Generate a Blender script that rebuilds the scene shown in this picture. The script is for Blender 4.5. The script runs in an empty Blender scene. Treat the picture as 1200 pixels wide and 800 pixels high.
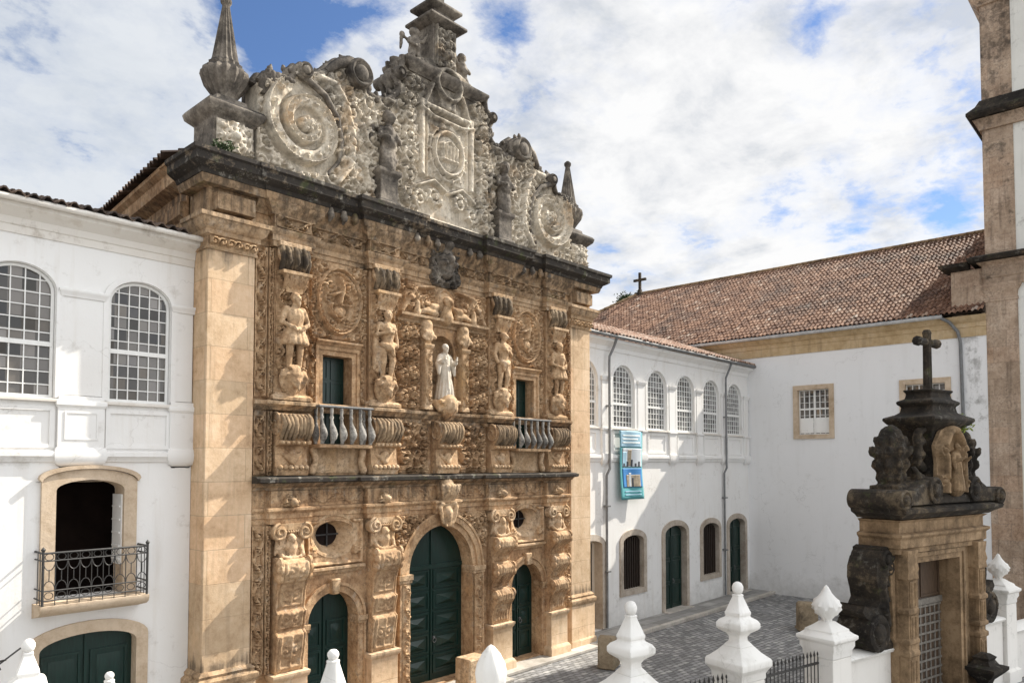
import bpy, bmesh, math, random
import numpy as np
from mathutils import Vector, Matrix, noise as mnoise
from mathutils.geometry import tessellate_polygon

PI = math.pi
rad = math.radians
scene = bpy.context.scene
COL = scene.collection

# ------------------------------------------------------------------ camera, sky, sun, exposure
CAM = (-15.79, -17.414, 7.0)
cam_d = bpy.data.cameras.new("Camera")
cam = bpy.data.objects.new("Camera", cam_d)
COL.objects.link(cam)
cam.location = CAM
cam.rotation_euler = (rad(90 + 2.238), 0, rad(42.578 - 90))
cam_d.sensor_width = 36.0
cam_d.lens = 36.0 * 870 / 1200
cam_d.shift_y = 109 / 1200
cam_d.clip_start = 0.1
cam_d.clip_end = 3000
scene.camera = cam

SUN_AZ = 15.0      # degrees from +X towards the viewer (-Y)
SUN_EL = 41.0
sd = Vector((math.cos(rad(SUN_EL)) * math.cos(rad(-SUN_AZ)), math.cos(rad(SUN_EL)) * math.sin(rad(-SUN_AZ)), math.sin(rad(SUN_EL))))
sun_d = bpy.data.lights.new("Sun", 'SUN')
sun_d.energy = 5.0
sun_d.angle = rad(0.5)
sun_d.color = (1.0, 0.93, 0.82)
sun = bpy.data.objects.new("Sun", sun_d)
COL.objects.link(sun)
sun.rotation_euler = sd.to_track_quat('Z', 'Y').to_euler()
sun.location = (20, -20, 40)

world = bpy.data.worlds.new("World")
scene.world = world
world.use_nodes = True
wt = world.node_tree
for n_ in list(wt.nodes):
    wt.nodes.remove(n_)


class NT:
    """small node-tree helper"""
    def __init__(s, tree): s.t = tree
    def n(s, typ, **kw):
        nd = s.t.nodes.new(typ)
        ins = kw.pop('ins', {})
        for k, v in kw.items(): setattr(nd, k, v)
        for k, v in ins.items():
            sock = nd.inputs[k]
            if hasattr(v, 'is_output') or isinstance(v, bpy.types.NodeSocket): s.t.links.new(v, sock)
            else: sock.default_value = v
        return nd
    def math(s, op, a, b=0.0, c=0.0, clamp=False):
        nd = s.n('ShaderNodeMath', operation=op, use_clamp=clamp, ins={0: a, 1: b, 2: c}); return nd.outputs[0]
    def vmath(s, op, a, b=(0, 0, 0)):
        nd = s.n('ShaderNodeVectorMath', operation=op)
        for i, v in enumerate((a, b)):
            if isinstance(v, bpy.types.NodeSocket): s.t.links.new(v, nd.inputs[i])
            else: nd.inputs[i].default_value = v
        return nd.outputs[0]
    def noise(s, vec, scale, detail=6, rough=0.6, dist=0.0):
        return s.n('ShaderNodeTexNoise', ins={'Vector': vec, 'Scale': scale, 'Detail': detail, 'Roughness': rough, 'Distortion': dist}).outputs[0]
    def ramp(s, fac, stops, interp='LINEAR'):
        nd = s.n('ShaderNodeValToRGB', ins={0: fac})
        cr = nd.color_ramp; cr.interpolation = interp
        while len(cr.elements) > 1: cr.elements.remove(cr.elements[-1])
        for i, (p, c) in enumerate(stops):
            e = cr.elements[0] if i == 0 else cr.elements.new(p)
            e.position = p
            if not isinstance(c, (tuple, list)): c = (c, c, c)
            e.color = (*c[:3], 1)
        return nd.outputs[0]
    def mix(s, fac, a, b, blend='MIX'):
        nd = s.n('ShaderNodeMix', data_type='RGBA', blend_type=blend)
        for k, v in ((0, fac), (6, a), (7, b)):
            if isinstance(v, bpy.types.NodeSocket): s.t.links.new(v, nd.inputs[k])
            else: nd.inputs[k].default_value = v if k == 0 else (*v[:3], 1)
        return nd.outputs[2]
    def mrange(s, v, a, b, c=0.0, d=1.0):
        return s.n('ShaderNodeMapRange', ins={0: v, 1: a, 2: b, 3: c, 4: d}).outputs[0]


def dir_of(px, py):
    """world direction of a point of the sky (used to place the cloud gaps)"""
    a = rad(42.578); t = math.atan(34 / 870)
    fw = Vector((math.cos(a) * math.cos(t), math.sin(a) * math.cos(t), math.sin(t)))
    rt = Vector((math.sin(a), -math.cos(a), 0)); up = rt.cross(fw)
    return (fw + rt * ((px - 600) / 870) - up * ((py - 509) / 870)).normalized()


W = NT(wt)
sky = W.n('ShaderNodeTexSky', sky_type='NISHITA', sun_disc=False, sun_elevation=rad(SUN_EL), altitude=50, air_density=1.0, dust_density=0.4, ozone_density=2.0)
sky.sun_rotation = math.atan2(sd.x, sd.y)
tc = W.n('ShaderNodeTexCoord').outputs['Generated']
sep = W.n('ShaderNodeSeparateXYZ', ins={0: tc})
zz = W.math('MAXIMUM', W.math('ADD', sep.outputs[2], 0.22), 0.05)
comb = W.n('ShaderNodeCombineXYZ', ins={0: W.math('DIVIDE', sep.outputs[0], zz), 1: W.math('DIVIDE', sep.outputs[1], zz), 2: 3.7})
n1 = W.noise(comb.outputs[0], 2.1, 14, 0.60, 0.15)
n2 = W.noise(W.vmath('ADD', comb.outputs[0], (7.3, 2.1, 5.0)), 7.5, 12, 0.64, 0.2)
cov = W.math('ADD', W.math('ADD', W.math('MULTIPLY', n1, 0.62), W.math('MULTIPLY', n2, 0.38)), 0.02)
for (px, py, k, amt) in [
        (330, 15, 500, -0.24), (450, 20, 700, -0.10), (590, 20, 900, -0.11), (960, 10, 900, -0.16), (1090, 60, 1400, -0.08), (850, 35, 3000, -0.10),
        (800, 285, 800, -0.10), (720, 300, 1200, -0.06), (1000, 265, 900, -0.13), (1110, 245, 1200, -0.10), (905, 268, 1200, -0.08),
        (60, 150, 60, -0.045), (200, 200, 400, -0.03), (900, 150, 90, 0.09)]:
    d = dir_of(px, py)
    dt = W.n('ShaderNodeVectorMath', operation='DOT_PRODUCT', ins={0: tc, 1: tuple(d)}).outputs['Value']
    g = W.math('POWER', W.math('MAXIMUM', dt, 0.0), float(k))
    cov = W.math('ADD', cov, W.math('MULTIPLY', g, amt))
cmask = W.ramp(W.mrange(cov, 0.0, 1.0), [(0.375, 0.0), (0.425, 0.42), (0.47, 0.86), (0.54, 1.0)])
n3 = W.noise(W.vmath('ADD', comb.outputs[0], (1.3, 8.1, 0.0)), 4.6, 12, 0.62, 0.2)
shade = W.ramp(n3, [(0.34, (4.3, 4.5, 4.8)), (0.46, (5.6, 5.65, 5.75)), (0.56, (6.3, 6.3, 6.3))])
# out-of-view clouds behind the viewer, brightened most sunward, to add fill light
fill_boost = W.mrange(sep.outputs[1], 0.0, -0.7, 0.95, 1.2)
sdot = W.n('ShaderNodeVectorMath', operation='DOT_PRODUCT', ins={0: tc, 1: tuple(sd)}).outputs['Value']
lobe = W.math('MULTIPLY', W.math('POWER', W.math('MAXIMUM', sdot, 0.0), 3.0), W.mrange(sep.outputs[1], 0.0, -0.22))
fill_boost = W.math('ADD', fill_boost, W.math('MULTIPLY', lobe, 2.2))
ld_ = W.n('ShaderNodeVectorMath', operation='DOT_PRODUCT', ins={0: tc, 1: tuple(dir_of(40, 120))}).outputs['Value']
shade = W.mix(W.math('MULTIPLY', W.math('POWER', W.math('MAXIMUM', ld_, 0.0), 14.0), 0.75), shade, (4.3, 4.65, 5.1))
shade = W.vmath('SCALE', shade); shade.node.inputs['Scale'].default_value = 1.0; wt.links.new(fill_boost, shade.node.inputs['Scale'])
skyc = W.mix(1.0, sky.outputs[0], (0.60, 0.70, 0.86), 'MULTIPLY')
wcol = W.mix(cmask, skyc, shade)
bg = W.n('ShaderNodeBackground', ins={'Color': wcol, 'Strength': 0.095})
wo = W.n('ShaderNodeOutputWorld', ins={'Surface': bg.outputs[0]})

vs = scene.view_settings
vs.view_transform = 'Standard'
vs.look = 'None'
vs.exposure = 0.80
vs.gamma = 1.0
vs.use_curve_mapping = False
scene.render.resolution_x = 1024
scene.render.resolution_y = 682

# ------------------------------------------------------------------ materials
MATS = {}


def new_mat(name):
    m = bpy.data.materials.new(name); m.use_nodes = True
    t = m.node_tree
    for x in list(t.nodes): t.nodes.remove(x)
    T = NT(t)
    bs = T.n('ShaderNodeBsdfPrincipled')
    T.n('ShaderNodeOutputMaterial', ins={'Surface': bs.outputs[0]})
    T.bsdf = bs
    geo = T.n('ShaderNodeNewGeometry')
    T.pos = geo.outputs['Position']; T.nor = geo.outputs['Normal']
    MATS[name] = m
    return m, T


def finish(T, col, rough=0.85, bump=None, bstr=0.4, bdist=0.02, spec=0.3):
    L = T.t.links
    if isinstance(col, bpy.types.NodeSocket): L.new(col, T.bsdf.inputs['Base Color'])
    else: T.bsdf.inputs['Base Color'].default_value = (*col, 1)
    if isinstance(rough, bpy.types.NodeSocket): L.new(rough, T.bsdf.inputs['Roughness'])
    else: T.bsdf.inputs['Roughness'].default_value = rough
    T.bsdf.inputs['Specular IOR Level'].default_value = spec
    if bump is not None:
        b = T.n('ShaderNodeBump', ins={'Height': bump, 'Strength': bstr, 'Distance': bdist})
        L.new(b.outputs[0], T.bsdf.inputs['Normal'])


def stone(name, cols, crust=0.0, crust_z=None, top_crust=0.0, blocks=None, scale=1.0, crust_col=(0.030, 0.027, 0.025), streak=0.0, patch=None, spots=0.0, moss=0.0, speck=0.0, drip=()):
    m, T = new_mat(name)
    big = T.noise(T.pos, 0.55 * scale, 5, 0.6)
    fine = T.noise(T.pos, 7.0 * scale, 8, 0.68)
    f = T.math('ADD', T.math('MULTIPLY', big, 0.62), T.math('MULTIPLY', fine, 0.38))
    mid = T.noise(T.pos, 2.2 * scale, 6, 0.7); tiny = T.noise(T.pos, 26.0 * scale, 4, 0.7)
    f = T.math('ADD', T.math('MULTIPLY', f, 0.62), T.math('ADD', T.math('MULTIPLY', mid, 0.24), T.math('MULTIPLY', tiny, 0.14)))
    n = len(cols)
    c = T.ramp(f, [(0.39 + 0.22 * i / (n - 1), cc) for i, cc in enumerate(cols)])
    hgt = fine
    if blocks:
        bw, bh, axis = blocks
        sp = T.n('ShaderNodeSeparateXYZ', ins={0: T.pos})
        u = sp.outputs[0] if axis == 'x' else sp.outputs[1]
        if axis == 'xy': u = T.math('ADD', sp.outputs[0], sp.outputs[1])
        cb = T.n('ShaderNodeCombineXYZ', ins={0: u, 1: sp.outputs[2], 2: 0.0})
        br = T.n('ShaderNodeTexBrick', offset=0.5, ins={'Vector': cb.outputs[0], 'Color1': (0.0, 0, 0, 1), 'Color2': (1, 1, 1, 1), 'Mortar': (0.5, 0.5, 0.5, 1),
                 'Scale': 1.0, 'Mortar Size': 0.012, 'Mortar Smooth': 0.3, 'Bias': 0.0, 'Brick Width': bw, 'Row Height': bh})
        tint = T.ramp(br.outputs['Color'], [(0.0, (0.70, 0.66, 0.60)), (0.35, (1.0, 0.95, 0.88)), (0.7, (1.1, 1.05, 1.0)), (1.0, (1.05, 0.88, 0.74))])
        c = T.mix(0.6, c, tint, 'MULTIPLY')
        c = T.mix(T.math('MULTIPLY', br.outputs['Fac'], 0.45), c, tuple(x * 0.75 for x in cols[0]))
        hgt = T.math('SUBTRACT', T.math('MULTIPLY', fine, 0.8), T.math('MULTIPLY', br.outputs['Fac'], 0.6))
    if patch:
        pn = T.noise(T.pos, 0.9, 6, 0.65)
        c = T.mix(T.ramp(pn, [(0.55, 0.0), (0.66, 0.8)]), c, patch)
    if streak:
        mp = T.n('ShaderNodeMapping', ins={'Vector': T.pos, 'Scale': (2.6, 2.6, 0.22)})
        sn = T.noise(mp.outputs[0], 1.6, 7, 0.6)
        c = T.mix(T.ramp(sn, [(0.52, 0.0), (0.70, streak)]), c, tuple(x * 0.35 for x in cols[0]))
    if drip:
        mp2 = T.n('ShaderNodeMapping', ins={'Vector': T.pos, 'Scale': (3.4, 3.4, 0.30)})
        dn = T.math('ADD', T.math('MULTIPLY', T.noise(mp2.outputs[0], 1.5, 8, 0.65), 0.75), T.math('MULTIPLY', T.noise(T.pos, 5.0, 6, 0.7), 0.25))
        spd = T.n('ShaderNodeSeparateXYZ', ins={0: T.pos}).outputs[2]
        for (zt, ln) in drip:
            wz = T.math('MULTIPLY', T.mrange(spd, zt - ln, zt, 0.0, 1.0), T.mrange(spd, zt + 0.45, zt + 0.05, 0.0, 1.0))
            v = T.math('ADD', dn, T.math('MULTIPLY', wz, 0.20))
            c = T.mix(T.math('MULTIPLY', T.ramp(v, [(0.60, 0.0), (0.76, 0.75)]), T.ramp(wz, [(0.05, 0.0), (0.45, 1.0)])), c, (0.06, 0.048, 0.038))
    if speck:
        k1 = T.noise(T.pos, 11.0, 5, 0.7, 0.4); k2 = T.noise(T.pos, 1.1, 5, 0.6)
        v = T.math('ADD', T.math('MULTIPLY', k1, 0.7), T.math('MULTIPLY', k2, 0.3))
        c = T.mix(T.ramp(v, [(0.50, 0.0), (0.60, speck)]), c, tuple(x * 0.30 for x in cols[0]))
    if crust or crust_z:
        cn = T.math('ADD', T.math('MULTIPLY', T.noise(T.pos, 0.8, 7, 0.68), 0.6), T.math('MULTIPLY', T.noise(T.pos, 4.0, 6, 0.7), 0.4))
        th = crust
        if crust_z:
            spz = T.n('ShaderNodeSeparateXYZ', ins={0: T.pos}).outputs[2]
            zr = T.n('ShaderNodeMapRange', ins={0: spz, 1: crust_z[0], 2: crust_z[1], 3: 0.0, 4: crust_z[2]}).outputs[0]
            th = T.math('ADD', zr, crust)
        v = T.math('ADD', cn, th)
        c = T.mix(T.ramp(v, [(0.52, 0.0), (0.60, 0.55), (0.70, 0.95)]), c, crust_col)
    if top_crust:
        nz = T.n('ShaderNodeSeparateXYZ', ins={0: T.nor}).outputs[2]
        v = T.math('MULTIPLY', T.mrange(nz, 0.25, 0.8), T.math('ADD', T.noise(T.pos, 1.7, 6, 0.7), top_crust))
        c = T.mix(T.ramp(v, [(0.35, 0.0), (0.62, 0.9)]), c, crust_col)
    if spots:
        ln = T.noise(T.pos, 3.1, 9, 0.75)
        c = T.mix(T.ramp(ln, [(0.56, 0.0), (0.66, spots)]), c, (0.55, 0.52, 0.45))
    if moss:
        gn = T.noise(T.pos, 2.3, 7, 0.7)
        c = T.mix(T.ramp(gn, [(0.58, 0.0), (0.68, moss)]), c, (0.10, 0.13, 0.035))
    finish(T, c, 0.9, hgt, 0.45, 0.03, 0.2)
    return m


SAND = [(0.19, 0.112, 0.060), (0.40, 0.25, 0.140), (0.56, 0.38, 0.225), (0.68, 0.49, 0.31)]
stone('sandstone', SAND, drip=((13.9, 2.0), (8.4, 1.0), (6.5, 1.2)), crust=-0.085, streak=0.45, spots=0.3, patch=(0.54, 0.33, 0.17), speck=0.42)
stone('sandstone_pale', [(0.23, 0.14, 0.075), (0.43, 0.29, 0.168), (0.57, 0.41, 0.263), (0.66, 0.50, 0.34)], drip=((13.9, 2.0), (8.4, 1.0), (6.5, 1.2)), speck=0.5, crust=-0.07, streak=0.5, patch=(0.55, 0.36, 0.19))
stone('sandstone_block', [(0.42, 0.295, 0.185), (0.56, 0.415, 0.275), (0.64, 0.49, 0.34), (0.69, 0.55, 0.40)], blocks=(1.9, 0.82, 'xy'), crust=-0.11, streak=0.3, drip=((12.4, 0.8), (2.1, 0.9)), patch=(0.60, 0.43, 0.27))
stone('sandstone_carved', [(0.175, 0.105, 0.058), (0.37, 0.238, 0.136), (0.52, 0.36, 0.217), (0.64, 0.465, 0.30)], drip=((13.9, 2.0), (8.4, 1.0), (6.5, 1.2)), speck=0.42, crust=-0.06, spots=0.3, streak=0.25)
stone('sandstone_upper', [(0.20, 0.13, 0.075), (0.37, 0.25, 0.148), (0.49, 0.345, 0.215), (0.58, 0.43, 0.29)], drip=((13.9, 2.0), (8.4, 1.0), (6.5, 1.2)), speck=0.4, crust=-0.02, streak=0.45, moss=0.3, spots=0.25)
stone('cornice_crust', [(0.09, 0.073, 0.055), (0.05, 0.043, 0.036), (0.035, 0.031, 0.028), (0.22, 0.175, 0.125)], spots=0.4, moss=0.35)
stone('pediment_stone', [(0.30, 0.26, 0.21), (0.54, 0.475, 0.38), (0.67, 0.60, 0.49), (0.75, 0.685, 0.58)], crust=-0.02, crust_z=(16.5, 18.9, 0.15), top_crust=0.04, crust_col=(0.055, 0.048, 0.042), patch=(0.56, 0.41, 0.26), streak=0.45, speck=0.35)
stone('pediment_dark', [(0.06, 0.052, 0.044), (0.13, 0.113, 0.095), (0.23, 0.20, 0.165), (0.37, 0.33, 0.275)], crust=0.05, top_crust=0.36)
stone('gate_dark', [(0.012, 0.010, 0.009), (0.022, 0.019, 0.016), (0.042, 0.034, 0.026), (0.13, 0.10, 0.066)], spots=0.16, moss=0.2)
stone('gate_stone', [(0.09, 0.06, 0.037), (0.19, 0.13, 0.076), (0.29, 0.20, 0.118), (0.38, 0.27, 0.165)], crust=0.0, streak=0.5)
stone('trim_stone', [(0.36, 0.27, 0.18), (0.47, 0.365, 0.26), (0.55, 0.44, 0.325), (0.60, 0.49, 0.37)], crust=-0.1, streak=0.15)
stone('trim_grey', [(0.30, 0.25, 0.20), (0.39, 0.335, 0.275), (0.47, 0.41, 0.345), (0.53, 0.47, 0.40)], crust=-0.1, streak=0.15)
stone('tower_stone', [(0.27, 0.20, 0.15), (0.38, 0.295, 0.225), (0.47, 0.375, 0.295), (0.53, 0.44, 0.355)], blocks=(1.0, 0.72, 'xy'), crust=-0.05, crust_z=(16.0, 24.0, 0.09), streak=0.5, speck=0.4)
stone('ochre_stucco', [(0.38, 0.275, 0.15), (0.46, 0.345, 0.20), (0.52, 0.40, 0.25), (0.57, 0.46, 0.31)], streak=0.35, crust=-0.12)
stone('statue_stone', [(0.38, 0.32, 0.25), (0.50, 0.44, 0.36), (0.58, 0.525, 0.445), (0.64, 0.59, 0.515)], crust=-0.09, streak=0.3)
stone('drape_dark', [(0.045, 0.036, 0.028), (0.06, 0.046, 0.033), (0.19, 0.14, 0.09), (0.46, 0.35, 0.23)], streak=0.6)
stone('drape_brown', [(0.09, 0.07, 0.05), (0.19, 0.135, 0.085), (0.30, 0.215, 0.135), (0.45, 0.33, 0.21)], crust=0.02, streak=0.5)
stone('baluster_grey', [(0.05, 0.047, 0.043), (0.15, 0.14, 0.128), (0.30, 0.285, 0.26), (0.50, 0.475, 0.43)], scale=2.5)
stone('bollard_stone', [(0.13, 0.10, 0.065), (0.21, 0.165, 0.11), (0.29, 0.23, 0.155), (0.34, 0.28, 0.20)], crust=-0.02)
stone('kerb_stone', [(0.30, 0.28, 0.25), (0.40, 0.38, 0.35), (0.48, 0.46, 0.43), (0.54, 0.52, 0.49)], blocks=(1.6, 0.9, 'xy'))


def plaster(name, base, dirt, amt=0.35, rough=0.9, low=None, mold=False):
    m, T = new_mat(name)
    big = T.noise(T.pos, 0.35, 6, 0.6)
    mp = T.n('ShaderNodeMapping', ins={'Vector': T.pos, 'Scale': (2.0, 2.0, 0.16)})
    st = T.noise(mp.outputs[0], 1.2, 8, 0.62)
    fine = T.noise(T.pos, 14.0, 6, 0.6)
    c = T.mix(T.ramp(big, [(0.42, 0.0), (0.68, amt)]), base, tuple(0.5 * (a + b) for a, b in zip(base, dirt)))
    c = T.mix(T.ramp(st, [(0.54, 0.0), (0.74, amt)]), c, dirt)
    pt = T.noise(T.pos, 1.9, 9, 0.72)
    c = T.mix(T.ramp(pt, [(0.57, 0.0), (0.69, amt * 1.0)]), c, tuple(0.72 * b for b in dirt))
    cr = T.n('ShaderNodeTexVoronoi', feature='DISTANCE_TO_EDGE', ins={'Vector': T.vmath('ADD', T.pos, T.vmath('MULTIPLY', T.n('ShaderNodeTexNoise', ins={'Vector': T.pos, 'Scale': 1.5, 'Detail': 6.0}).outputs[1], (1.6, 1.6, 1.6))), 'Scale': 0.35}).outputs[0]
    c = T.mix(T.math('MULTIPLY', T.ramp(cr, [(0.0, 0.35), (0.006, 0.0)]), T.ramp(big, [(0.48, 0.0), (0.6, 1.0)])), c, tuple(0.5 * b for b in dirt))
    if low:
        spz = T.n('ShaderNodeSeparateXYZ', ins={0: T.pos}).outputs[2]
        v = T.math('ADD', T.mrange(spz, low, 0.0, 0.0, 0.3), T.math('MULTIPLY', pt, 0.6))
        c = T.mix(T.ramp(v, [(0.40, 0.0), (0.62, 0.45)]), c, (0.36, 0.35, 0.32))
    if mold:
        spy = T.n('ShaderNodeSeparateXYZ', ins={0: T.pos})
        near = T.math('MULTIPLY', T.mrange(spy.outputs[1], -7.9, -10.2), T.mrange(spy.outputs[2], 4.0, 9.5))
        v = T.math('ADD', T.math('MULTIPLY', near, 0.16), T.math('ADD', T.math('MULTIPLY', T.noise(T.pos, 1.3, 8, 0.72), 0.7), T.math('MULTIPLY', st, 0.3)))
        c = T.mix(T.ramp(v, [(0.66, 0.0), (0.76, 0.65)]), c, (0.20, 0.195, 0.18))
    finish(T, c, rough, T.math('ADD', T.math('MULTIPLY', fine, 0.3), big), 0.25, 0.03, 0.25)
    return m


plaster('white_plaster', (0.79, 0.785, 0.77), (0.58, 0.535, 0.47), 0.42, low=1.8)
plaster('aged_plaster', (0.72, 0.69, 0.64), (0.50, 0.43, 0.35), 0.65)
plaster('nave_plaster', (0.77, 0.775, 0.78), (0.60, 0.60, 0.58), 0.22, low=2.0, mold=True)
plaster('tower_plaster', (0.72, 0.72, 0.68), (0.45, 0.45, 0.41), 0.6)
plaster('pillar_white', (0.80, 0.79, 0.76), (0.46, 0.44, 0.39), 0.50)
plaster('boundary_white', (0.76, 0.74, 0.70), (0.50, 0.48, 0.43), 0.35)
plaster('white_paint', (0.80, 0.80, 0.78), (0.62, 0.60, 0.56), 0.2, 0.5)


def simple(name, col, rough=0.6, var=0.25, scale=6.0, spec=0.4, metal=0.0, bstr=0.15, stretch=None):
    m, T = new_mat(name)
    vec = T.pos
    if stretch: vec = T.n('ShaderNodeMapping', ins={'Vector': T.pos, 'Scale': stretch}).outputs[0]
    n = T.noise(vec, scale, 6, 0.6)
    c = T.ramp(n, [(0.3, tuple(x * (1 - var) for x in col)), (0.7, tuple(min(1, x * (1 + var)) for x in col))])
    finish(T, c, rough, n, bstr, 0.01, spec)
    T.bsdf.inputs['Metallic'].default_value = metal
    return m


simple('green_door', (0.005, 0.024, 0.019), 0.36, 0.35, 5.0, 0.5, stretch=(6, 6, 0.6))
simple('dark_wood', (0.030, 0.021, 0.016), 0.6, 0.4, 6.0, 0.3, stretch=(8, 8, 0.8))
simple('brown_door', (0.075, 0.048, 0.030), 0.6, 0.4, 6.0, 0.3, stretch=(8, 8, 0.8))
simple('iron', (0.030, 0.029, 0.028), 0.55, 0.4, 12.0, 0.5)
simple('iron_grey', (0.12, 0.12, 0.12), 0.6, 0.4, 12.0, 0.5)
simple('gutter_metal', (0.42, 0.43, 0.43), 0.5, 0.2, 4.0, 0.5)
simple('pipe_grey', (0.16, 0.165, 0.17), 0.55, 0.25, 5.0, 0.4)
simple('interior_dark', (0.018, 0.012, 0.010), 0.9, 0.3, 2.0, 0.1)
simple('bark', (0.10, 0.08, 0.06), 0.9, 0.3, 6.0, 0.1)
simple('leaf_bright', (0.22, 0.28, 0.03), 0.6, 0.4, 9.0, 0.2)
simple('leaf_dark', (0.05, 0.075, 0.03), 0.6, 0.4, 3.0, 0.2)
simple('lattice_grey', (0.17, 0.155, 0.135), 0.7, 0.35, 9.0, 0.3)
simple('banner_teal', (0.10, 0.33, 0.36), 0.6, 0.12, 1.2, 0.3, bstr=0.0)
simple('banner_pale', (0.30, 0.47, 0.58), 0.6, 0.08, 1.2, 0.3, bstr=0.0)
simple('banner_text', (0.80, 0.86, 0.86), 0.6, 0.05, 1.2, 0.3, bstr=0.0)
simple('print_white', (0.50, 0.54, 0.58), 0.6, 0.06, 1.2, 0.3, bstr=0.0)
simple('print_blue', (0.05, 0.20, 0.46), 0.6, 0.12, 1.2, 0.3, bstr=0.0)
simple('print_stone', (0.32, 0.27, 0.20), 0.6, 0.35, 7.0, 0.3, bstr=0.0)
simple('print_dark', (0.045, 0.05, 0.06), 0.6, 0.3, 5.0, 0.3, bstr=0.0)


def glass_mat():
    for name, lo, hi in (('window_glass', (0.030, 0.027, 0.024), (0.17, 0.155, 0.14)), ('window_glass_pale', (0.07, 0.07, 0.068), (0.24, 0.24, 0.235))):
        m, T = new_mat(name)
        cell = T.vmath('FLOOR', T.vmath('MULTIPLY', T.pos, (3.8, 3.8, 3.55)))
        wn = T.n('ShaderNodeTexWhiteNoise', noise_dimensions='3D', ins={'Vector': cell})
        big = T.noise(T.pos, 0.8, 4, 0.55)
        f = T.math('ADD', T.math('MULTIPLY', wn.outputs[0], 0.75), T.math('MULTIPLY', big, 0.35))
        c = T.ramp(f, [(0.30, lo), (0.55, tuple(0.5 * (x + y) for x, y in zip(lo, hi))), (0.80, hi)])
        n2 = T.noise(T.pos, 3.2, 2, 0.5)
        finish(T, c, 0.08, None, 0, 0, 0.8)
        off = T.vmath('MULTIPLY', T.vmath('SUBTRACT', wn.outputs[1], (0.5, 0.5, 0.5)), (0.22, 0.22, 0.30))
        T.t.links.new(T.vmath('NORMALIZE', T.vmath('ADD', T.nor, off)), T.bsdf.inputs['Normal'])


glass_mat()


def tile_mat(name, stops, dirt):
    m, T = new_mat(name)
    uv = T.n('ShaderNodeUVMap', uv_map='tiles').outputs[0]
    fl = T.vmath('FLOOR', uv)
    wn = T.n('ShaderNodeTexWhiteNoise', noise_dimensions='2D', ins={'Vector': fl})
    c = T.ramp(wn.outputs[0], stops)
    fine = T.noise(T.pos, 9.0, 6, 0.7)
    c = T.mix(T.ramp(fine, [(0.45, 0.0), (0.72, 0.6)]), c, (0.12, 0.09, 0.075))
    big = T.noise(T.pos, 0.45, 6, 0.65)
    c = T.mix(T.ramp(big, [(0.5, 0.0), (0.72, dirt)]), c, (0.07, 0.055, 0.05))
    finish(T, c, 0.85, fine, 0.35, 0.02, 0.2)


tile_mat('nave_tiles', [(0.0, (0.13, 0.068, 0.046)), (0.35, (0.195, 0.105, 0.068)), (0.7, (0.25, 0.14, 0.09)), (0.92, (0.31, 0.185, 0.125)), (0.99, (0.40, 0.29, 0.22)), (1.0, (0.50, 0.42, 0.35))], 0.9)
tile_mat('wing_tiles', [(0.0, (0.30, 0.19, 0.14)), (0.4, (0.48, 0.32, 0.24)), (0.8, (0.58, 0.43, 0.34)), (1.0, (0.66, 0.56, 0.47))], 0.35)
tile_mat('dark_tiles', [(0.0, (0.05, 0.04, 0.035)), (0.5, (0.09, 0.065, 0.05)), (1.0, (0.17, 0.12, 0.09))], 0.8)


def cobble_mat():
    m, T = new_mat('cobbles')
    mp = T.n('ShaderNodeMapping', ins={'Vector': T.pos, 'Rotation': (0, 0, 0.06)})
    ds = T.vmath('ADD', mp.outputs[0], T.vmath('MULTIPLY', T.n('ShaderNodeTexNoise', ins={'Vector': T.pos, 'Scale': 1.6, 'Detail': 3.0}).outputs[1], (0.10, 0.10, 0)))
    br = T.n('ShaderNodeTexBrick', offset=0.5, ins={'Vector': ds, 'Color1': (0, 0, 0, 1), 'Color2': (1, 1, 1, 1), 'Mortar': (0.5, 0.5, 0.5, 1), 'Scale': 1.0,
             'Mortar Size': 0.022, 'Mortar Smooth': 0.6, 'Bias': 0.0, 'Brick Width': 0.30, 'Row Height': 0.20})
    c = T.ramp(br.outputs['Color'], [(0.0, (0.17, 0.17, 0.172)), (0.4, (0.255, 0.255, 0.257)), (0.75, (0.33, 0.327, 0.323)), (1.0, (0.44, 0.435, 0.42))])
    c = T.mix(T.math('MULTIPLY', br.outputs['Fac'], 0.85), c, (0.06, 0.058, 0.052))
    n = T.noise(T.pos, 0.5, 6, 0.6)
    c = T.mix(T.ramp(n, [(0.45, 0.0), (0.7, 0.5)]), c, (0.11, 0.107, 0.10))
    h = T.math('SUBTRACT', T.math('MULTIPLY', T.noise(T.pos, 9, 4, 0.6), 0.4), br.outputs['Fac'])
    finish(T, c, 0.75, h, 0.8, 0.03, 0.35)
    m, T = new_mat('paving')
    br = T.n('ShaderNodeTexBrick', offset=0.5, ins={'Vector': T.pos, 'Color1': (0, 0, 0, 1), 'Color2': (1, 1, 1, 1), 'Mortar': (0.5, 0.5, 0.5, 1), 'Scale': 1.0,
             'Mortar Size': 0.015, 'Mortar Smooth': 0.3, 'Bias': 0.0, 'Brick Width': 1.1, 'Row Height': 0.55})
    c = T.ramp(br.outputs['Color'], [(0.0, (0.22, 0.212, 0.20)), (0.5, (0.30, 0.293, 0.28)), (1.0, (0.39, 0.38, 0.36))])
    c = T.mix(T.math('MULTIPLY', br.outputs['Fac'], 0.7), c, (0.10, 0.097, 0.09))
    n = T.noise(T.pos, 1.1, 7, 0.65)
    c = T.mix(T.ramp(n, [(0.45, 0.0), (0.68, 0.5)]), c, (0.14, 0.135, 0.125))
    finish(T, c, 0.8, T.math('SUBTRACT', T.math('MULTIPLY', n, 0.3), br.outputs['Fac']), 0.5, 0.02, 0.3)


cobble_mat()

# ------------------------------------------------------------------ object helpers
ROOTLOC = {}


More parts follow.
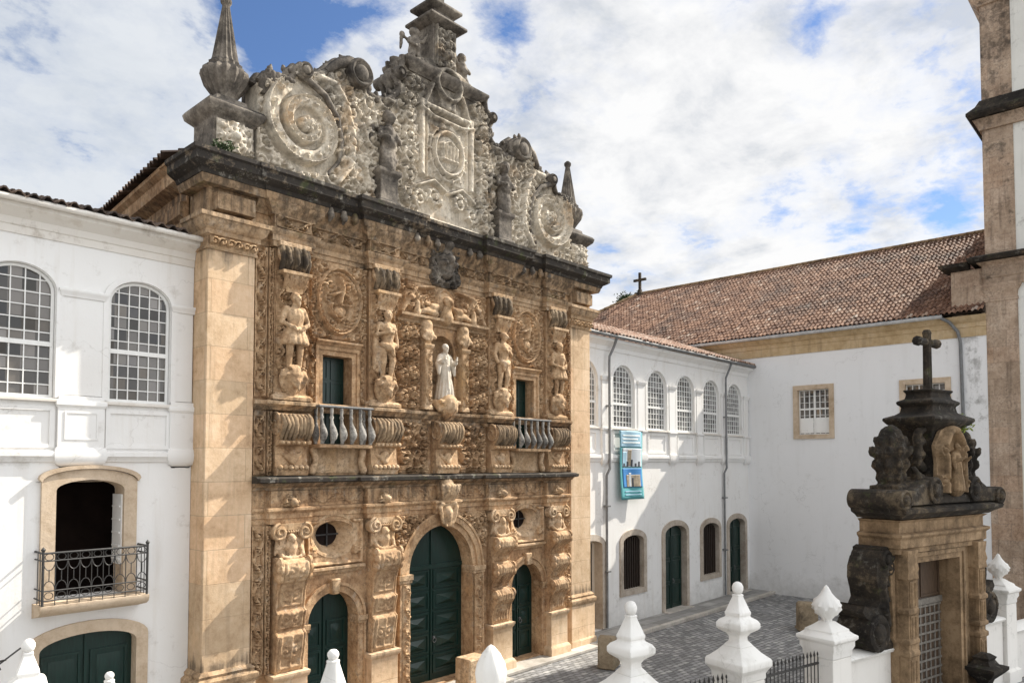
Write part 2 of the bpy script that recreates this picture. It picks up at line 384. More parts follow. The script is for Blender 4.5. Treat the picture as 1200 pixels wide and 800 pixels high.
def thing(name, label, cat, loc=(0, 0, 0), rz=0.0, group=None):
    o = bpy.data.objects.new(name, None); COL.objects.link(o)
    o.location = loc; o.rotation_euler = (0, 0, rz)
    o.empty_display_size = 0.3
    o['label'] = label; o['category'] = cat
    if group: o['group'] = group
    return o


def tag(o, label=None, cat=None, group=None, kind=None):
    if label: o['label'] = label
    if cat: o['category'] = cat
    if group: o['group'] = group
    if kind: o['kind'] = kind
    return o


def link(name, me, mat, parent=None, world=True, label=None):
    o = bpy.data.objects.new(name, me); COL.objects.link(o)
    if mat:
        me.materials.append(MATS[mat] if isinstance(mat, str) else mat)
    if parent:
        o.parent = parent
        if world and parent.type == 'EMPTY':
            M = Matrix.Translation(parent.location) @ parent.rotation_euler.to_matrix().to_4x4()
            o.matrix_parent_inverse = M.inverted()
    if label: o['label'] = label
    return o


class MB:
    """collects polygons, then becomes ONE mesh object"""
    def __init__(s): s.v = []; s.f = []
    def add(s, vs, fs):
        b = len(s.v); s.v.extend([tuple(p) for p in vs]); s.f.extend([tuple(b + i for i in f) for f in fs]); return s
    def box(s, x0, x1, y0, y1, z0, z1):
        x0, x1 = min(x0, x1), max(x0, x1); y0, y1 = min(y0, y1), max(y0, y1); z0, z1 = min(z0, z1), max(z0, z1)
        return s.add([(x0, y0, z0), (x1, y0, z0), (x1, y1, z0), (x0, y1, z0), (x0, y0, z1), (x1, y0, z1), (x1, y1, z1), (x0, y1, z1)],
                     [(0, 3, 2, 1), (4, 5, 6, 7), (0, 1, 5, 4), (1, 2, 6, 5), (2, 3, 7, 6), (3, 0, 4, 7)])
    def tube(s, pts, r, n=8, r1=None, cap=True):
        pts = [Vector(p) for p in pts]; m = len(pts)
        rs = r if isinstance(r, (list, tuple)) else [r + ((r1 if r1 is not None else r) - r) * i / max(1, m - 1) for i in range(m)]
        prev = None; vs = []; fs = []
        for i, p in enumerate(pts):
            t = (pts[min(i + 1, m - 1)] - pts[max(i - 1, 0)])
            t = t.normalized() if t.length > 1e-9 else Vector((0, 0, 1))
            ref = Vector((0, 0, 1)) if abs(t.z) < 0.9 else Vector((1, 0, 0))
            a = t.cross(ref).normalized()
            if prev is not None:
                a = (prev - t * prev.dot(t)); a = a.normalized() if a.length > 1e-6 else t.cross(ref).normalized()
            prev = a; b = t.cross(a)
            for k in range(n):
                an = 2 * PI * k / n
                vs.append(p + (a * math.cos(an) + b * math.sin(an)) * rs[i])
        for i in range(m - 1):
            for k in range(n):
                k2 = (k + 1) % n
                fs.append((i * n + k, i * n + k2, (i + 1) * n + k2, (i + 1) * n + k))
        if cap:
            fs.append(tuple(range(n))[::-1]); fs.append(tuple((m - 1) * n + k for k in range(n)))
        return s.add(vs, fs)
    def lathe(s, cx, cy, prof, n=16, ridge=0.0, nr=0, twist=0.0, z0=0.0):
        vs = []; fs = []; m = len(prof)
        for i, (r, z) in enumerate(prof):
            for k in range(n):
                a = 2 * PI * k / n
                rr = r * (1 + ridge * math.cos(nr * (a + twist * z))) if nr else r
                vs.append((cx + rr * math.cos(a), cy + rr * math.sin(a), z0 + z))
        for i in range(m - 1):
            for k in range(n):
                k2 = (k + 1) % n
                fs.append((i * n + k, i * n + k2, (i + 1) * n + k2, (i + 1) * n + k))
        fs.append(tuple(range(n))[::-1]); fs.append(tuple((m - 1) * n + k for k in range(n)))
        return s.add(vs, fs)
    def sqlathe(s, cx, cy, prof, z0=0.0, hy=None):
        """square section profile (half width, z); hy = ratio of y half width"""
        vs = []; fs = []; q = hy or 1.0
        for (r, z) in prof:
            vs += [(cx - r, cy - r * q, z0 + z), (cx + r, cy - r * q, z0 + z), (cx + r, cy + r * q, z0 + z), (cx - r, cy + r * q, z0 + z)]
        m = len(prof)
        for i in range(m - 1):
            for k in range(4):
                k2 = (k + 1) % 4
                fs.append((i * 4 + k, i * 4 + k2, (i + 1) * 4 + k2, (i + 1) * 4 + k))
        fs.append((3, 2, 1, 0)); fs.append(tuple((m - 1) * 4 + k for k in range(4)))
        return s.add(vs, fs)
    def prism(s, poly, y0, y1, axis='y'):
        """extrude a (a, z) polygon: axis 'y' -> a is x, axis 'x' -> a is y"""
        n = len(poly)
        P = (lambda a, z, d: (a, d, z)) if axis == 'y' else (lambda a, z, d: (d, a, z))
        vs = [P(a, z, y0) for a, z in poly] + [P(a, z, y1) for a, z in poly]
        tri = tessellate_polygon([[Vector((a, z, 0)) for a, z in poly]])
        fs = [tuple(t) for t in tri] + [tuple(i + n for i in t[::-1]) for t in tri]
        for i in range(n):
            j = (i + 1) % n; fs.append((i, j, n + j, n + i))
        return s.add(vs, fs)
    def sweep(s, path, prof, closed=False):
        """sweep a closed (out, z) profile along a plan path; 'out' is to the right of travel"""
        pts = [Vector((p[0], p[1])) for p in path]; m = len(pts); offs = []
        for i in range(m):
            def nrm(a, b):
                d = (b - a).normalized(); return Vector((d.y, -d.x))
            if closed or 0 < i < m - 1:
                n1 = nrm(pts[i - 1], pts[i]); n2 = nrm(pts[i], pts[(i + 1) % m])
                mm = n1 + n2; k = mm.length_squared
                offs.append(mm * (2.0 / k) if k > 0.05 else n1)
            elif i == 0: offs.append(nrm(pts[0], pts[1]))
            else: offs.append(nrm(pts[-2], pts[-1]))
        L = len(prof); vs = []; fs = []
        for p, o in zip(pts, offs):
            for (a, z) in prof: vs.append((p.x + o.x * a, p.y + o.y * a, z))
        for i in range(m if closed else m - 1):
            j = (i + 1) % m
            for k in range(L):
                k2 = (k + 1) % L
                fs.append((i * L + k, j * L + k, j * L + k2, i * L + k2))
        if not closed:
            fs.append(tuple(range(L))); fs.append(tuple((m - 1) * L + k for k in range(L))[::-1])
        return s.add(vs, fs)
    def wall(s, outer, holes, y0, y1, P=None):
        """flat wall with openings: front at y0, back at y1"""
        P = P or (lambda a, z, d: (a, d, z))
        loops = [outer] + holes
        tri = tessellate_polygon([[Vector((a, z, 0)) for a, z in lp] for lp in loops])
        flat = [p for lp in loops for p in lp]; n = len(flat)
        vs = [P(a, z, y0) for a, z in flat] + [P(a, z, y1) for a, z in flat]
        fs = [tuple(t) for t in tri] + [tuple(i + n for i in t[::-1]) for t in tri]
        b = 0
        for lp in loops:
            for i in range(len(lp)):
                j = (i + 1) % len(lp); fs.append((b + i, b + j, n + b + j, n + b + i))
            b += len(lp)
        return s.add(vs, fs)
    def band(s, inner, outer, y0, y1, closed=False, P=None):
        """ring between two outlines with the same number of points"""
        P = P or (lambda a, z, d: (a, d, z))
        n = len(inner)
        vs = [P(a, z, y0) for a, z in inner] + [P(a, z, y0) for a, z in outer] + [P(a, z, y1) for a, z in inner] + [P(a, z, y1) for a, z in outer]
        fs = []
        for i in range(n if closed else n - 1):
            j = (i + 1) % n
            fs += [(i, j, n + j, n + i), (2 * n + i, 3 * n + i, 3 * n + j, 2 * n + j), (i, 2 * n + i, 2 * n + j, j), (n + i, n + j, 3 * n + j, 3 * n + i)]
        if not closed:
            fs += [(0, n, 3 * n, 2 * n), (n - 1, 3 * n - 1, 4 * n - 1, 2 * n - 1)]
        return s.add(vs, fs)
    def xform(s, M, i0=0):
        for i in range(i0, len(s.v)): s.v[i] = tuple(M @ Vector(s.v[i]))
        return s
    def build(s, name, mat, parent=None, world=True, smooth=35, bevel=0.0, rough=0.0, label=None):
        me = bpy.data.meshes.new(name)
        me.from_pydata(s.v, [], s.f); me.validate()
        bm = bmesh.new(); bm.from_mesh(me)
        bmesh.ops.recalc_face_normals(bm, faces=bm.faces)
        if bevel:
            es = [e for e in bm.edges if len(e.link_faces) == 2 and e.calc_face_angle(0) > 0.6]
            bmesh.ops.bevel(bm, geom=es, offset=bevel, segments=1, affect='EDGES', clamp_overlap=True)
        bm.to_mesh(me); bm.free()
        if rough:
            for v in me.vertices:
                nv = mnoise.noise_vector(v.co * 2.3) * rough + mnoise.noise_vector(v.co * 7.0) * rough * 0.5
                v.co += nv
        if smooth:
            me.shade_smooth(); me.set_sharp_from_angle(angle=rad(smooth))
        return link(name, me, mat, parent, world, label)


def arch(cx, hw, z0, zs, rise, n=14):
    """outline of an arched opening: up the left side? starts bottom-left, goes over the top, ends bottom-right"""
    pts = [(cx - hw, z0)]
    for i in range(n + 1):
        a = PI - PI * i / n
        pts.append((cx + hw * math.cos(a), zs + rise * math.sin(a)))
    pts.append((cx + hw, z0))
    return pts


def ellipse(cx, cz, rx, rz, n=24):
    return [(cx + rx * math.cos(2 * PI * i / n), cz + rz * math.sin(2 * PI * i / n)) for i in range(n)]


# ------------------------------------------------------------------ carved relief (height field)
class Relief:
    def __init__(s, x0, x1, z0, z1, res=0.035):
        res = min(res, 0.024)
        s.x0, s.x1, s.z0, s.z1 = x0, x1, z0, z1
        s.nx = max(3, int(round((x1 - x0) / res)) + 1); s.nz = max(3, int(round((z1 - z0) / res)) + 1)
        s.gx = np.linspace(x0, x1, s.nx); s.gz = np.linspace(z0, z1, s.nz)
        s.H = np.zeros((s.nz, s.nx))
    def win(s, x, z, r):
        i0 = max(0, int(np.searchsorted(s.gx, x - r))); i1 = int(np.searchsorted(s.gx, x + r))
        j0 = max(0, int(np.searchsorted(s.gz, z - r))); j1 = int(np.searchsorted(s.gz, z + r))
        return i0, i1, j0, j1
    def dot(s, x, z, r, h, base=0.0, p=0.33):
        i0, i1, j0, j1 = s.win(x, z, r)
        if i1 <= i0 or j1 <= j0: return
        d2 = ((s.gx[i0:i1][None, :] - x) ** 2 + (s.gz[j0:j1][:, None] - z) ** 2) / (r * r)
        v = np.where(d2 < 1, base + h * np.maximum(0, 1 - d2) ** p, 0)
        sub = s.H[j0:j1, i0:i1]; np.maximum(sub, v, out=sub)
    def cut(s, x, z, r, h):
        i0, i1, j0, j1 = s.win(x, z, r)
        if i1 <= i0 or j1 <= j0: return
        d2 = ((s.gx[i0:i1][None, :] - x) ** 2 + (s.gz[j0:j1][:, None] - z) ** 2) / (r * r)
        s.H[j0:j1, i0:i1] -= np.where(d2 < 1, h * np.sqrt(np.maximum(0, 1 - d2)), 0)
    def groove(s, pts, r, dep):
        H0 = s.H.copy(); pts = np.array(pts, float); seg = np.linalg.norm(np.diff(pts, axis=0), axis=1); L = seg.sum()
        if L < 1e-6: return
        cum = np.concatenate([[0], np.cumsum(seg)])
        for t in np.linspace(0, L, max(2, int(L / (r * 0.7)))):
            x = np.interp(t, cum, pts[:, 0]); z = np.interp(t, cum, pts[:, 1])
            i0, i1, j0, j1 = s.win(x, z, r)
            if i1 <= i0 or j1 <= j0: continue
            d2 = ((s.gx[i0:i1][None, :] - x) ** 2 + (s.gz[j0:j1][:, None] - z) ** 2) / (r * r)
            sub = s.H[j0:j1, i0:i1]; np.minimum(sub, H0[j0:j1, i0:i1] - dep * np.maximum(0, 1 - d2), out=sub)
    def rect(s, x0, x1, z0, z1, h):
        m = (s.gx[None, :] >= x0) & (s.gx[None, :] <= x1) & (s.gz[:, None] >= z0) & (s.gz[:, None] <= z1)
        s.H = np.where(m, np.maximum(s.H, h), s.H)
    def oval(s, cx, cz, rx, rz, h, dome=0.0):
        d2 = ((s.gx[None, :] - cx) / rx) ** 2 + ((s.gz[:, None] - cz) / rz) ** 2
        s.H = np.where(d2 < 1, np.maximum(s.H, h + dome * np.sqrt(np.maximum(0, 1 - d2))), s.H)
    def sink(s, cx, cz, rx, rz, h):
        d2 = ((s.gx[None, :] - cx) / rx) ** 2 + ((s.gz[:, None] - cz) / rz) ** 2
        s.H = np.where(d2 < 1, h, s.H)
    def ring(s, cx, cz, rx, rz, w, h):
        n = 60
        s.stroke([(cx + rx * math.cos(2 * PI * i / n), cz + rz * math.sin(2 * PI * i / n)) for i in range(n + 1)], w, w, h)
    def stroke(s, pts, r0, r1, h0, h1=None, p=0.30):
        h1 = h0 if h1 is None else h1
        pts = np.array(pts, float); seg = np.linalg.norm(np.diff(pts, axis=0), axis=1); L = seg.sum()
        if L < 1e-6: return
        cum = np.concatenate([[0], np.cumsum(seg)])
        n = max(2, int(L / (max(0.02, min(r0, r1)) * 0.5)) + 1)
        for t in np.linspace(0, 1, n):
            x = np.interp(t * L, cum, pts[:, 0]); z = np.interp(t * L, cum, pts[:, 1])
            s.dot(x, z, r0 + (r1 - r0) * t, h0 + (h1 - h0) * t, 0, p)
    def spiral(s, cx, cz, R, a0, d=1, turns=1.4, w=0.05, h=0.06, boss=True, lobes=0):
        n = int(30 * turns); pts = []
        for i in range(n + 1):
            t = i / n; a = a0 + d * 2 * PI * turns * t; r = R * (1 - t) ** 0.8 + 0.12 * R * t
            pts.append((cx + r * math.cos(a), cz + r * math.sin(a)))
        s.stroke(pts, w, w * 0.7, h)
        if R > 0.11: s.groove(pts[:int(len(pts) * 0.8)], max(0.03, w * 0.45), h * 0.45)
        if boss: s.dot(cx, cz, max(w * 1.2, R * 0.2), h * 1.05)
        for k in range(lobes):
            a = a0 + d * 2 * PI * (0.08 + 0.62 * k / lobes)
            r = R * (1 - 0.45 * k / lobes)
            s.leaf(cx + r * math.cos(a), cz + r * math.sin(a), a + d * 0.7, R * 0.5, w * 0.9, h * 0.85)
        return pts[0]
    def leaf(s, x, z, a, L, w, h, lob=2, curl=0.5):
        pts = []; aa = a; px, pz = x, z; n = 6
        for i in range(n + 1):
            pts.append((px, pz)); aa += curl / n
            px += L / n * math.cos(aa); pz += L / n * math.sin(aa)
        s.stroke(pts, w, w * 0.45, h, h * 0.8)
        if L > 0.2: s.groove(pts[:-1], max(0.026, w * 0.4), h * 0.4)
        for i in range(lob):
            k = 1 + int((i + 0.6) * n / (lob + 1)); bx, bz = pts[min(k, n)]
            for sg in (-1, 1):
                an = a + sg * 0.95
                s.stroke([(bx, bz), (bx + L * 0.36 * math.cos(an), bz + L * 0.36 * math.sin(an))], w * 0.75, w * 0.4, h * 0.85, h * 0.6)
    def rinceau(s, u0, u1, v, wid, h, vert=True, seed=0):
        """undulating stem with a scroll in every bend"""
        rn = random.Random(seed); per = wid * 1.35; n = max(1, int(round((u1 - u0) / per))); per = (u1 - u0) / n
        M = (lambda u, w_: (v + w_, u)) if vert else (lambda u, w_: (u, v + w_))
        pts = [M(u0 + (u1 - u0) * i / (n * 12), wid * 0.36 * math.cos(PI * i / 12)) for i in range(n * 12 + 1)]
        s.stroke(pts, wid * 0.085, wid * 0.085, h)
        for i in range(n):
            sg = 1 if i % 2 == 0 else -1
            c = M(u0 + (i + 0.52) * per, 0.03 * wid * sg)
            s.spiral(c[0], c[1], wid * 0.34, (PI / 2 if vert else 0) + rn.uniform(-.4, .4) + (0 if i % 2 else PI), sg, 1.3, wid * 0.075, h, True, 2)
            for k_, o_ in ((0.05, 0.40), (0.95, -0.34)):
                e = M(u0 + (i + k_) * per, sg * wid * o_)
                s.leaf(e[0], e[1], rn.uniform(0, 6.28), wid * 0.34, wid * 0.065, h * 0.9)
    def fill(s, x0, x1, z0, z1, n, smin, smax, h, seed=1, mirror=None, thr=0.25):
        rn = random.Random(seed)
        for it in range(n * 4):
            x = rn.uniform(x0, x1); z = rn.uniform(z0, z1); sz = 1.45 * (smax - (smax - smin) * min(1.0, it / (n * 2.5)))
            i0, i1, j0, j1 = s.win(x, z, sz * 0.80)
            if i1 <= i0 or j1 <= j0: continue
            if s.H[j0:j1, i0:i1].mean() > h * thr * 0.30: continue
            k = rn.random(); a = rn.uniform(0, 6.28); d = rn.choice((-1, 1))
            for mx in ((False, True) if mirror is not None else (False,)):
                X = 2 * mirror - x if mx else x; A = PI - a if mx else a; D = -d if mx else d
                if k < 0.68:
                    s.spiral(X, z, sz * 0.85, A, D, 1.25, sz * 0.17, h, True, 2)
                    ex, ez = X + sz * 0.85 * math.cos(A), z + sz * 0.85 * math.sin(A)
                    s.leaf(ex, ez, A - D * 1.2, sz * 1.0, sz * 0.16, h * 0.9, 2, -D * 1.0)
                elif k < 0.9:
                    for q in (-0.8, 0, 0.8): s.leaf(X - sz * 0.4 * math.cos(A), z - sz * 0.4 * math.sin(A), A + q, sz * 1.2, sz * 0.16, h, 1, D * 0.6)
                else:
                    for q in range(6): s.dot(X + sz * 0.5 * math.cos(q * PI / 3), z + sz * 0.5 * math.sin(q * PI / 3), sz * 0.3, h * 0.8)
                    s.dot(X, z, sz * 0.3, h * 1.1)
    def weather(s, amp, seed=0):
        rn = np.random.RandomState(seed)
        for k in (3, 8):
            g = rn.randn(s.nz // k + 3, s.nx // k + 3)
            zi = np.linspace(0, g.shape[0] - 2.001, s.nz); xi = np.linspace(0, g.shape[1] - 2.001, s.nx)
            z_, x_ = zi.astype(int), xi.astype(int); fz = (zi - z_)[:, None]; fx = (xi - x_)[None, :]
            a = g[z_][:, x_] * (1 - fz) * (1 - fx) + g[z_ + 1][:, x_] * fz * (1 - fx) + g[z_][:, x_ + 1] * (1 - fz) * fx + g[z_ + 1][:, x_ + 1] * fz * fx
            s.H += a * amp * (0.6 if k == 3 else 1.0)
    def blur(s, n=1):
        for _ in range(n):
            H = s.H.copy()
            H[1:-1, 1:-1] = (s.H[1:-1, 1:-1] * 4 + s.H[:-2, 1:-1] + s.H[2:, 1:-1] + s.H[1:-1, :-2] + s.H[1:-1, 2:]) / 8
            s.H = H
    def build(s, name, mat, parent, y, back=0.05, poly=None, P=None, label=None, weather=0.006, seed=0, world=True, depth=1.95):
        """front face at y - H; sides run back to y + back; optional outline polygon"""
        s.H *= depth
        s.H = np.maximum(s.H, -0.02)
        if depth < 1.9: s.blur(1)
        s.weather(weather, seed); s.H += 0.026
        X, Z = np.meshgrid(s.gx, s.gz); X = X.copy(); Z = Z.copy()
        if poly is not None:
            pl = np.array(poly, float)
            cx = (X[:-1, :-1] + X[1:, 1:]) / 2; cz = (Z[:-1, :-1] + Z[1:, 1:]) / 2
            ins = np.zeros(cx.shape, bool); n = len(pl)
            for i in range(n):
                x1_, z1_ = pl[i]; x2_, z2_ = pl[(i + 1) % n]
                c = ((z1_ > cz) != (z2_ > cz))
                with np.errstate(divide='ignore', invalid='ignore'):
                    ins ^= c & (cx < (x2_ - x1_) * (cz - z1_) / (z2_ - z1_ + 1e-12) + x1_)
        else:
            ins = np.ones((s.nz - 1, s.nx - 1), bool)
        cnt = np.zeros((s.nz, s.nx), int)
        for dj in (0, 1):
            for di in (0, 1): cnt[dj:s.nz - 1 + dj, di:s.nx - 1 + di] += ins
        if poly is not None:
            bj, bi = np.where((cnt > 0) & (cnt < 4))
            px = X[bj, bi]; pz = Z[bj, bi]; best = np.full(len(px), 1e9); qx = px.copy(); qz = pz.copy()
            for i in range(n):
                a = pl[i]; b = pl[(i + 1) % n]; ab = b - a; L2 = (ab ** 2).sum() + 1e-12
                t = np.clip(((px - a[0]) * ab[0] + (pz - a[1]) * ab[1]) / L2, 0, 1)
                ex = a[0] + t * ab[0]; ez = a[1] + t * ab[1]; dd = (ex - px) ** 2 + (ez - pz) ** 2
                m = dd < best; best[m] = dd[m]; qx[m] = ex[m]; qz[m] = ez[m]
            X[bj, bi] = qx; Z[bj, bi] = qz
        idx = -np.ones((s.nz, s.nx), int); used = cnt > 0
        idx[used] = np.arange(used.sum())
        Pf = P or (lambda a, z, d: (a, d, z))
        yy = y - s.H
        verts = [Pf(a, z, d) for a, z, d in zip(X[used], Z[used], yy[used])]
        jj, ii = np.where(ins)
        faces = np.stack([idx[jj, ii], idx[jj, ii + 1], idx[jj + 1, ii + 1], idx[jj + 1, ii]], 1).tolist()
        # side skirts
        nv = len(verts); edges = {}
        for f in faces:
            for k in range(4):
                e = (f[k], f[(k + 1) % 4])
                if (e[1], e[0]) in edges: del edges[(e[1], e[0])]
                else: edges[e] = 1
        co = np.stack([X[used], Z[used]], 1); dup = {}
        for (a, b) in edges:
            for v in (a, b):
                if v not in dup:
                    dup[v] = len(verts); verts.append(verts[v]); verts.append(Pf(co[v][0], co[v][1], y + back))
        for (a, b) in edges: faces.append([dup[b], dup[a], dup[a] + 1, dup[b] + 1])
        me = bpy.data.meshes.new(name); me.from_pydata(verts, [], faces)
        me.shade_smooth(); me.set_sharp_from_angle(angle=rad(60))
        return link(name, me, mat, parent, world, label)


# ------------------------------------------------------------------ sculpted bodies (voxel union of soft shapes)
class Sculpt:
    def __init__(s): s.mb = MB()
    def ball(s, c, r, rz=None, ry=None, n=14):
        c = Vector(c); rz = rz or r; ry = ry or r
        vs = []; fs = []; m = n // 2
        for i in range(1, m):
            t = PI * i / m
            for k in range(n):
                a = 2 * PI * k / n
                vs.append((c.x + r * math.sin(t) * math.cos(a), c.y + ry * math.sin(t) * math.sin(a), c.z + rz * math.cos(t)))
        vs.append((c.x, c.y, c.z + rz)); vs.append((c.x, c.y, c.z - rz))
        for i in range(m - 2):
            for k in range(n):
                k2 = (k + 1) % n; fs.append((i * n + k, (i + 1) * n + k, (i + 1) * n + k2, i * n + k2))
        T = len(vs) - 2
        for k in range(n):
            k2 = (k + 1) % n
            fs.append((T, k, k2)); fs.append((T + 1, (m - 2) * n + k2, (m - 2) * n + k))
        s.mb.add(vs, fs); return s
    def limb(s, pts, rs, n=12):
        s.mb.tube(pts, list(rs), n)
        for p, r in zip(pts, rs): s.ball(p, r, n=12)
        return s
    def box(s, *a): s.mb.box(*a); return s
    def build(s, name, mat, parent=None, voxel=0.03, loc=(0, 0, 0), rz=0.0, sc=1.0, world=True, rough=0.008, label=None, smooth_it=3):
        M = Matrix.Translation(loc) @ Matrix.Rotation(rz, 4, 'Z') @ Matrix.Scale(sc, 4)
        me = bpy.data.meshes.new(name + '_raw'); me.from_pydata(s.mb.v, [], s.mb.f)
        bm = bmesh.new(); bm.from_mesh(me); bmesh.ops.recalc_face_normals(bm, faces=bm.faces); bm.to_mesh(me); bm.free()
        o = bpy.data.objects.new(name + '_raw', me); COL.objects.link(o)
        md = o.modifiers.new('r', 'REMESH'); md.mode = 'VOXEL'; md.voxel_size = voxel / sc; md.adaptivity = 0
        ms = o.modifiers.new('s', 'SMOOTH'); ms.iterations = 2 if voxel < 0.022 else smooth_it; ms.factor = 0.5
        dg = bpy.context.evaluated_depsgraph_get(); dg.update()
        out = bpy.data.meshes.new_from_object(o.evaluated_get(dg)); out.name = name
        bpy.data.objects.remove(o); bpy.data.meshes.remove(me)
        out.transform(M)
        if rough:
            for v in out.vertices: v.co += mnoise.noise_vector(v.co * 5.0) * rough * 1.5 + mnoise.noise_vector(v.co * 14.0) * rough
        out.materials.clear(); out.shade_smooth()
        return link(name, out, mat, parent, world, label)


def head(S, c, r, yaw=0.0, beard=False, hair=True):
    c = Vector(c); fx = math.sin(yaw); fy = -math.cos(yaw)
    S.ball(c, r * 0.82, r * 1.1, r * 0.95)
    S.ball(c + Vector((fx * r * 0.25, fy * r * 0.25, -r * 0.55)), r * 0.55, r * 0.6)
    S.limb([c + Vector((fx * r * 0.85, fy * r * 0.85, r * 0.25)), c + Vector((fx * r * 1.12, fy * r * 1.12, -r * 0.2))], [r * 0.12, r * 0.2])
    for sg in (-1, 1):
        S.ball(c + Vector((fx * r * 0.8 - fy * sg * r * 0.38, fy * r * 0.8 + fx * sg * r * 0.38, r * 0.32)), r * 0.24, r * 0.12)
        S.ball(c + Vector((-fy * sg * r * 0.85, fx * sg * r * 0.85, 0)), r * 0.15, r * 0.28)
    S.ball(c + Vector((fx * r * 0.85, fy * r * 0.85, -r * 0.52)), r * 0.25, r * 0.10)
    if hair: S.ball(c + Vector((-fx * r * 0.25, -fy * r * 0.25, r * 0.35)), r * 0.95, r * 0.95)
    if beard: S.limb([c + Vector((fx * r * 0.6, fy * r * 0.6, -r * 0.8)), c + Vector((fx * r * 0.75, fy * r * 0.75, -r * 1.5))], [r * 0.45, r * 0.18])


def atlas_figure(kind):
    """carved supporter about 2.05 m tall, feet at z = 0, facing -y"""
    S = Sculpt()
    if kind in (0, 3):                       # kilted, hands at the belt
        for sg in (-1, 1):
            S.limb([(sg * 0.13, 0.02, 0.95), (sg * 0.15, -0.06, 0.5), (sg * 0.15, 0.0, 0.06)], [0.13, 0.095, 0.065])
            S.limb([(sg * 0.15, 0.0, 0.05), (sg * 0.18, -0.18, 0.04)], [0.06, 0.045])
            S.limb([(sg * 0.27, 0.0, 1.52), (sg * 0.38, -0.04, 1.22), (sg * 0.14, -0.24, 1.08)], [0.095, 0.075, 0.055])
            for k in range(4): S.ball((sg * 0.14 - sg * 0.02 * k, -0.27, 1.11 - 0.03 * k), 0.035)
        S.limb([(0, 0, 0.95), (0, -0.02, 1.15), (0, -0.03, 1.42)], [0.22, 0.20, 0.25])
        for k in range(9):
            a = PI * (k / 8.0); x = 0.30 * math.cos(a); y = -0.20 * math.sin(a)
            S.limb([(x * 0.72, y * 0.8, 1.05), (x * 1.12, y * 1.15, 0.72)], [0.07, 0.085])
        S.limb([(-0.22, -0.12, 1.06), (0, -0.24, 1.04), (0.22, -0.12, 1.06)], [0.05, 0.055, 0.05])
    else:                                     # nude with a loincloth and hanging cloak
        w = 1 if kind == 1 else -1
        S.limb([(0.12, 0.0, 0.98), (0.16, -0.10, 0.53), (0.14, 0.0, 0.06)], [0.135, 0.10, 0.065])
        S.limb([(-0.12, 0.0, 0.98), (-0.12, -0.03, 0.53), (-0.13, 0.02, 0.06)], [0.135, 0.10, 0.065])
        for sg in (-1, 1): S.limb([(sg * 0.13, 0.0, 0.05), (sg * 0.17, -0.18, 0.04)], [0.06, 0.045])
        S.limb([(0, 0, 0.98), (0.01, -0.03, 1.18), (0, -0.04, 1.44)], [0.20, 0.18, 0.24])
        for sg in (-1, 1): S.ball((sg * 0.10, -0.20, 1.44), 0.11, 0.10)
        S.limb([(w * 0.26, 0, 1.55), (w * 0.36, 0.0, 1.25), (w * 0.33, -0.1, 0.98)], [0.09, 0.07, 0.055])
        S.limb([(-w * 0.26, 0, 1.55), (-w * 0.38, -0.05, 1.28), (-w * 0.05, -0.27, 1.36)], [0.09, 0.07, 0.05])
        for k in range(4):
            S.limb([(-w * 0.03 + w * 0.02 * k, -0.29, 1.38 - 0.025 * k), (w * 0.06, -0.31, 1.37 - 0.03 * k)], [0.02, 0.016])
        S.limb([(-0.2, -0.1, 1.0), (0.0, -0.19, 0.92), (0.2, -0.1, 1.02)], [0.09, 0.11, 0.09])
        S.limb([(0.06 * w, -0.18, 0.95), (0.12 * w, -0.20, 0.70)], [0.09, 0.05])
        for k in range(3): S.limb([(-w * 0.30, 0.08, 1.5), (-w * (0.30 + 0.05 * k), 0.05, 0.9), (-w * (0.26 + 0.06 * k), 0.06, 0.25)], [0.06, 0.07, 0.05])
    for sg in (-1, 1): S.ball((sg * 0.22, 0, 1.56), 0.12)
    S.limb([(0, -0.02, 1.58), (0, -0.06, 1.76)], [0.10, 0.085])
    head(S, (0.0, -0.09, 1.86), 0.14, 0.3 * (-1) ** kind, beard=kind in (0, 3))
    return S


def cherub(S=None, o=(0, 0, 0), side=1):
    S = S or Sculpt(); o = Vector(o)
    P = lambda x, y, z: o + Vector((x * side, y, z))
    S.limb([P(0, 0, 0.52), P(0, -0.03, 0.80)], [0.17, 0.17])
    S.ball(P(0, -0.10, 0.62), 0.15)
    for q in (-1, 1):
        S.limb([P(q * 0.09, 0, 0.5), P(q * 0.14, -0.12, 0.27), P(q * 0.12, -0.02, 0.04)], [0.12, 0.09, 0.06])
        S.limb([P(q * 0.12, -0.02, 0.04), P(q * 0.14, -0.14, 0.03)], [0.05, 0.04])
    S.limb([P(0.15, 0, 0.84), P(0.32, -0.08, 0.92), P(0.42, -0.10, 1.12)], [0.075, 0.06, 0.045])
    S.limb([P(-0.15, 0, 0.84), P(-0.28, -0.1, 0.66), P(-0.12, -0.24, 0.58)], [0.075, 0.06, 0.045])
    for k in range(3):
        S.limb([P(0.42 + 0.02 * (k - 1), -0.10, 1.12), P(0.44 + 0.04 * (k - 1), -0.11, 1.22)], [0.022, 0.015])
    for q in (-1, 1):
        S.limb([P(q * 0.1, 0.1, 0.8), P(q * 0.30, 0.2, 1.0), P(q * 0.36, 0.22, 0.55)], [0.05, 0.09, 0.04])
    c = P(0, -0.04, 1.05)
    head(S, c, 0.155, 0.3 * side)
    return S


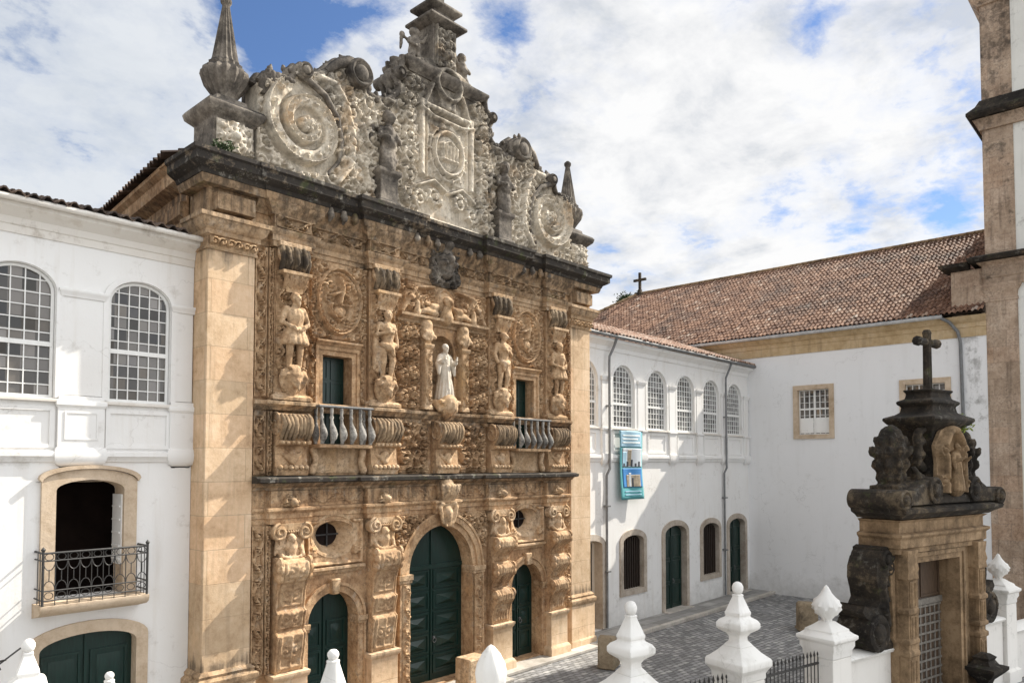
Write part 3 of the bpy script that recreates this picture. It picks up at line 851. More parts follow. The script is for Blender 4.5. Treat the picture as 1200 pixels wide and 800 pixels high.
def robed_figure(h=1.75):
    S = Sculpt(); k = h / 1.75
    S.limb([(0, 0, 0.08 * k), (0, 0, 0.8 * k), (0, -0.01, 1.1 * k), (0, 0, 1.36 * k)], [0.27 * k, 0.215 * k, 0.17 * k, 0.16 * k], 20)
    for i in range(15):
        a = 2 * PI * i / 15
        S.limb([(0.15 * k * math.cos(a), 0.13 * k * math.sin(a), 1.0 * k), (0.245 * k * math.cos(a + 0.08), 0.225 * k * math.sin(a + 0.08), 0.45 * k), (0.29 * k * math.cos(a), 0.27 * k * math.sin(a), 0.05 * k)], [0.02 * k, 0.04 * k, 0.05 * k])
    for sg in (-1, 1):
        S.ball((sg * 0.17 * k, 0, 1.36 * k), 0.10 * k)
        S.limb([(sg * 0.19 * k, 0, 1.36 * k), (sg * 0.31 * k, -0.04, 1.12 * k), (sg * 0.27 * k, -0.21, 1.18 * k)], [0.09 * k, 0.10 * k, 0.085 * k])
        S.limb([(sg * 0.30 * k, -0.06, 1.10 * k), (sg * 0.32 * k, -0.10, 0.82 * k)], [0.10 * k, 0.05 * k])
        S.limb([(sg * 0.27 * k, -0.22, 1.19 * k), (sg * 0.24 * k, -0.30, 1.25 * k)], [0.045 * k, 0.05 * k])
        for q in range(4):
            S.limb([(sg * (0.215 + 0.018 * q) * k, -0.32, 1.27 * k), (sg * (0.20 + 0.022 * q) * k, -0.34, 1.35 * k)], [0.014 * k, 0.011 * k], 8)
        S.limb([(sg * 0.22 * k, -0.29, 1.24 * k), (sg * 0.17 * k, -0.33, 1.28 * k)], [0.018 * k, 0.013 * k], 8)
    S.limb([(0, -0.01, 1.40 * k), (0, -0.03, 1.54 * k)], [0.10 * k, 0.065 * k])
    S.limb([(0, 0.06, 1.42 * k), (0, 0.10, 1.34 * k)], [0.12 * k, 0.09 * k])
    head(S, (0, -0.05, 1.64 * k), 0.115 * k, -0.15, beard=True)
    S.limb([(-0.05 * k, -0.20 * k, 1.05 * k), (-0.06 * k, -0.26 * k, 0.35 * k)], [0.022 * k, 0.022 * k])
    return S


# ------------------------------------------------------------------ church of carved sandstone
church = thing('church', 'golden sandstone church front covered in carved figures, with a scrolled grey gable and green doors', 'church', (0, 0.5, 0))
COLX = (-5.46, -2.46, 2.46, 5.46)
YF = 0.12                                     # carved field behind the pilasters

# wall with its openings
def door_out(c, hw, zs, rise): return arch(c, hw, 0.0, zs, rise, 18)
holes = [arch(0, 1.345, 0.15, 3.66, 1.415, 20)]
for sx in (-1, 1):
    holes.append(arch(4.0 * sx, 0.815, 0.15, 2.72, 0.795, 16))
    holes.append(ellipse(3.98 * sx, 5.03, 0.70, 0.56, 24))
    holes.append([(3.93 * sx - 0.495, 7.5), (3.93 * sx + 0.495, 7.5), (3.93 * sx + 0.495, 9.995), (3.93 * sx - 0.495, 9.995)])
holes.append(arch(0, 0.52, 8.75, 10.55, 0.5, 14))
MB().wall([(-6.47, -0.3), (6.47, -0.3), (6.47, 13.9), (-6.47, 13.9)], holes, YF, 0.85).build('facade_wall', 'sandstone', church)
MB().box(-7.4, 7.4, 0.86, 1.2, -0.3, 13.6).build('back_wall', 'interior_dark', church)
# body behind the front, a little narrower towards the back
k_ = 0.084
body = MB()
body.add([(-7.60, 0.9, -0.3), (7.6, 0.9, -0.3), (7.6 - 22 * k_, 24, -0.3), (-7.6 + 22 * k_, 24, -0.3),
          (-7.60, 0.9, 14.4), (7.6, 0.9, 14.4), (7.6 - 22 * k_, 24, 14.4), (-7.6 + 22 * k_, 24, 14.4)],
         [(4, 5, 6, 7), (1, 2, 6, 5), (2, 3, 7, 6), (3, 0, 4, 7), (0, 1, 5, 4)])
body.build('body_wall', 'sandstone_upper', church)
# moulded eaves of the left side
sp = [(-7.60 + 22.6 * k_, 23.9), (-7.60, 1.3)]
MB().sweep(sp, [(0.0, 12.85), (0.10, 12.9), (0.10, 13.2), (0.22, 13.3), (0.22, 13.62), (0.05, 13.68), (0.05, 14.0), (0.34, 14.15), (0.36, 14.45), (0.5, 14.55), (0.5, 14.66), (0.0, 14.66)]).build('side_eave', 'sandstone', church)

# masonry piers at both ends
for sx in (-1, 1):
    x0, x1 = (-7.69, -6.47) if sx < 0 else (6.47, 7.69)
    MB().box(x0, x1, 0.0, 0.9, 2.0, 12.35).build('pier', 'sandstone_block', church, bevel=0.015)
    pm = MB(); pm.box(x0 - 0.0, x1 + 0.0, 0.0, 0.9, 12.35, 13.8)
    pm.build('pier_head', 'sandstone_upper', church)
    base = MB(); path = [(x0, 0.9), (x0, 0), (x1, 0), (x1, 0.9)]
    base.sweep(path, [(-0.05, -0.3), (0.16, -0.3), (0.16, 0.32), (0.11, 0.38), (0.11, 1.66), (-0.05, 1.66)])
    base.build('plinth', 'sandstone_block', church, bevel=0.01)
    MB().sweep(path, [(-0.05, 1.66), (0.13, 1.66), (0.17, 1.74), (0.17, 1.84), (0.08, 1.90), (0.10, 1.97), (0.02, 2.05), (-0.05, 2.05)]).build('base_moulding', 'sandstone_upper', church)
    cap = MB()
    cap.sweep(path, [(-0.05, 12.20), (0.05, 12.20), (0.05, 12.26), (0.02, 12.28), (0.02, 12.50), (0.10, 12.55), (0.10, 12.66), (0.20, 12.74), (0.26, 12.90), (0.30, 12.92), (0.30, 13.02), (0.06, 13.06), (-0.05, 13.06)])
    cap.build('capital', 'sandstone_upper', church)
    R = Relief(x0 + 0.02, x1 - 0.02, 12.24, 12.52, 0.03)
    for q in range(3):
        cxq = x0 + (q + 0.5) * (x1 - x0) / 3
        R.spiral(cxq - 0.1, 12.38, 0.10, 0, 1, 1.1, 0.03, 0.07); R.spiral(cxq + 0.1, 12.38, 0.10, PI, -1, 1.1, 0.03, 0.07)
    R.build('capital_scrolls', 'sandstone_pale', church, -0.03, 0.06, seed=3)
    R = Relief(x0 + 0.10, x1 - 0.10, 13.14, 13.60, 0.03)
    R.rect(x0 + 0.12, x1 - 0.12, 13.16, 13.58, 0.10); R.fill(x0 + 0.2, x1 - 0.2, 13.2, 13.55, 60, 0.07, 0.11, 0.17, 7 + sx, None, 0.9)
    R.build('frieze_block', 'sandstone_upper', church, 0.0, 0.04, seed=5)

# path in plan of the entablatures, breaking forward over every column
def front_path(dy_col=0.26, pier=0.0, wide=0.56, ends=0.9, field=YF):
    pts = []
    if ends is not None: pts.append((-7.69, ends))
    pts += [(-7.69, pier), (-6.47, pier), (-6.47, field)]
    for cx in COLX: pts += [(cx - wide, field), (cx - wide, field - dy_col), (cx + wide, field - dy_col), (cx + wide, field)]
    pts += [(6.47, field), (6.47, pier), (7.69, pier)]
    if ends is not None: pts.append((7.69, ends))
    return pts


def inner_path(dy_col=0.26, wide=0.56, field=YF, centre=None):
    pts = [(-6.47, field)]
    for cx in COLX[:2]: pts += [(cx - wide, field), (cx - wide, field - dy_col), (cx + wide, field - dy_col), (cx + wide, field)]
    if centre: pts += [(-centre, field), (-centre, field - dy_col), (centre, field - dy_col), (centre, field)]
    for cx in COLX[2:]: pts += [(cx - wide, field), (cx - wide, field - dy_col), (cx + wide, field - dy_col), (cx + wide, field)]
    pts.append((6.47, field)); return pts


# main cornice and entablature
MB().sweep(front_path(0.16, 0.0, 0.60, 1.05), [(-0.1, 13.72), (0.26, 13.72), (0.30, 13.80), (0.32, 13.90), (-0.1, 13.90)]).build('corona', 'sandstone_upper', church)
MB().sweep(front_path(0.16, 0.0, 0.60, 1.05), [(-0.1, 13.903), (0.34, 13.903), (0.38, 14.0), (0.50, 14.06), (0.58, 14.12), (0.58, 14.30), (0.64, 14.34), (0.64, 14.44), (0.2, 14.50), (-0.1, 14.50)]).build('cornice', 'cornice_crust', church, rough=0.012, label='main cornice blackened by weather with tufts of moss')
MB().sweep(inner_path(0.22, 0.58), [(-0.05, 13.42), (0.06, 13.42), (0.10, 13.52), (0.20, 13.60), (0.28, 13.715), (-0.05, 13.715)]).build('bed_moulding', 'sandstone_upper', church)
MB().sweep(inner_path(0.24, 0.56), [(-0.05, 12.60), (0.03, 12.60), (0.03, 12.72), (0.07, 12.74), (0.07, 12.88), (0.16, 12.96), (0.18, 13.04), (0.04, 13.07), (-0.05, 13.07)]).build('architrave', 'sandstone_upper', church)
fr = [(-5.98, -5.98)]
edges_ = [-6.42, -6.02, -4.90, -3.02, -1.90, -0.62]
def frieze(xa, xb, y, z0, z1, seed, mat='sandstone_upper', h=0.075):
    R = Relief(xa, xb, z0, z1, 0.03)
    R.rinceau(xa + 0.06, xb - 0.06, (z0 + z1) / 2, (z1 - z0) * 0.9, h, False, seed)
    R.stroke([(xa, z0 + 0.015), (xb, z0 + 0.015)], 0.03, 0.03, h * 0.6); R.stroke([(xa, z1 - 0.015), (xb, z1 - 0.015)], 0.03, 0.03, h * 0.6)
    R.build('frieze_panel', mat, church, y, 0.04, seed=seed)
for sx in (-1, 1):
    for i, (a, b) in enumerate([(4.88 - 1.86, 4.88), (0.66, 1.88)]):
        xa, xb = (a, b) if sx > 0 else (-b, -a)
        frieze(xa, xb, YF - 0.01, 13.07, 13.42, 20 + i + sx)
    for cx in (2.46 * sx, 5.46 * sx):
        MB().box(cx - 0.54, cx + 0.54, YF - 0.24, YF + 0.02, 13.07, 13.42).build('frieze_block', 'sandstone_upper', church)
        frieze(cx - 0.50, cx + 0.50, YF - 0.245, 13.09, 13.40, 30 + int(cx * 3))
# cresting carved over the middle of the entablature
R = Relief(-0.72, 0.72, 12.55, 14.12, 0.03)
R.oval(0, 13.35, 0.36, 0.5, 0.14, 0.16)
for sx in (-1, 1):
    R.spiral(0.45 * sx, 13.75, 0.24, 0, sx, 1.4, 0.07, 0.24); R.spiral(0.45 * sx, 12.95, 0.22, 0, -sx, 1.4, 0.07, 0.22)
    for q in range(5): R.leaf(0.1 * sx, 12.75 + 0.28 * q, (0.3 if sx > 0 else PI - 0.3), 0.55, 0.07, 0.18, 2, 0.6 * sx)
    R.dot(0.2 * sx, 13.3, 0.13, 0.42)
R.dot(0, 13.45, 0.2, 0.45); R.dot(0, 13.9, 0.2, 0.4); R.fill(-0.6, 0.6, 12.65, 14.0, 60, 0.07, 0.12, 0.22, 9, 0.0, 0.6)
R.build('crest', 'pediment_dark', church, YF - 0.03, 0.1, [(-0.45, 12.6), (0.45, 12.6), (0.62, 12.8), (0.55, 13.3), (0.68, 13.7), (0.5, 14.05), (0, 14.1), (-0.5, 14.05), (-0.68, 13.7), (-0.55, 13.3), (-0.62, 12.8)], seed=4, depth=1.1)

rn_ = random.Random(5)
for q in range(23):
    x = -4.9 + 0.44 * q + rn_.uniform(-.05, .05)
    if abs(abs(x) - 2.46) < 0.7 or abs(x) < 0.5: continue
    S = Sculpt(); h_ = rn_.uniform(0.16, 0.30)
    S.limb([(x, -0.26, 13.92), (x, -0.30, 13.92 - h_ * 0.6), (x, -0.22, 13.92 - h_)], [0.085, 0.10, 0.05], 8)
    for sg in (-1, 1): S.limb([(x, -0.28, 13.88), (x + sg * 0.10, -0.26, 13.80)], [0.05, 0.035], 8)
    S.build('cornice_leaf', 'pediment_dark' if q % 3 else 'sandstone_upper', church, 0.03)

# middle ledge between the storeys
MB().sweep(inner_path(0.12, 0.6), [(-0.05, 6.30), (0.06, 6.31), (0.10, 6.38), (0.20, 6.42), (0.28, 6.50), (-0.05, 6.50)]).build('ledge_moulding', 'sandstone_upper', church)
MB().sweep(inner_path(0.12, 0.6), [(-0.05, 6.503), (0.34, 6.503), (0.39, 6.53), (0.40, 6.62), (0.32, 6.66), (-0.05, 6.69)]).build('ledge', 'cornice_crust', church, rough=0.006, label='dark weathered ledge between the two storeys')
MB().sweep(inner_path(0.24, 0.56, YF, 0.42), [(-0.05, 5.46), (0.02, 5.46), (0.02, 5.58), (0.06, 5.60), (0.06, 5.72), (0.14, 5.80), (0.14, 5.86), (0.0, 5.88), (-0.05, 5.88)]).build('architrave', 'sandstone', church)
for sx in (-1, 1):
    for i, (a, b) in enumerate([(3.02, 4.90), (0.46, 1.90)]):
        xa, xb = (a, b) if sx > 0 else (-b, -a)
        R = Relief(xa, xb, 5.88, 6.30, 0.03); R.rinceau(xa + 0.05, xb - 0.05, 6.09, 0.34, 0.03, False, 40 + i)
        R.build('frieze_panel', 'sandstone', church, YF - 0.005, 0.03, seed=i)
    for cx in (2.46 * sx, 5.46 * sx):
        MB().box(cx - 0.54, cx + 0.54, YF - 0.22, YF + 0.02, 5.88, 6.30).build('frieze_block', 'sandstone_carved', church)
        R = Relief(cx - 0.3, cx + 0.3, 5.84, 6.25, 0.03)
        for q in (-0.9, -0.3, 0.3, 0.9): R.leaf(cx, 5.88, PI / 2 + q, 0.32, 0.05, 0.09, 2, 0)
        R.dot(cx, 6.0, 0.12, 0.16); R.build('frieze_leaf', 'sandstone_pale', church, YF - 0.222, 0.01, [(cx - 0.3, 5.84), (cx + 0.3, 5.84), (cx + 0.12, 6.2), (cx, 6.25), (cx - 0.12, 6.2)], seed=2)
MB().sweep(inner_path(0.16, 0.55), [(-0.05, 8.38), (0.05, 8.38), (0.10, 8.46), (0.20, 8.52), (0.20, 8.60), (0.05, 8.64), (-0.05, 8.64)]).build('string_course', 'sandstone_pale', church)

# carved strips beside the columns
for sx in (-1, 1):
    for (a, b, d, s_) in ((6.12, 6.44, 0.0, 1), (5.98, 6.09, 0.06, 2)):
        for (z0, z1) in ((1.7, 5.42), (6.72, 8.34), (8.70, 12.55)):
            xa, xb = (a, b) if sx > 0 else (-b, -a)
            R = Relief(xa, xb, z0, z1, 0.028)
            R.stroke([(xa + 0.01, z0), (xa + 0.01, z1)], 0.028, 0.028, 0.05); R.stroke([(xb - 0.01, z0), (xb - 0.01, z1)], 0.028, 0.028, 0.05)
            R.rinceau(z0 + 0.04, z1 - 0.04, (xa + xb) / 2, (xb - xa) * 0.9, 0.085, True, s_ * 11 + int(z0))
            R.build('carved_strip', 'sandstone_carved', church, YF - d, 0.06 + d, seed=s_)
    for cx in (-1, 1):
        pass
    # narrow strips on the inner side of the window bays
    for (a, b) in ((3.05, 3.28), (4.66, 4.88)):
        for (z0, z1) in ((8.70, 12.5),):
            xa, xb = (a, b) if sx > 0 else (-b, -a)
            R = Relief(xa, xb, z0, z1, 0.028); R.rinceau(z0, z1, (xa + xb) / 2, 0.2, 0.07, True, 77)
            R.build('carved_strip', 'sandstone_carved', church, YF, 0.03, seed=8)

# ---- lower columns: plinth, scrolled console, bust, capital
def console_profile(kind):
    """(y, z) silhouette of a wavy console, front is negative y"""
    pts = [(YF, 1.68)]
    if kind == 'rolls':
        wave = [(1.68, -0.12), (1.9, -0.10), (2.25, -0.20), (2.48, -0.36), (2.66, -0.38), (2.80, -0.26), (2.86, -0.10), (3.0, -0.12), (3.2, -0.27), (3.38, -0.40), (3.56, -0.40), (3.68, -0.26), (3.72, -0.12), (3.9, -0.14), (4.08, -0.30), (4.26, -0.46), (4.42, -0.46), (4.54, -0.34), (4.56, -0.10)]
    else:
        wave = [(1.68, -0.14), (1.9, -0.14), (2.4, -0.22), (2.62, -0.26), (2.66, -0.20), (2.72, -0.14), (3.0, -0.20), (3.2, -0.26), (3.24, -0.18), (3.3, -0.16), (3.7, -0.20), (3.95, -0.30), (4.12, -0.44), (4.32, -0.50), (4.48, -0.46), (4.56, -0.34), (4.58, -0.10)]
    for z, y in wave: pts.append((y, z))
    pts.append((YF, 4.6)); return pts


for ci, cx in enumerate(COLX):
    pl = MB(); pth = [(cx - 0.47, YF + 0.02), (cx - 0.47, -0.24), (cx + 0.47, -0.24), (cx + 0.47, YF + 0.02)]
    pl.sweep(pth, [(-0.45, -0.3), (0.10, -0.3), (0.10, 0.34), (0.05, 0.42), (0.0, 0.46), (0.0, 1.48), (0.04, 1.52), (0.07, 1.60), (0.07, 1.66), (-0.45, 1.68)])
    pl.build('column_plinth', 'sandstone_block', church, bevel=0.008)
    kind = 'rolls' if ci >= 2 else 'panel'
    cs = MB(); cs.prism(console_profile(kind), cx - 0.42, cx + 0.42, 'x')
    c_ob = cs.build('console', 'sandstone', church, smooth=50)
    # ribs running over the console
    prof = console_profile(kind)[1:-1]
    rb = MB()
    for xx, rr in ((-0.39, 0.035), (0.39, 0.035)):
        rb.tube([(cx + xx, y - 0.005, z) for y, z in prof], rr, 6)
    for (y, z, r) in [(p[0] + 0.1, p[1], 0.15) for p in prof if p[0] < -0.37][:6]:
        for sg in (-1, 1):
            n0 = len(rb.v); rb.lathe(0, 0, [(r, -0.04), (r, 0.03), (r * 0.6, 0.05), (r * 0.25, 0.09)], 12)
            rb.xform(Matrix.Translation((cx + sg * 0.42, y, z)) @ Matrix.Rotation(sg * PI / 2, 4, 'Y'), n0)
    rb.build('console_ribs', 'sandstone', church, smooth=50)
    zs_ = [p[1] for p in prof]; ys_ = [p[0] for p in prof]
    R = Relief(cx - 0.35, cx + 0.35, 1.72, 4.52, 0.024)
    for (za, zb) in (((1.74, 2.3), (2.32, 2.84), (2.9, 3.66), (3.74, 4.5)) if kind == 'rolls' else ((1.76, 2.62), (2.78, 3.22), (3.34, 3.92), (3.96, 4.5))):
        R.stroke([(cx - 0.30, za + 0.03), (cx - 0.30, zb - 0.03)], 0.03, 0.03, 0.035); R.stroke([(cx + 0.30, za + 0.03), (cx + 0.30, zb - 0.03)], 0.03, 0.03, 0.035)
        if kind == 'rolls':
            for q in range(-2, 3): R.stroke([(cx + 0.07 * q, zb - 0.03), (cx + 0.115 * q, (za + zb) / 2), (cx + 0.13 * q, za + 0.06)], 0.04, 0.05, 0.05)
        else:
            R.stroke([(cx - 0.30, za + 0.03), (cx + 0.30, za + 0.03)], 0.03, 0.03, 0.03)
            zm = (za + zb) / 2; rr = min(0.16, (zb - za) * 0.36)
            for sg in (-1, 1): R.spiral(cx + sg * 0.14, zm, rr, PI / 2, sg, 1.3, 0.032, 0.045, True, 2)
            R.stroke([(cx, za + 0.06), (cx, zb - 0.05)], 0.03, 0.03, 0.04)
    R.build('console_carving', 'sandstone_carved', church, 0.0, 0.03, P=lambda a_, z_, d_: (a_, float(np.interp(z_, zs_, ys_)) + d_ + 0.004, z_), seed=ci, depth=1.2)
    # bust with garland under the capital
    S = Sculpt()
    S.limb([(cx, -0.06, 4.55), (cx, -0.12, 4.74), (cx, -0.14, 4.88)], [0.15, 0.17, 0.20])
    head(S, (cx - 0.02, -0.24, 5.06), 0.125, 0.2 if ci < 2 else -0.2, beard=False)
    for sg in (-1, 1):
        S.limb([(cx + sg * 0.20, -0.12, 4.90), (cx + sg * 0.33, -0.14, 4.78), (cx + sg * 0.30, -0.24, 4.64)], [0.08, 0.07, 0.06])
        S.limb([(cx + sg * 0.34, -0.06, 5.16), (cx + sg * 0.36, -0.10, 4.95), (cx + sg * 0.40, -0.08, 4.68)], [0.05, 0.06, 0.04])
    for q in range(7): S.ball((cx - 0.30 + 0.1 * q, -0.27, 4.64 - 0.07 * math.sin(q * PI / 6)), 0.055)
    S.build('bust', 'sandstone_pale', church, 0.03)
    cp = MB(); cp.box(cx - 0.45, cx + 0.45, -0.22, YF + 0.02, 5.30, 5.46)
    cp.box(cx - 0.32, cx + 0.32, -0.16, YF + 0.02, 4.6, 5.30)
    for q in range(8): cp.lathe(cx - 0.24 + 0.069 * q, -0.22, [(0.0, 0), (0.03, 0.03), (0.035, 0.06), (0.0, 0.1)], 8, z0=5.20)
    cp.build('capital', 'sandstone_pale', church)
    for sg in (-1, 1):
        vo = MB(); pts = []
        for i in range(40):
            t = i / 39; a = PI / 2 - sg * 2 * PI * 1.6 * t; r = 0.19 * (1 - t) + 0.03
            pts.append((cx + sg * 0.36 + r * math.cos(a), -0.24 - 0.05 * t, 5.24 + r * math.sin(a)))
        vo.tube(pts, 0.045, 6, 0.035)
        n0 = len(vo.v); vo.lathe(0, 0, [(0.2, 0), (0.2, 0.22), (0.12, 0.24)], 16)
        vo.xform(Matrix.Translation((cx + sg * 0.36, -0.01, 5.24)) @ Matrix.Rotation(PI / 2, 4, 'X'), n0)
        vo.build('volute', 'sandstone_pale', church, smooth=50)

# ---- oculus panels above the small doors
for sx in (-1, 1):
    cx = 3.98 * sx
    fun = MB(); n = 28; ins_ = ellipse(cx, 5.03, 0.34, 0.31, n); out_ = ellipse(cx, 5.03, 0.68, 0.54, n); o2 = ellipse(cx, 5.03, 0.76, 0.61, n)
    vs_ = [(a, YF + 0.36, z) for a, z in ins_] + [(a, YF - 0.045, z) for a, z in out_] + [(a, YF - 0.06, z) for a, z in o2] + [(a, YF + 0.02, z) for a, z in o2]
    fs_ = []
    for r in range(3):
        for i in range(n): fs_.append((r * n + i, r * n + (i + 1) % n, (r + 1) * n + (i + 1) % n, (r + 1) * n + i))
    fun.add(vs_, fs_); fun.build('oculus_frame', 'sandstone_pale', church, smooth=40)
    oc = MB(); oc.box(cx - 0.5, cx + 0.5, 0.50, 0.53, 4.5, 5.55); oc.build('oculus_glass', 'interior_dark', church)
    ob = MB(); ob.box(cx - 0.02, cx + 0.02, 0.44, 0.48, 4.6, 5.5); ob.box(cx - 0.45, cx + 0.45, 0.44, 0.48, 5.01, 5.05); ob.build('oculus_bars', 'iron', church)
    R = Relief(cx - 0.88, cx + 0.88, 4.22, 5.45, 0.03)
    for (a, b, c, d) in ((-0.86, -0.86, 4.25, 5.43), (0.86, 0.86, 4.25, 5.43)): R.stroke([(cx + a, c), (cx + b, d)], 0.05, 0.05, 0.05)
    R.stroke([(cx - 0.86, 4.27), (cx + 0.86, 4.27)], 0.05, 0.05, 0.06); R.stroke([(cx - 0.86, 5.42), (cx + 0.86, 5.42)], 0.05, 0.05, 0.06)
    for sg in (-1, 1):
        for q in (0, 1, 2): R.leaf(cx + sg * 0.62, 4.52, (0.2 + 0.6 * q) if sg > 0 else PI - (0.2 + 0.6 * q), 0.26, 0.045, 0.07)
    R.H[((R.gx[None, :] - cx) / 0.70) ** 2 + ((R.gz[:, None] - 5.03) / 0.60) ** 2 < 1] = -0.3
    R2 = R
    poly = None
    # keep only the rim outside the oculus
    X, Z = np.meshgrid(R.gx, R.gz)
    R.H[((X - cx) / 0.70) ** 2 + ((Z - 5.03) / 0.60) ** 2 < 1] = -0.05
    half = []
    for nm, zz0, zz1 in (('l', 4.22, 5.45),):
        for sg in (-1, 1):
            th = np.linspace(-PI / 2, PI / 2, 20)
            pl_ = [(cx, 4.22), (cx + sg * 0.88, 4.22), (cx + sg * 0.88, 5.45), (cx, 5.45)]
            pl_ += [(cx + sg * 0.70 * math.cos(t), 5.03 + 0.40 * math.sin(t) if math.sin(t) > 0 else 5.03 + 0.60 * math.sin(t)) for t in th[::-1]]
            Rh = Relief(cx - 0.88, cx + 0.88, 4.22, 5.45, 0.03); Rh.H = R.H.copy()
            Rh.build('oculus_panel', 'sandstone', church, YF - 0.02, 0.03, pl_, seed=6)
    sl = MB(); sl.sweep([(cx - 0.95, YF), (cx + 0.95, YF)], [(-0.02, 4.0), (0.06, 4.0), (0.10, 4.08), (0.18, 4.12), (0.18, 4.18), (0.04, 4.22), (-0.02, 4.22)]); sl.build('oculus_sill', 'sandstone_pale', church)

# ---- doors
def panel_door(name, cx, hw, z0, zs, rise, y, parent, rows, raised=0.05, world=True):
    d = MB(); d.prism(arch(cx, hw, z0, zs, rise, 16), y, y + 0.08)
    ob = d.build(name, 'green_door', parent, world)
    p = MB()
    for sg in (-1, 1):
        for (za, zb) in rows:
            xa, xb = cx + sg * 0.09, cx + sg * (hw - 0.12)
            if xa > xb: xa, xb = xb, xa
            w_ = xb - xa; hh = zb - za; mx = (xa + xb) / 2; mz = (za + zb) / 2
            p.band([(xa + 0.06, za + 0.06), (xb - 0.06, za + 0.06), (xb - 0.06, zb - 0.06), (xa + 0.06, zb - 0.06)], [(xa, za), (xb, za), (xb, zb), (xa, zb)], y - 0.035, y + 0.01, True)
            q = 0.14
            p.add([(xa + q, y - 0.01, za + q), (xb - q, y - 0.01, za + q), (xb - q, y - 0.01, zb - q), (xa + q, y - 0.01, zb - q), (xa + q * 2, y - raised, za + q * 2), (xb - q * 2, y - raised, za + q * 2), (xb - q * 2, y - raised, zb - q * 2), (xa + q * 2, y - raised, zb - q * 2)] if hh > 0.62 and w_ > 0.62 else
                  [(xa + q, y - 0.01, za + q), (xb - q, y - 0.01, za + q), (xb - q, y - 0.01, zb - q), (xa + q, y - 0.01, zb - q), (mx - 0.02, y - raised, mz - 0.02), (mx + 0.02, y - raised, mz - 0.02), (mx + 0.02, y - raised, mz + 0.02), (mx - 0.02, y - raised, mz + 0.02)],
                  [(0, 1, 5, 4), (1, 2, 6, 5), (2, 3, 7, 6), (3, 0, 4, 7), (4, 5, 6, 7)])
    p.box(cx - 0.035, cx + 0.035, y - 0.045, y + 0.01, z0, zs + rise * 0.96)
    p.build('door_panels', 'green_door', ob, world)
    rg = MB(); zr = z0 + 1.25
    rg.tube([(cx + 0.11 + 0.07 * math.cos(t), y - 0.075, zr + 0.07 * math.sin(t)) for t in np.linspace(0, 2 * PI, 13)], 0.012, 6); rg.box(cx + 0.08, cx + 0.14, y - 0.07, y, zr + 0.05, zr + 0.13)
    rg.build('handle', 'iron_grey', ob, world, smooth=50)
    return ob


portal = panel_door('door', 0, 1.36, 0.15, 3.66, 1.42, 0.62, church, [(0.35, 0.95), (1.02, 1.62), (1.69, 2.29), (2.36, 2.96), (3.03, 3.63)], 0.14)
pb = MB(); pb.box(-1.3, 1.3, 0.55, 0.64, 3.66, 3.80)
pb.build('door_transom', 'green_door', portal)
for sx in (-1, 1):
    panel_door('door', 4.0 * sx, 0.82, 0.15, 2.72, 0.80, 0.55, church, [(0.35, 1.05), (1.15, 1.85), (1.95, 2.65)], 0.06)
    # moulded surround with imposts and keystone
    cx = 4.0 * sx
    m_ = MB()
    m_.band(arch(cx, 0.80, 0.1, 2.72, 0.78, 18), arch(cx, 0.98, 0.1, 2.72, 0.96, 18), YF - 0.08, 0.4)
    m_.band(arch(cx, 0.983, 0.1, 2.72, 0.963, 18), arch(cx, 1.06, 0.1, 2.72, 1.05, 18), YF - 0.12, 0.3)
    m_.build('door_surround', 'sandstone', church, smooth=30)
    for sg in (-1, 1):
        im = MB(); im.box(cx + sg * 0.76, cx + sg * 1.10, YF - 0.16, 0.42, 2.60, 2.74); im.box(cx + sg * 0.78, cx + sg * 1.08, YF - 0.13, 0.42, 2.52, 2.597)
        im.build('impost', 'sandstone_pale', church, bevel=0.01)
    ks = MB(); ks.prism([(cx - 0.11, 3.44), (cx + 0.11, 3.44), (cx + 0.16, 3.86), (cx - 0.16, 3.86)], YF - 0.2, 0.3)
    ks.build('keystone', 'sandstone_pale', church, bevel=0.03)
m_ = MB()
m_.band(arch(0, 1.33, 0.1, 3.66, 1.40, 24), arch(0, 1.50, 0.1, 3.66, 1.57, 24), YF - 0.05, 0.5)
m_.band(arch(0, 1.503, 0.1, 3.66, 1.573, 24), arch(0, 1.68, 0.1, 3.66, 1.75, 24), YF - 0.12, 0.3)
m_.band(arch(0, 1.683, 0.1, 3.66, 1.753, 24), arch(0, 1.76, 0.1, 3.66, 1.83, 24), YF - 0.16, 0.2)
m_.build('portal_arch', 'sandstone', church, smooth=30)
for sg in (-1, 1):
    im = MB(); im.box(sg * 1.28, sg * 1.82, YF - 0.20, 0.52, 3.52, 3.68); im.box(sg * 1.30, sg * 1.80, YF - 0.17, 0.52, 3.43, 3.517); im.build('impost', 'sandstone_pale', church, bevel=0.01)
    im = MB(); im.box(sg * 1.28, sg * 1.82, YF - 0.22, 0.5, -0.2, 0.45); im.build('jamb_base', 'sandstone_pale', church, bevel=0.01)
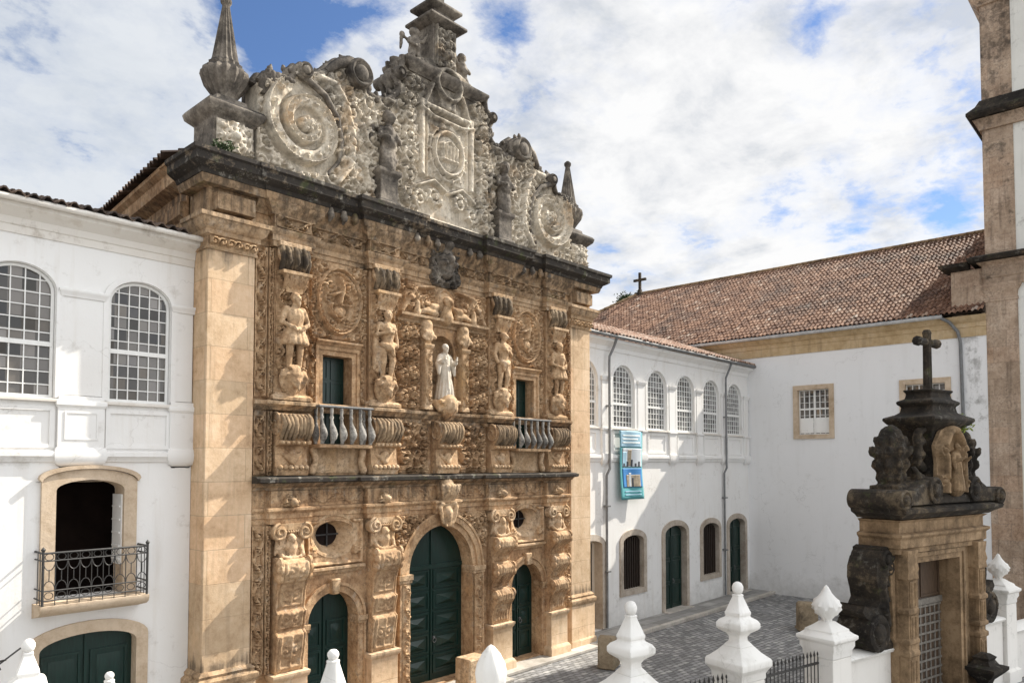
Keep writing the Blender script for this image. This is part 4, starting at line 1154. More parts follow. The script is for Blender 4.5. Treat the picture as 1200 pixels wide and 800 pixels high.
for sx in (-1, 1):
    xa, xb = (1.36, 1.66) if sx > 0 else (-1.66, -1.36)
    R = Relief(xa, xb, 0.5, 3.4, 0.03); R.rinceau(0.5, 3.4, (xa + xb) / 2, 0.24, 0.04, True, 5); R.build('jamb_carving', 'sandstone_carved', church, YF - 0.125, 0.02, seed=5)
    # spandrel foliage
    R = Relief(min(0.5 * sx, 1.92 * sx), max(0.5 * sx, 1.92 * sx), 4.2, 5.44, 0.03)
    R.spiral(1.62 * sx, 5.16, 0.20, 0, sx, 1.4, 0.045, 0.11, True, 4); R.spiral(1.22 * sx, 5.30, 0.13, 0, -sx, 1.3, 0.04, 0.10, True, 3); R.spiral(1.70 * sx, 4.70, 0.15, 0, sx, 1.3, 0.04, 0.1, True, 3)
    R.fill(min(0.7 * sx, 1.85 * sx), max(0.7 * sx, 1.85 * sx), 4.3, 5.4, 80, 0.06, 0.10, 0.09, 15)
    arcp = [(sx * 1.78 * math.cos(t), 3.66 + 1.85 * math.sin(t)) for t in np.linspace(1.25, 0.36, 16)]
    R.build('spandrel', 'sandstone_carved', church, YF - 0.01, 0.03, [(0.5 * sx, 5.44)] + arcp + [(1.9 * sx, 4.25), (1.9 * sx, 5.44)], seed=3)
S = Sculpt()
S.ball((0, -0.12, 5.42), 0.26, 0.34, 0.16); S.ball((0, -0.24, 5.40), 0.15, 0.20, 0.10)
for sg in (-1, 1):
    S.limb([(sg * 0.30, -0.12, 5.74), (sg * 0.34, -0.2, 5.62), (sg * 0.30, -0.22, 5.40), (sg * 0.22, -0.2, 5.18), (sg * 0.06, -0.2, 5.06)], [0.08, 0.09, 0.06, 0.06, 0.05])
    S.limb([(sg * 0.10, -0.14, 5.72), (sg * 0.28, -0.2, 5.76)], [0.08, 0.09])
S.limb([(0, -0.1, 5.72), (0, -0.2, 5.80)], [0.1, 0.07])
S.build('keystone_mask', 'sandstone_pale', church, 0.03)
S = Sculpt()
S.limb([(0, 0.0, 5.75), (0, -0.02, 6.35)], [0.22, 0.30])
for q in range(-3, 4): S.limb([(q * 0.06, -0.12, 5.7), (q * 0.1, -0.30, 6.1), (q * 0.12, -0.34, 6.32)], [0.05, 0.06, 0.06])
S.build('keystone_leaf', 'sandstone_pale', church, 0.03)

# ---- attic band: brackets, panels, balconies
for cx in COLX + (0.0,):
    w_ = 0.46
    pr = [(YF, 6.70), (-0.20, 6.70), (-0.24, 6.86), (-0.16, 6.92), (-0.12, 7.2), (-0.10, 7.45), (-0.34, 7.50), (-0.36, 7.58), (-0.26, 7.62), (-0.34, 7.72), (-0.44, 7.86), (-0.47, 8.02), (-0.42, 8.16), (-0.30, 8.26), (-0.16, 8.30), (YF, 8.34)]
    b_ = MB().prism(pr, cx - w_, cx + w_, 'x').build('bracket', 'sandstone', church, smooth=40)
    lv = MB()
    rq = random.Random(int(cx * 10) + 99); xx = cx - w_ + 0.07
    while xx < cx + w_ - 0.03:
        rw_ = rq.uniform(0.045, 0.085); o_ = rq.uniform(-0.03, 0.03); e_ = rq.uniform(-0.02, 0.03)
        lv.tube([(xx, -0.30, 7.64 + o_), (xx + e_, -0.42, 7.80), (xx - e_, -0.47 - rw_ * 0.3, 8.0), (xx + e_, -0.44, 8.16), (xx, -0.31, 8.27)], [rw_ * 0.7, rw_, rw_ * 1.1, rw_, rw_ * 0.6], 6)
        xx += rw_ * 1.9
    lv.build('bracket_leaves', 'drape_brown', church, smooth=60, rough=0.02)
    bd = MB(); bd2 = MB()
    for q in range(6):
        bd.lathe(cx - w_ + 0.08 + q * 0.152, -0.25, [(0.02, -0.07), (0.065, -0.03), (0.075, 0.0), (0.065, 0.04), (0.02, 0.075)], 8, z0=6.90)
        bd2.lathe(cx - w_ + 0.08 + q * 0.152, -0.36, [(0.02, -0.05), (0.055, -0.02), (0.055, 0.02), (0.02, 0.05)], 8, z0=7.54)
    bd.build('bead_row', 'sandstone_pale', church, smooth=60); bd2.build('bead_row', 'sandstone_pale', church, smooth=60)
    S = Sculpt(); S.limb([(cx, -0.1, 7.1), (cx, -0.16, 7.25)], [0.14, 0.13]); S.limb([(cx - 0.3, -0.08, 7.3), (cx, -0.2, 7.05), (cx + 0.3, -0.08, 7.3)], [0.06, 0.09, 0.06]); S.build('bracket_mask', 'sandstone_carved', church, 0.03)
    for sg in (-1, 1):
        sv = MB(); pts = []
        for i in range(30):
            t = i / 29; a = PI / 2 + 2 * PI * 1.4 * t; r = 0.28 * (1 - t) + 0.04
            pts.append((cx + sg * (w_ + 0.01), -0.14 + r * math.cos(a) * 0.9, 7.98 + r * math.sin(a)))
        sv.tube(pts, 0.04, 6, 0.03)
        sv.build('bracket_scroll', 'sandstone_carved', church, smooth=60)
for sx in (-1, 1):
    xa, xb = (0.62, 1.88) if sx > 0 else (-1.88, -0.62)
    R = Relief(xa, xb, 6.74, 8.34, 0.03); mid = (xa + xb) / 2
    for sg in (-1, 1):
        R.spiral(mid + sg * 0.34, 7.95, 0.25, PI / 2, sg, 1.4, 0.055, 0.13, True, 4); R.spiral(mid + sg * 0.34, 7.15, 0.25, -PI / 2, -sg, 1.4, 0.055, 0.13, True, 4)
    R.leaf(mid, 7.2, PI / 2, 0.6, 0.05, 0.10, 3, 0.0); R.leaf(mid, 7.85, PI / 2, 0.4, 0.045, 0.10, 2, 0.0); R.dot(mid, 7.55, 0.09, 0.13)
    R.fill(xa + 0.05, xb - 0.05, 6.8, 8.3, 80, 0.07, 0.12, 0.11, 31, mid)
    R.build('carved_panel', 'sandstone_carved', church, YF, 0.03, seed=1)

for sx in (-1, 1):
    cx = 3.93 * sx
    # window door with stone frame
    wd = MB(); wd.box(cx - 0.5, cx + 0.5, 0.50, 0.56, 7.5, 10.0); wo_ = wd.build('window', 'green_door', church)
    wp = MB()
    for sg in (-1, 1):
        for (za, zb) in ((7.6, 8.6), (8.7, 9.3), (9.36, 9.92)):
            xa, xb = sorted((cx + sg * 0.05, cx + sg * 0.44))
            wp.band([(xa + 0.04, za + 0.04), (xb - 0.04, za + 0.04), (xb - 0.04, zb - 0.04), (xa + 0.04, zb - 0.04)], [(xa, za), (xb, za), (xb, zb), (xa, zb)], 0.475, 0.505, True)
    wp.build('shutter_panels', 'green_door', wo_)
    fr_ = MB(); inn = [(cx - 0.48, 7.5), (cx - 0.48, 9.98), (cx + 0.48, 9.98), (cx + 0.48, 7.5)]
    fr_.band(inn, [(cx - 0.62, 7.5), (cx - 0.62, 10.12), (cx + 0.62, 10.12), (cx + 0.62, 7.5)], YF - 0.05, 0.4)
    fr_.band([(cx - 0.623, 7.5), (cx - 0.623, 10.123), (cx + 0.623, 10.123), (cx + 0.623, 7.5)], [(cx - 0.72, 7.5), (cx - 0.72, 10.22), (cx + 0.72, 10.22), (cx + 0.72, 7.5)], YF - 0.10, 0.3)
    fr_.sweep([(cx - 0.74, YF), (cx + 0.74, YF)], [(-0.02, 10.23), (0.10, 10.23), (0.16, 10.30), (0.22, 10.33), (0.22, 10.38), (-0.02, 10.42)])
    fr_.build('window_frame', 'sandstone', church)
    MB().box(cx - 0.85, cx + 0.85, YF - 0.03, YF + 0.03, 6.75, 7.45).build('parapet_panel', 'sandstone_pale', church)
    R = Relief(cx - 0.9, cx + 0.9, 10.45, 12.56, 0.03)
    R.oval(cx, 11.50, 0.74, 0.94, 0.2)
    R.fill(cx - 0.88, cx + 0.88, 10.5, 12.5, 260, 0.07, 0.13, 0.11, 12, cx, 0.3)
    R.H = np.where(((R.gx[None, :] - cx) / 0.74) ** 2 + ((R.gz[:, None] - 11.5) / 0.94) ** 2 < 1, 0.0, R.H)
    R.ring(cx, 11.50, 0.70, 0.90, 0.036, 0.13)
    for q in range(30):
        a_ = 2 * PI * q / 30; R.leaf(cx + 0.59 * math.cos(a_), 11.5 + 0.78 * math.sin(a_), a_ + 1.0, 0.15, 0.032, 0.10, 1, 0.6)
    for sg in (-1, 1):
        R.spiral(cx + sg * 0.28, 11.92, 0.17, 0, sg, 1.4, 0.035, 0.13, True, 3); R.spiral(cx + sg * 0.33, 11.55, 0.14, 0, -sg, 1.3, 0.03, 0.12, True, 3)
        R.spiral(cx + sg * 0.24, 10.92, 0.13, 0, sg, 1.3, 0.03, 0.12, True, 3)
        R.stroke([(cx + sg * 0.30, 11.40), (cx + sg * 0.28, 11.15), (cx, 10.95)], 0.04, 0.03, 0.13)
    R.stroke([(cx - 0.30, 11.40), (cx + 0.30, 11.40)], 0.04, 0.04, 0.13); R.oval(cx, 11.22, 0.22, 0.17, 0.05, 0.06)
    R.stroke([(cx - 0.04, 11.45), (cx + 0.05, 11.8), (cx - 0.02, 12.15)], 0.065, 0.04, 0.18); R.stroke([(cx - 0.22, 11.66), (cx, 11.76), (cx + 0.24, 11.64)], 0.05, 0.04, 0.17)
    R.build('medallion', 'sandstone_carved', church, YF, 0.03, seed=12, depth=1.6)
    # bombe balcony with pot-bellied balusters
    bal = thing('x', 'x', 'x'); bpy.data.objects.remove(bal)
    bslab = MB(); bslab.box(cx - 0.86, cx + 0.86, -0.42, YF, 7.42, 7.52); bal = bslab.build('balcony', 'sandstone', church, bevel=0.02)
    prof = [(0.04, 0), (0.055, 0.03), (0.05, 0.07), (0.085, 0.14), (0.105, 0.26), (0.09, 0.40), (0.05, 0.56), (0.038, 0.66), (0.06, 0.72), (0.038, 0.77), (0.05, 0.88), (0.05, 0.98)]
    def balu(x, y):
        b2 = MB(); b2.lathe(x, y, prof, 12, z0=7.52)
        for i, v in enumerate(b2.v): b2.v[i] = (v[0], v[1] - (0.12 * math.exp(-((v[2] - 7.78) / 0.22) ** 2) if y < -0.3 else 0), v[2])
        b2.build('baluster', 'baluster_grey', bal, smooth=60)
    for q in range(6): balu(cx - 0.78 + 0.312 * q, -0.36)
    for sg in (-1, 1): balu(cx + sg * 0.78, -0.08)
    rl = MB(); rl.sweep([(cx - 0.82, YF), (cx - 0.82, -0.36), (cx + 0.82, -0.36), (cx + 0.82, YF)], [(-0.05, 8.50), (0.05, 8.50), (0.06, 8.53), (0.05, 8.56), (-0.05, 8.56)]); rl.build('handrail', 'iron_grey', bal)
    # scroll foot below the balcony
    for sg in (-1, 1):
        S = Sculpt(); S.limb([(cx + sg * 0.8, -0.02, 7.35), (cx + sg * 0.72, -0.04, 7.05), (cx + sg * 0.84, 0.0, 6.8)], [0.11, 0.09, 0.12])
        S.build('balcony_scroll', 'sandstone_pale', church, 0.035)

# ---- upper columns: pilaster, mask pedestal, supporter, dark draped capital
for ci, cx in enumerate(COLX):
    MB().box(cx - 0.47, cx + 0.47, YF - 0.14, YF + 0.02, 8.64, 12.60).build('pilaster', 'sandstone', church, bevel=0.01)
    R = Relief(cx - 0.44, cx + 0.44, 9.3, 11.9, 0.03)
    for sg in (-1, 1): R.rinceau(9.35, 11.85, cx + sg * 0.34, 0.2, 0.09, True, 50 + ci)
    R.fill(cx - 0.4, cx + 0.4, 9.4, 11.8, 80, 0.06, 0.1, 0.08, 60 + ci, cx); R.build('pilaster_carving', 'sandstone_carved', church, YF - 0.142, 0.01, seed=ci)
    ped = MB(); ped.sweep([(cx - 0.46, YF), (cx - 0.46, -0.08), (cx + 0.46, -0.08), (cx + 0.46, YF)], [(-0.3, 8.645), (0.12, 8.645), (0.12, 8.72), (0.06, 8.78), (0.0, 8.80), (0.0, 8.84), (-0.3, 8.84)]); ped.build('pedestal_base', 'sandstone_pale', church)
    S = Sculpt()
    S.limb([(cx, -0.06, 8.84), (cx, -0.12, 9.06), (cx, -0.15, 9.30)], [0.14, 0.20, 0.30])
    head(S, (cx, -0.32, 9.10), 0.145, 0.15, beard=True)
    for sg in (-1, 1): S.limb([(cx + sg * 0.20, -0.08, 8.90), (cx + sg * 0.32, -0.16, 9.08), (cx + sg * 0.36, -0.22, 9.24), (cx + sg * 0.24, -0.32, 9.30)], [0.06, 0.07, 0.07, 0.06])
    S.limb([(cx - 0.3, -0.2, 9.36), (cx + 0.3, -0.2, 9.36)], [0.09, 0.09])
    S.build('mask_pedestal', 'sandstone_carved', church, 0.03)
    f = atlas_figure(ci)
    f.build('supporter_figure', 'sandstone_carved', church, 0.020, loc=(cx, -0.20, 9.42), sc=1.0, rough=0.006)
    sh = MB(); sh.sweep([(cx - 0.30, YF), (cx - 0.30, -0.26), (cx + 0.30, -0.26), (cx + 0.30, YF)], [(-0.2, 11.42), (-0.06, 11.45), (-0.04, 11.72), (0.05, 11.86), (0.12, 11.90), (0.12, 11.98), (-0.2, 12.0)]); sh.build('capital_shelf', 'sandstone_pale', church)
    S = Sculpt()
    for q in range(5): S.limb([(cx - 0.26 + 0.13 * q, -0.12, 11.5), (cx - 0.28 + 0.14 * q, -0.25, 11.72), (cx - 0.30 + 0.15 * q, -0.32, 11.86)], [0.05, 0.065, 0.05])
    S.build('capital_basket', 'sandstone_carved', church, 0.025)
    dr = MB()
    for q in range(7):
        xx = cx - 0.36 + 0.12 * q; rr = 0.085
        dr.tube([(xx, -0.16, 12.00), (xx + 0.01, -0.26 - 0.06 * (q % 2), 12.25), (xx - 0.01, -0.24 - 0.06 * (q % 2), 12.5), (xx, -0.16, 12.68)], [rr * 0.8, rr, rr * 1.05, rr * 0.8], 7)
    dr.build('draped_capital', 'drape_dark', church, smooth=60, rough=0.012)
    ab = MB(); ab.box(cx - 0.46, cx + 0.46, -0.26, YF, 12.62, 12.74); ab.box(cx - 0.34, cx + 0.34, -0.14, YF, 12.0, 12.62); ab.build('abacus', 'sandstone_pale', church, bevel=0.012)
    S = Sculpt()
    for sg in (-1, 1): S.limb([(cx + sg * 0.36, -0.12, 12.55), (cx + sg * 0.42, -0.20, 12.35), (cx + sg * 0.34, -0.22, 12.2)], [0.09, 0.08, 0.05])
    S.build('capital_curl', 'sandstone_carved', church, 0.03)

# ---- niche bay
nb = MB(); nb.sweep([(-1.86, YF), (1.86, YF)], [(-0.02, 11.30), (0.08, 11.30), (0.10, 11.38), (0.22, 11.44), (0.30, 11.46), (0.30, 11.54), (-0.02, 11.58)]); nb.build('niche_shelf', 'sandstone_upper', church)
R = Relief(-1.86, 1.86, 11.58, 12.58, 0.03)
for sg in (-1, 1):
    R.spiral(sg * 1.45, 12.05, 0.32, PI / 2, sg, 1.5, 0.08, 0.20, True, 5); R.spiral(sg * 0.78, 11.92, 0.24, PI / 2, -sg, 1.4, 0.07, 0.18, True, 4)
    R.stroke([(sg * 1.75, 11.6), (sg * 1.2, 12.4), (sg * 0.5, 12.5)], 0.08, 0.06, 0.16)
R.oval(0, 12.1, 0.30, 0.34, 0.05, 0.08); R.ring(0, 12.1, 0.34, 0.38, 0.04, 0.12)
R.fill(-1.8, 1.8, 11.65, 12.5, 160, 0.07, 0.13, 0.13, 22, 0.0)
R.build('niche_crest', 'sandstone_carved', church, YF, 0.03, seed=22, depth=1.4)
S = Sculpt()
S.limb([(0, -0.05, 11.6), (0, -0.10, 11.82)], [0.26, 0.16]); head(S, (0, -0.18, 12.06), 0.17, 0.1)
for sg in (-1, 1):
    S.limb([(sg * 0.45, -0.05, 11.66), (sg * 0.8, -0.08, 11.72), (sg * 1.1, -0.05, 11.64)], [0.13, 0.12, 0.07]); S.limb([(sg * 0.3, -0.08, 11.9), (sg * 0.6, -0.06, 11.85)], [0.1, 0.14])
    S.limb([(sg * 1.2, -0.06, 11.6), (sg * 1.2, -0.08, 11.9)], [0.12, 0.09])
S.build('niche_crest_bust', 'sandstone_pale', church, 0.03)
nr = MB(); n = 12
vs_, fs_ = [], []
zs_ = [8.75, 10.55] + [10.55 + 0.5 * math.sin(PI / 2 * i / 6) for i in range(1, 6)] + [11.04]
ws_ = [0.52, 0.52] + [0.52 * math.cos(PI / 2 * i / 6) for i in range(1, 6)] + [0.03]
for z_, w_ in zip(zs_, ws_):
    for i in range(n + 1):
        a = PI * i / n; vs_.append((-w_ * math.cos(a), YF + 0.05 + 0.55 * math.sin(a) * (w_ / 0.52), z_))
for j in range(len(zs_) - 1):
    for i in range(n): fs_.append((j * (n + 1) + i, j * (n + 1) + i + 1, (j + 1) * (n + 1) + i + 1, (j + 1) * (n + 1) + i))
nr.add(vs_, fs_); nr.build('niche', 'sandstone_upper', church, smooth=50)
for sg in (-1, 1):
    cx = 0.78 * sg
    cl = MB(); cl.sqlathe(cx, 0.0, [(0.17, 8.66), (0.17, 8.76), (0.14, 8.80), (0.14, 10.52), (0.18, 10.56), (0.20, 10.64), (0.20, 10.68)]); cl.build('niche_column', 'sandstone_pale', church, bevel=0.008)
    R = Relief(cx - 0.12, cx + 0.12, 8.84, 10.5, 0.03); R.rinceau(8.86, 10.48, cx, 0.2, 0.05, True, 3); R.build('column_carving', 'sandstone_pale', church, -0.142, 0.01, seed=1)
    S = Sculpt(); S.ball((cx, -0.02, 10.98), 0.26, 0.22); S.limb([(cx, 0, 10.7), (cx, 0, 11.28)], [0.17, 0.22])
    for q in range(6): S.ball((cx + 0.22 * math.cos(q), -0.16, 10.9 + 0.12 * math.sin(2 * q)), 0.08)
    S.build('column_capital', 'sandstone_pale', church, 0.03)
    xa, xb = sorted((1.08 * sg, 1.88 * sg)); mid = (xa + xb) / 2
    R = Relief(xa, xb, 8.68, 11.28, 0.03)
    for q in range(4):
        zq = 9.0 + 0.62 * q; R.spiral(mid - 0.17, zq, 0.19, 0, 1, 1.4, 0.055, 0.16, True, 4); R.spiral(mid + 0.17, zq + 0.1, 0.19, PI, -1, 1.4, 0.055, 0.16, True, 4)
    R.fill(xa, xb, 8.7, 11.25, 140, 0.06, 0.11, 0.12, 25, mid); R.build('carved_panel', 'sandstone_carved', church, YF, 0.03, seed=2)
S = Sculpt(); S.limb([(0, 0.05, 8.6), (0, -0.16, 8.86)], [0.22, 0.34])
for sg in (-1, 1): S.limb([(sg * 0.4, -0.02, 8.9), (sg * 0.3, -0.16, 8.7), (sg * 0.1, -0.12, 8.56)], [0.12, 0.12, 0.09])
S.limb([(-0.36, -0.2, 8.94), (0.36, -0.2, 8.94)], [0.07, 0.07]); S.box(-0.42, 0.42, -0.34, 0.2, 8.86, 8.97)
S.build('niche_corbel', 'sandstone_pale', church, 0.03)
st = robed_figure(1.78).build('statue', 'statue_stone', None, 0.02, loc=(0, 0.0, 8.975), rough=0.004)
tag(st, 'pale stone statue of a robed friar standing in the central niche of the church front', 'statue')

# ------------------------------------------------------------------ scrolled gable on top
ZB = 14.46
half = [(6.45, ZB), (6.45, 16.75), (6.3, 17.02), (5.95, 17.12), (5.62, 17.08), (5.50, 17.25), (5.42, 17.50), (5.25, 17.68), (5.05, 17.68), (4.93, 17.55), (4.75, 17.62), (4.45, 17.82), (4.2, 18.1), (3.95, 18.36), (3.65, 18.47), (3.35, 18.46), (3.12, 18.30), (3.05, 18.05), (3.18, 17.85), (3.1, 17.72), (2.75, 17.66), (2.35, 17.82), (2.1, 18.0), (1.92, 18.2), (1.95, 18.45), (2.08, 18.62), (2.02, 18.85), (1.84, 18.96), (1.78, 19.2), (1.80, 19.40), (0.62, 19.78)]
outline = half + [(-x, z) for x, z in half[::-1]]
R = Relief(-6.5, 6.5, ZB - 0.02, 19.85, 0.03)
for sx in (-1, 1):
    R.fill(min(1.3 * sx, 6.4 * sx), max(1.3 * sx, 6.4 * sx), 14.6, 18.4, 800, 0.11, 0.20, 0.16, 41, None, 0.45)
for sx in (-1, 1):
    cx, cz = 5.12 * sx, 16.08
    d = sx
    gd = (R.gx[None, :] - cx) ** 2 + (R.gz[:, None] - cz) ** 2
    R.H = np.where(gd < 1.26 ** 2, -0.05, R.H)
    # broad scroll: one band winding inwards, leaves along it, rosette in the middle
    pts = []; n = 120
    for i in range(n + 1):
        t = i / n; a = (PI / 2 - sx * 0.6) - d * 2 * PI * 1.75 * t
        r = 1.04 - 0.82 * t
        pts.append((cx + r * math.cos(a), cz + r * math.sin(a)))
    R.stroke(pts, 0.20, 0.12, 0.15, 0.17, 0.12)
    out = []
    for i, (px, pz) in enumerate(pts):
        vx, vz = px - cx, pz - cz; L = math.hypot(vx, vz); w_ = 0.19 - 0.08 * i / n
        out.append((cx + vx / L * (L + w_), cz + vz / L * (L + w_)))
    R.stroke(out, 0.05, 0.035, 0.25, 0.24)
    for i in range(2, n - 6, 5):
        px, pz = pts[i]; a = math.atan2(pz - cz, px - cx)
        R.leaf(px, pz, a - d * 1.3, 0.26, 0.042, 0.29, 1, -d * 0.6); R.leaf(px, pz, a - d * 2.4, 0.18, 0.035, 0.27, 0, d * 0.6)
    for q in range(7): R.dot(cx + 0.15 * math.cos(q * 0.9), cz + 0.15 * math.sin(q * 0.9), 0.08, 0.26)
    R.dot(cx, cz, 0.11, 0.34)
    # acanthus flowing down the inner flank
    R.stroke([(4.7 * sx, 17.5), (4.2 * sx, 17.5), (3.85 * sx, 17.0), (3.62 * sx, 16.2), (3.66 * sx, 15.4), (4.1 * sx, 14.8)], 0.12, 0.08, 0.22)
    for q in range(10): R.leaf((4.15 - 0.065 * q) * sx, 17.55 - 0.27 * q, -PI / 2 + sx * 0.6, 0.42, 0.06, 0.22, 2, 0.5 * sx); R.leaf((4.1 - 0.06 * q) * sx, 17.45 - 0.27 * q, -PI / 2 - sx * 0.7, 0.42, 0.06, 0.22, 2, -0.5 * sx)
    for q in range(6): R.leaf((6.3 - 0.14 * q) * sx, 16.7 + 0.06 * q, PI / 2 - 0.3 * q * sx, 0.36, 0.06, 0.24, 2, 0.5 * sx)
    R.stroke([(3.6 * sx, 18.38), (2.9 * sx, 17.8), (2.2 * sx, 17.75)], 0.10, 0.08, 0.16)
    # tower of scrolls flanking the shield
    for q, zq in enumerate((15.2, 15.75, 16.35, 16.95, 17.55, 18.15, 18.6)):
        R.spiral((1.62 - 0.05 * (q % 2)) * sx, zq, 0.24, 0.5 * q, sx * (-1) ** q, 1.4, 0.065, 0.24, True, 3)
    R.rect(min(0.98 * sx, 1.14 * sx), max(0.98 * sx, 1.14 * sx), 15.9, 18.3, 0.16)
    R.stroke([(0.86 * sx, 15.9), (0.86 * sx, 18.0)], 0.05, 0.05, 0.14)
    R.spiral(0.55 * sx, 15.38, 0.28, 0, sx, 1.5, 0.065, 0.20, True, 4); R.stroke([(0.1 * sx, 15.6), (0.6 * sx, 15.85), (1.2 * sx, 15.55)], 0.06, 0.05, 0.18)
    R.spiral(1.12 * sx, 15.15, 0.24, 0, -sx, 1.5, 0.06, 0.18, True, 4)
    R.spiral(1.30 * sx, 18.75, 0.22, 0, sx, 1.4, 0.07, 0.24, True, 4)
    R.stroke([(0.62 * sx, 18.9), (0.95 * sx, 18.2), (0.75 * sx, 17.8)], 0.07, 0.05, 0.18)
R.rect(-0.82, 0.82, 15.95, 17.9, 0.06)
R.ring(0, 16.85, 0.60, 0.68, 0.07, 0.22); R.oval(0, 16.85, 0.50, 0.58, 0.08, 0.10); R.ring(0, 16.85, 0.74, 0.86, 0.05, 0.14)
for q in range(5): R.stroke([(-0.28 + 0.14 * q, 16.6), (-0.30 + 0.15 * q, 17.05)], 0.05, 0.06, 0.25)
R.stroke([(-0.32, 16.6), (0.32, 16.6)], 0.06, 0.06, 0.26); R.stroke([(-0.35, 17.05), (0, 17.22), (0.35, 17.05)], 0.05, 0.05, 0.24)
for q in range(14):
    a = 2 * PI * q / 14; R.leaf(0.72 * math.cos(a), 16.85 + 0.82 * math.sin(a), a, 0.22, 0.05, 0.2, 1, 0.5)
R.stroke([(-0.9, 18.15), (0.9, 18.15)], 0.10, 0.10, 0.20); R.stroke([(-1.1, 18.0), (-0.6, 17.86), (0.6, 17.86), (1.1, 18.0)], 0.07, 0.07, 0.2)
R.ring(0.02, 19.08, 0.50, 0.48, 0.09, 0.22); R.sink(0.02, 19.06, 0.42, 0.41, -0.12); R.rect(-0.30, 0.34, 18.3, 18.75, 0.12)
R.stroke([(-1.3, ZB + 0.08), (1.3, ZB + 0.08)], 0.12, 0.12, 0.18)
gable = R.build('gable', 'pediment_stone', church, 0.06, 0.62, outline, seed=7, weather=0.010, depth=1.35, label='pale grey gable of carved scrolls round an oval shield, black with weather along its top')
for sx in (-1, 1):
    rim = MB(); rp = [(x * sx, z) for x, z in half[1:-1]]
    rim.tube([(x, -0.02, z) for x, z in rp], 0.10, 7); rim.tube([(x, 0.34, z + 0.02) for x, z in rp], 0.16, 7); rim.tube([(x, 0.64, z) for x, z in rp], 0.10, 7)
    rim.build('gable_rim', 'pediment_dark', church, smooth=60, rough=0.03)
for sx in (-1, 1):
    S = Sculpt(); rq = random.Random(3 + sx)
    for (xa, za), (xb, zb2) in zip(half[2:-2], half[3:-1]):
        L = math.hypot(xb - xa, zb2 - za); nx_, nz_ = (zb2 - za) / L, -(xb - xa) / L
        for q in range(max(1, int(L / 0.17))):
            t = (q + rq.random()) / max(1, int(L / 0.17)); px, pz = xa + (xb - xa) * t, za + (zb2 - za) * t
            h_ = rq.uniform(0.08, 0.24)
            y_ = rq.choice((-0.02, 0.1, 0.3, 0.5))
            S.limb([(px * sx, y_, pz), ((px + nx_ * h_ * 0.6) * sx, y_ - 0.03, pz + nz_ * h_ * 0.6), ((px + nx_ * h_ + 0.05 * rq.uniform(-1, 1)) * sx, y_ - 0.05, pz + nz_ * h_)], [0.10, 0.085, 0.04], 8)
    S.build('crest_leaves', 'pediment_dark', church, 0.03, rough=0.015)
# deeper tower block behind the centre
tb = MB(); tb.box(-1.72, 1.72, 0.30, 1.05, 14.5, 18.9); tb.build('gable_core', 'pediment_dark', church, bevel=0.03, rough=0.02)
# big rolled volutes that stand out on the shoulders
def roll(cx, cz, r, y0, y1, mat, name='gable_roll', n=22, parent=church):
    m = MB(); m.lathe(0, 0, [(r * 0.35, y0 - 0.05), (r * 0.55, y0), (r * 0.6, y0 + 0.05), (r * 0.85, y0 - 0.03), (r, y0 + 0.02), (r, y1), (r * 0.8, y1 + 0.02)], n)
    m.xform(Matrix.Translation((cx, 0, cz)) @ Matrix.Rotation(-PI / 2, 4, 'X'))
    for i, v in enumerate(m.v): pass
    return m.build(name, mat, parent, smooth=50, rough=0.015)
for sx in (-1, 1):
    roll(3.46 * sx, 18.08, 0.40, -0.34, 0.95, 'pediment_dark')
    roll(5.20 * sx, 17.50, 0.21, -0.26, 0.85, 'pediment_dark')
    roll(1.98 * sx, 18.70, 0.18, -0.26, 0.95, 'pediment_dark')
    st_ = MB(); st_.tube([(5.36 * sx, -0.10, 17.42), (5.05 * sx, -0.12, 17.30), (4.55 * sx, -0.14, 17.06), (4.15 * sx, -0.12, 16.6), (3.98 * sx, -0.10, 16.0), (4.05 * sx, -0.08, 15.4), (4.4 * sx, -0.06, 14.95)], [0.12, 0.10, 0.09, 0.08, 0.07, 0.06, 0.05], 8); st_.build('scroll_stem', 'pediment_dark', church, smooth=60, rough=0.012)
    st_ = MB(); st_.tube([(3.75 * sx, -0.10, 18.36), (4.15 * sx, -0.10, 18.12), (4.5 * sx, -0.06, 17.8)], [0.16, 0.14, 0.08], 8); st_.build('scroll_shoulder', 'pediment_dark', church, smooth=60, rough=0.02)
    S = Sculpt()
    for q in range(6): S.limb([((6.32 - 0.12 * q) * sx, 0.0, 16.6 + 0.05 * q), ((6.38 - 0.13 * q) * sx, -0.12, 16.85 + 0.04 * q), ((6.30 - 0.15 * q) * sx, -0.2, 17.06)], [0.13, 0.11, 0.07], 8)
    S.build('corner_leaves', 'pediment_dark', church, 0.03, rough=0.015)
    pr = [(3.2, 18.1), (3.35, 18.44), (3.7, 18.46), (4.05, 18.25), (4.4, 17.86), (4.75, 17.6), (4.95, 17.5), (5.3, 17.68), (5.5, 17.2), (5.9, 17.08), (6.3, 17.0), (6.42, 16.7), (6.42, 16.4), (4.6, 17.2), (3.6, 17.6)]
    MB().prism([(x * sx, z) for x, z in pr], 0.55, 0.95).build('gable_coping', 'pediment_dark', church, rough=0.02)
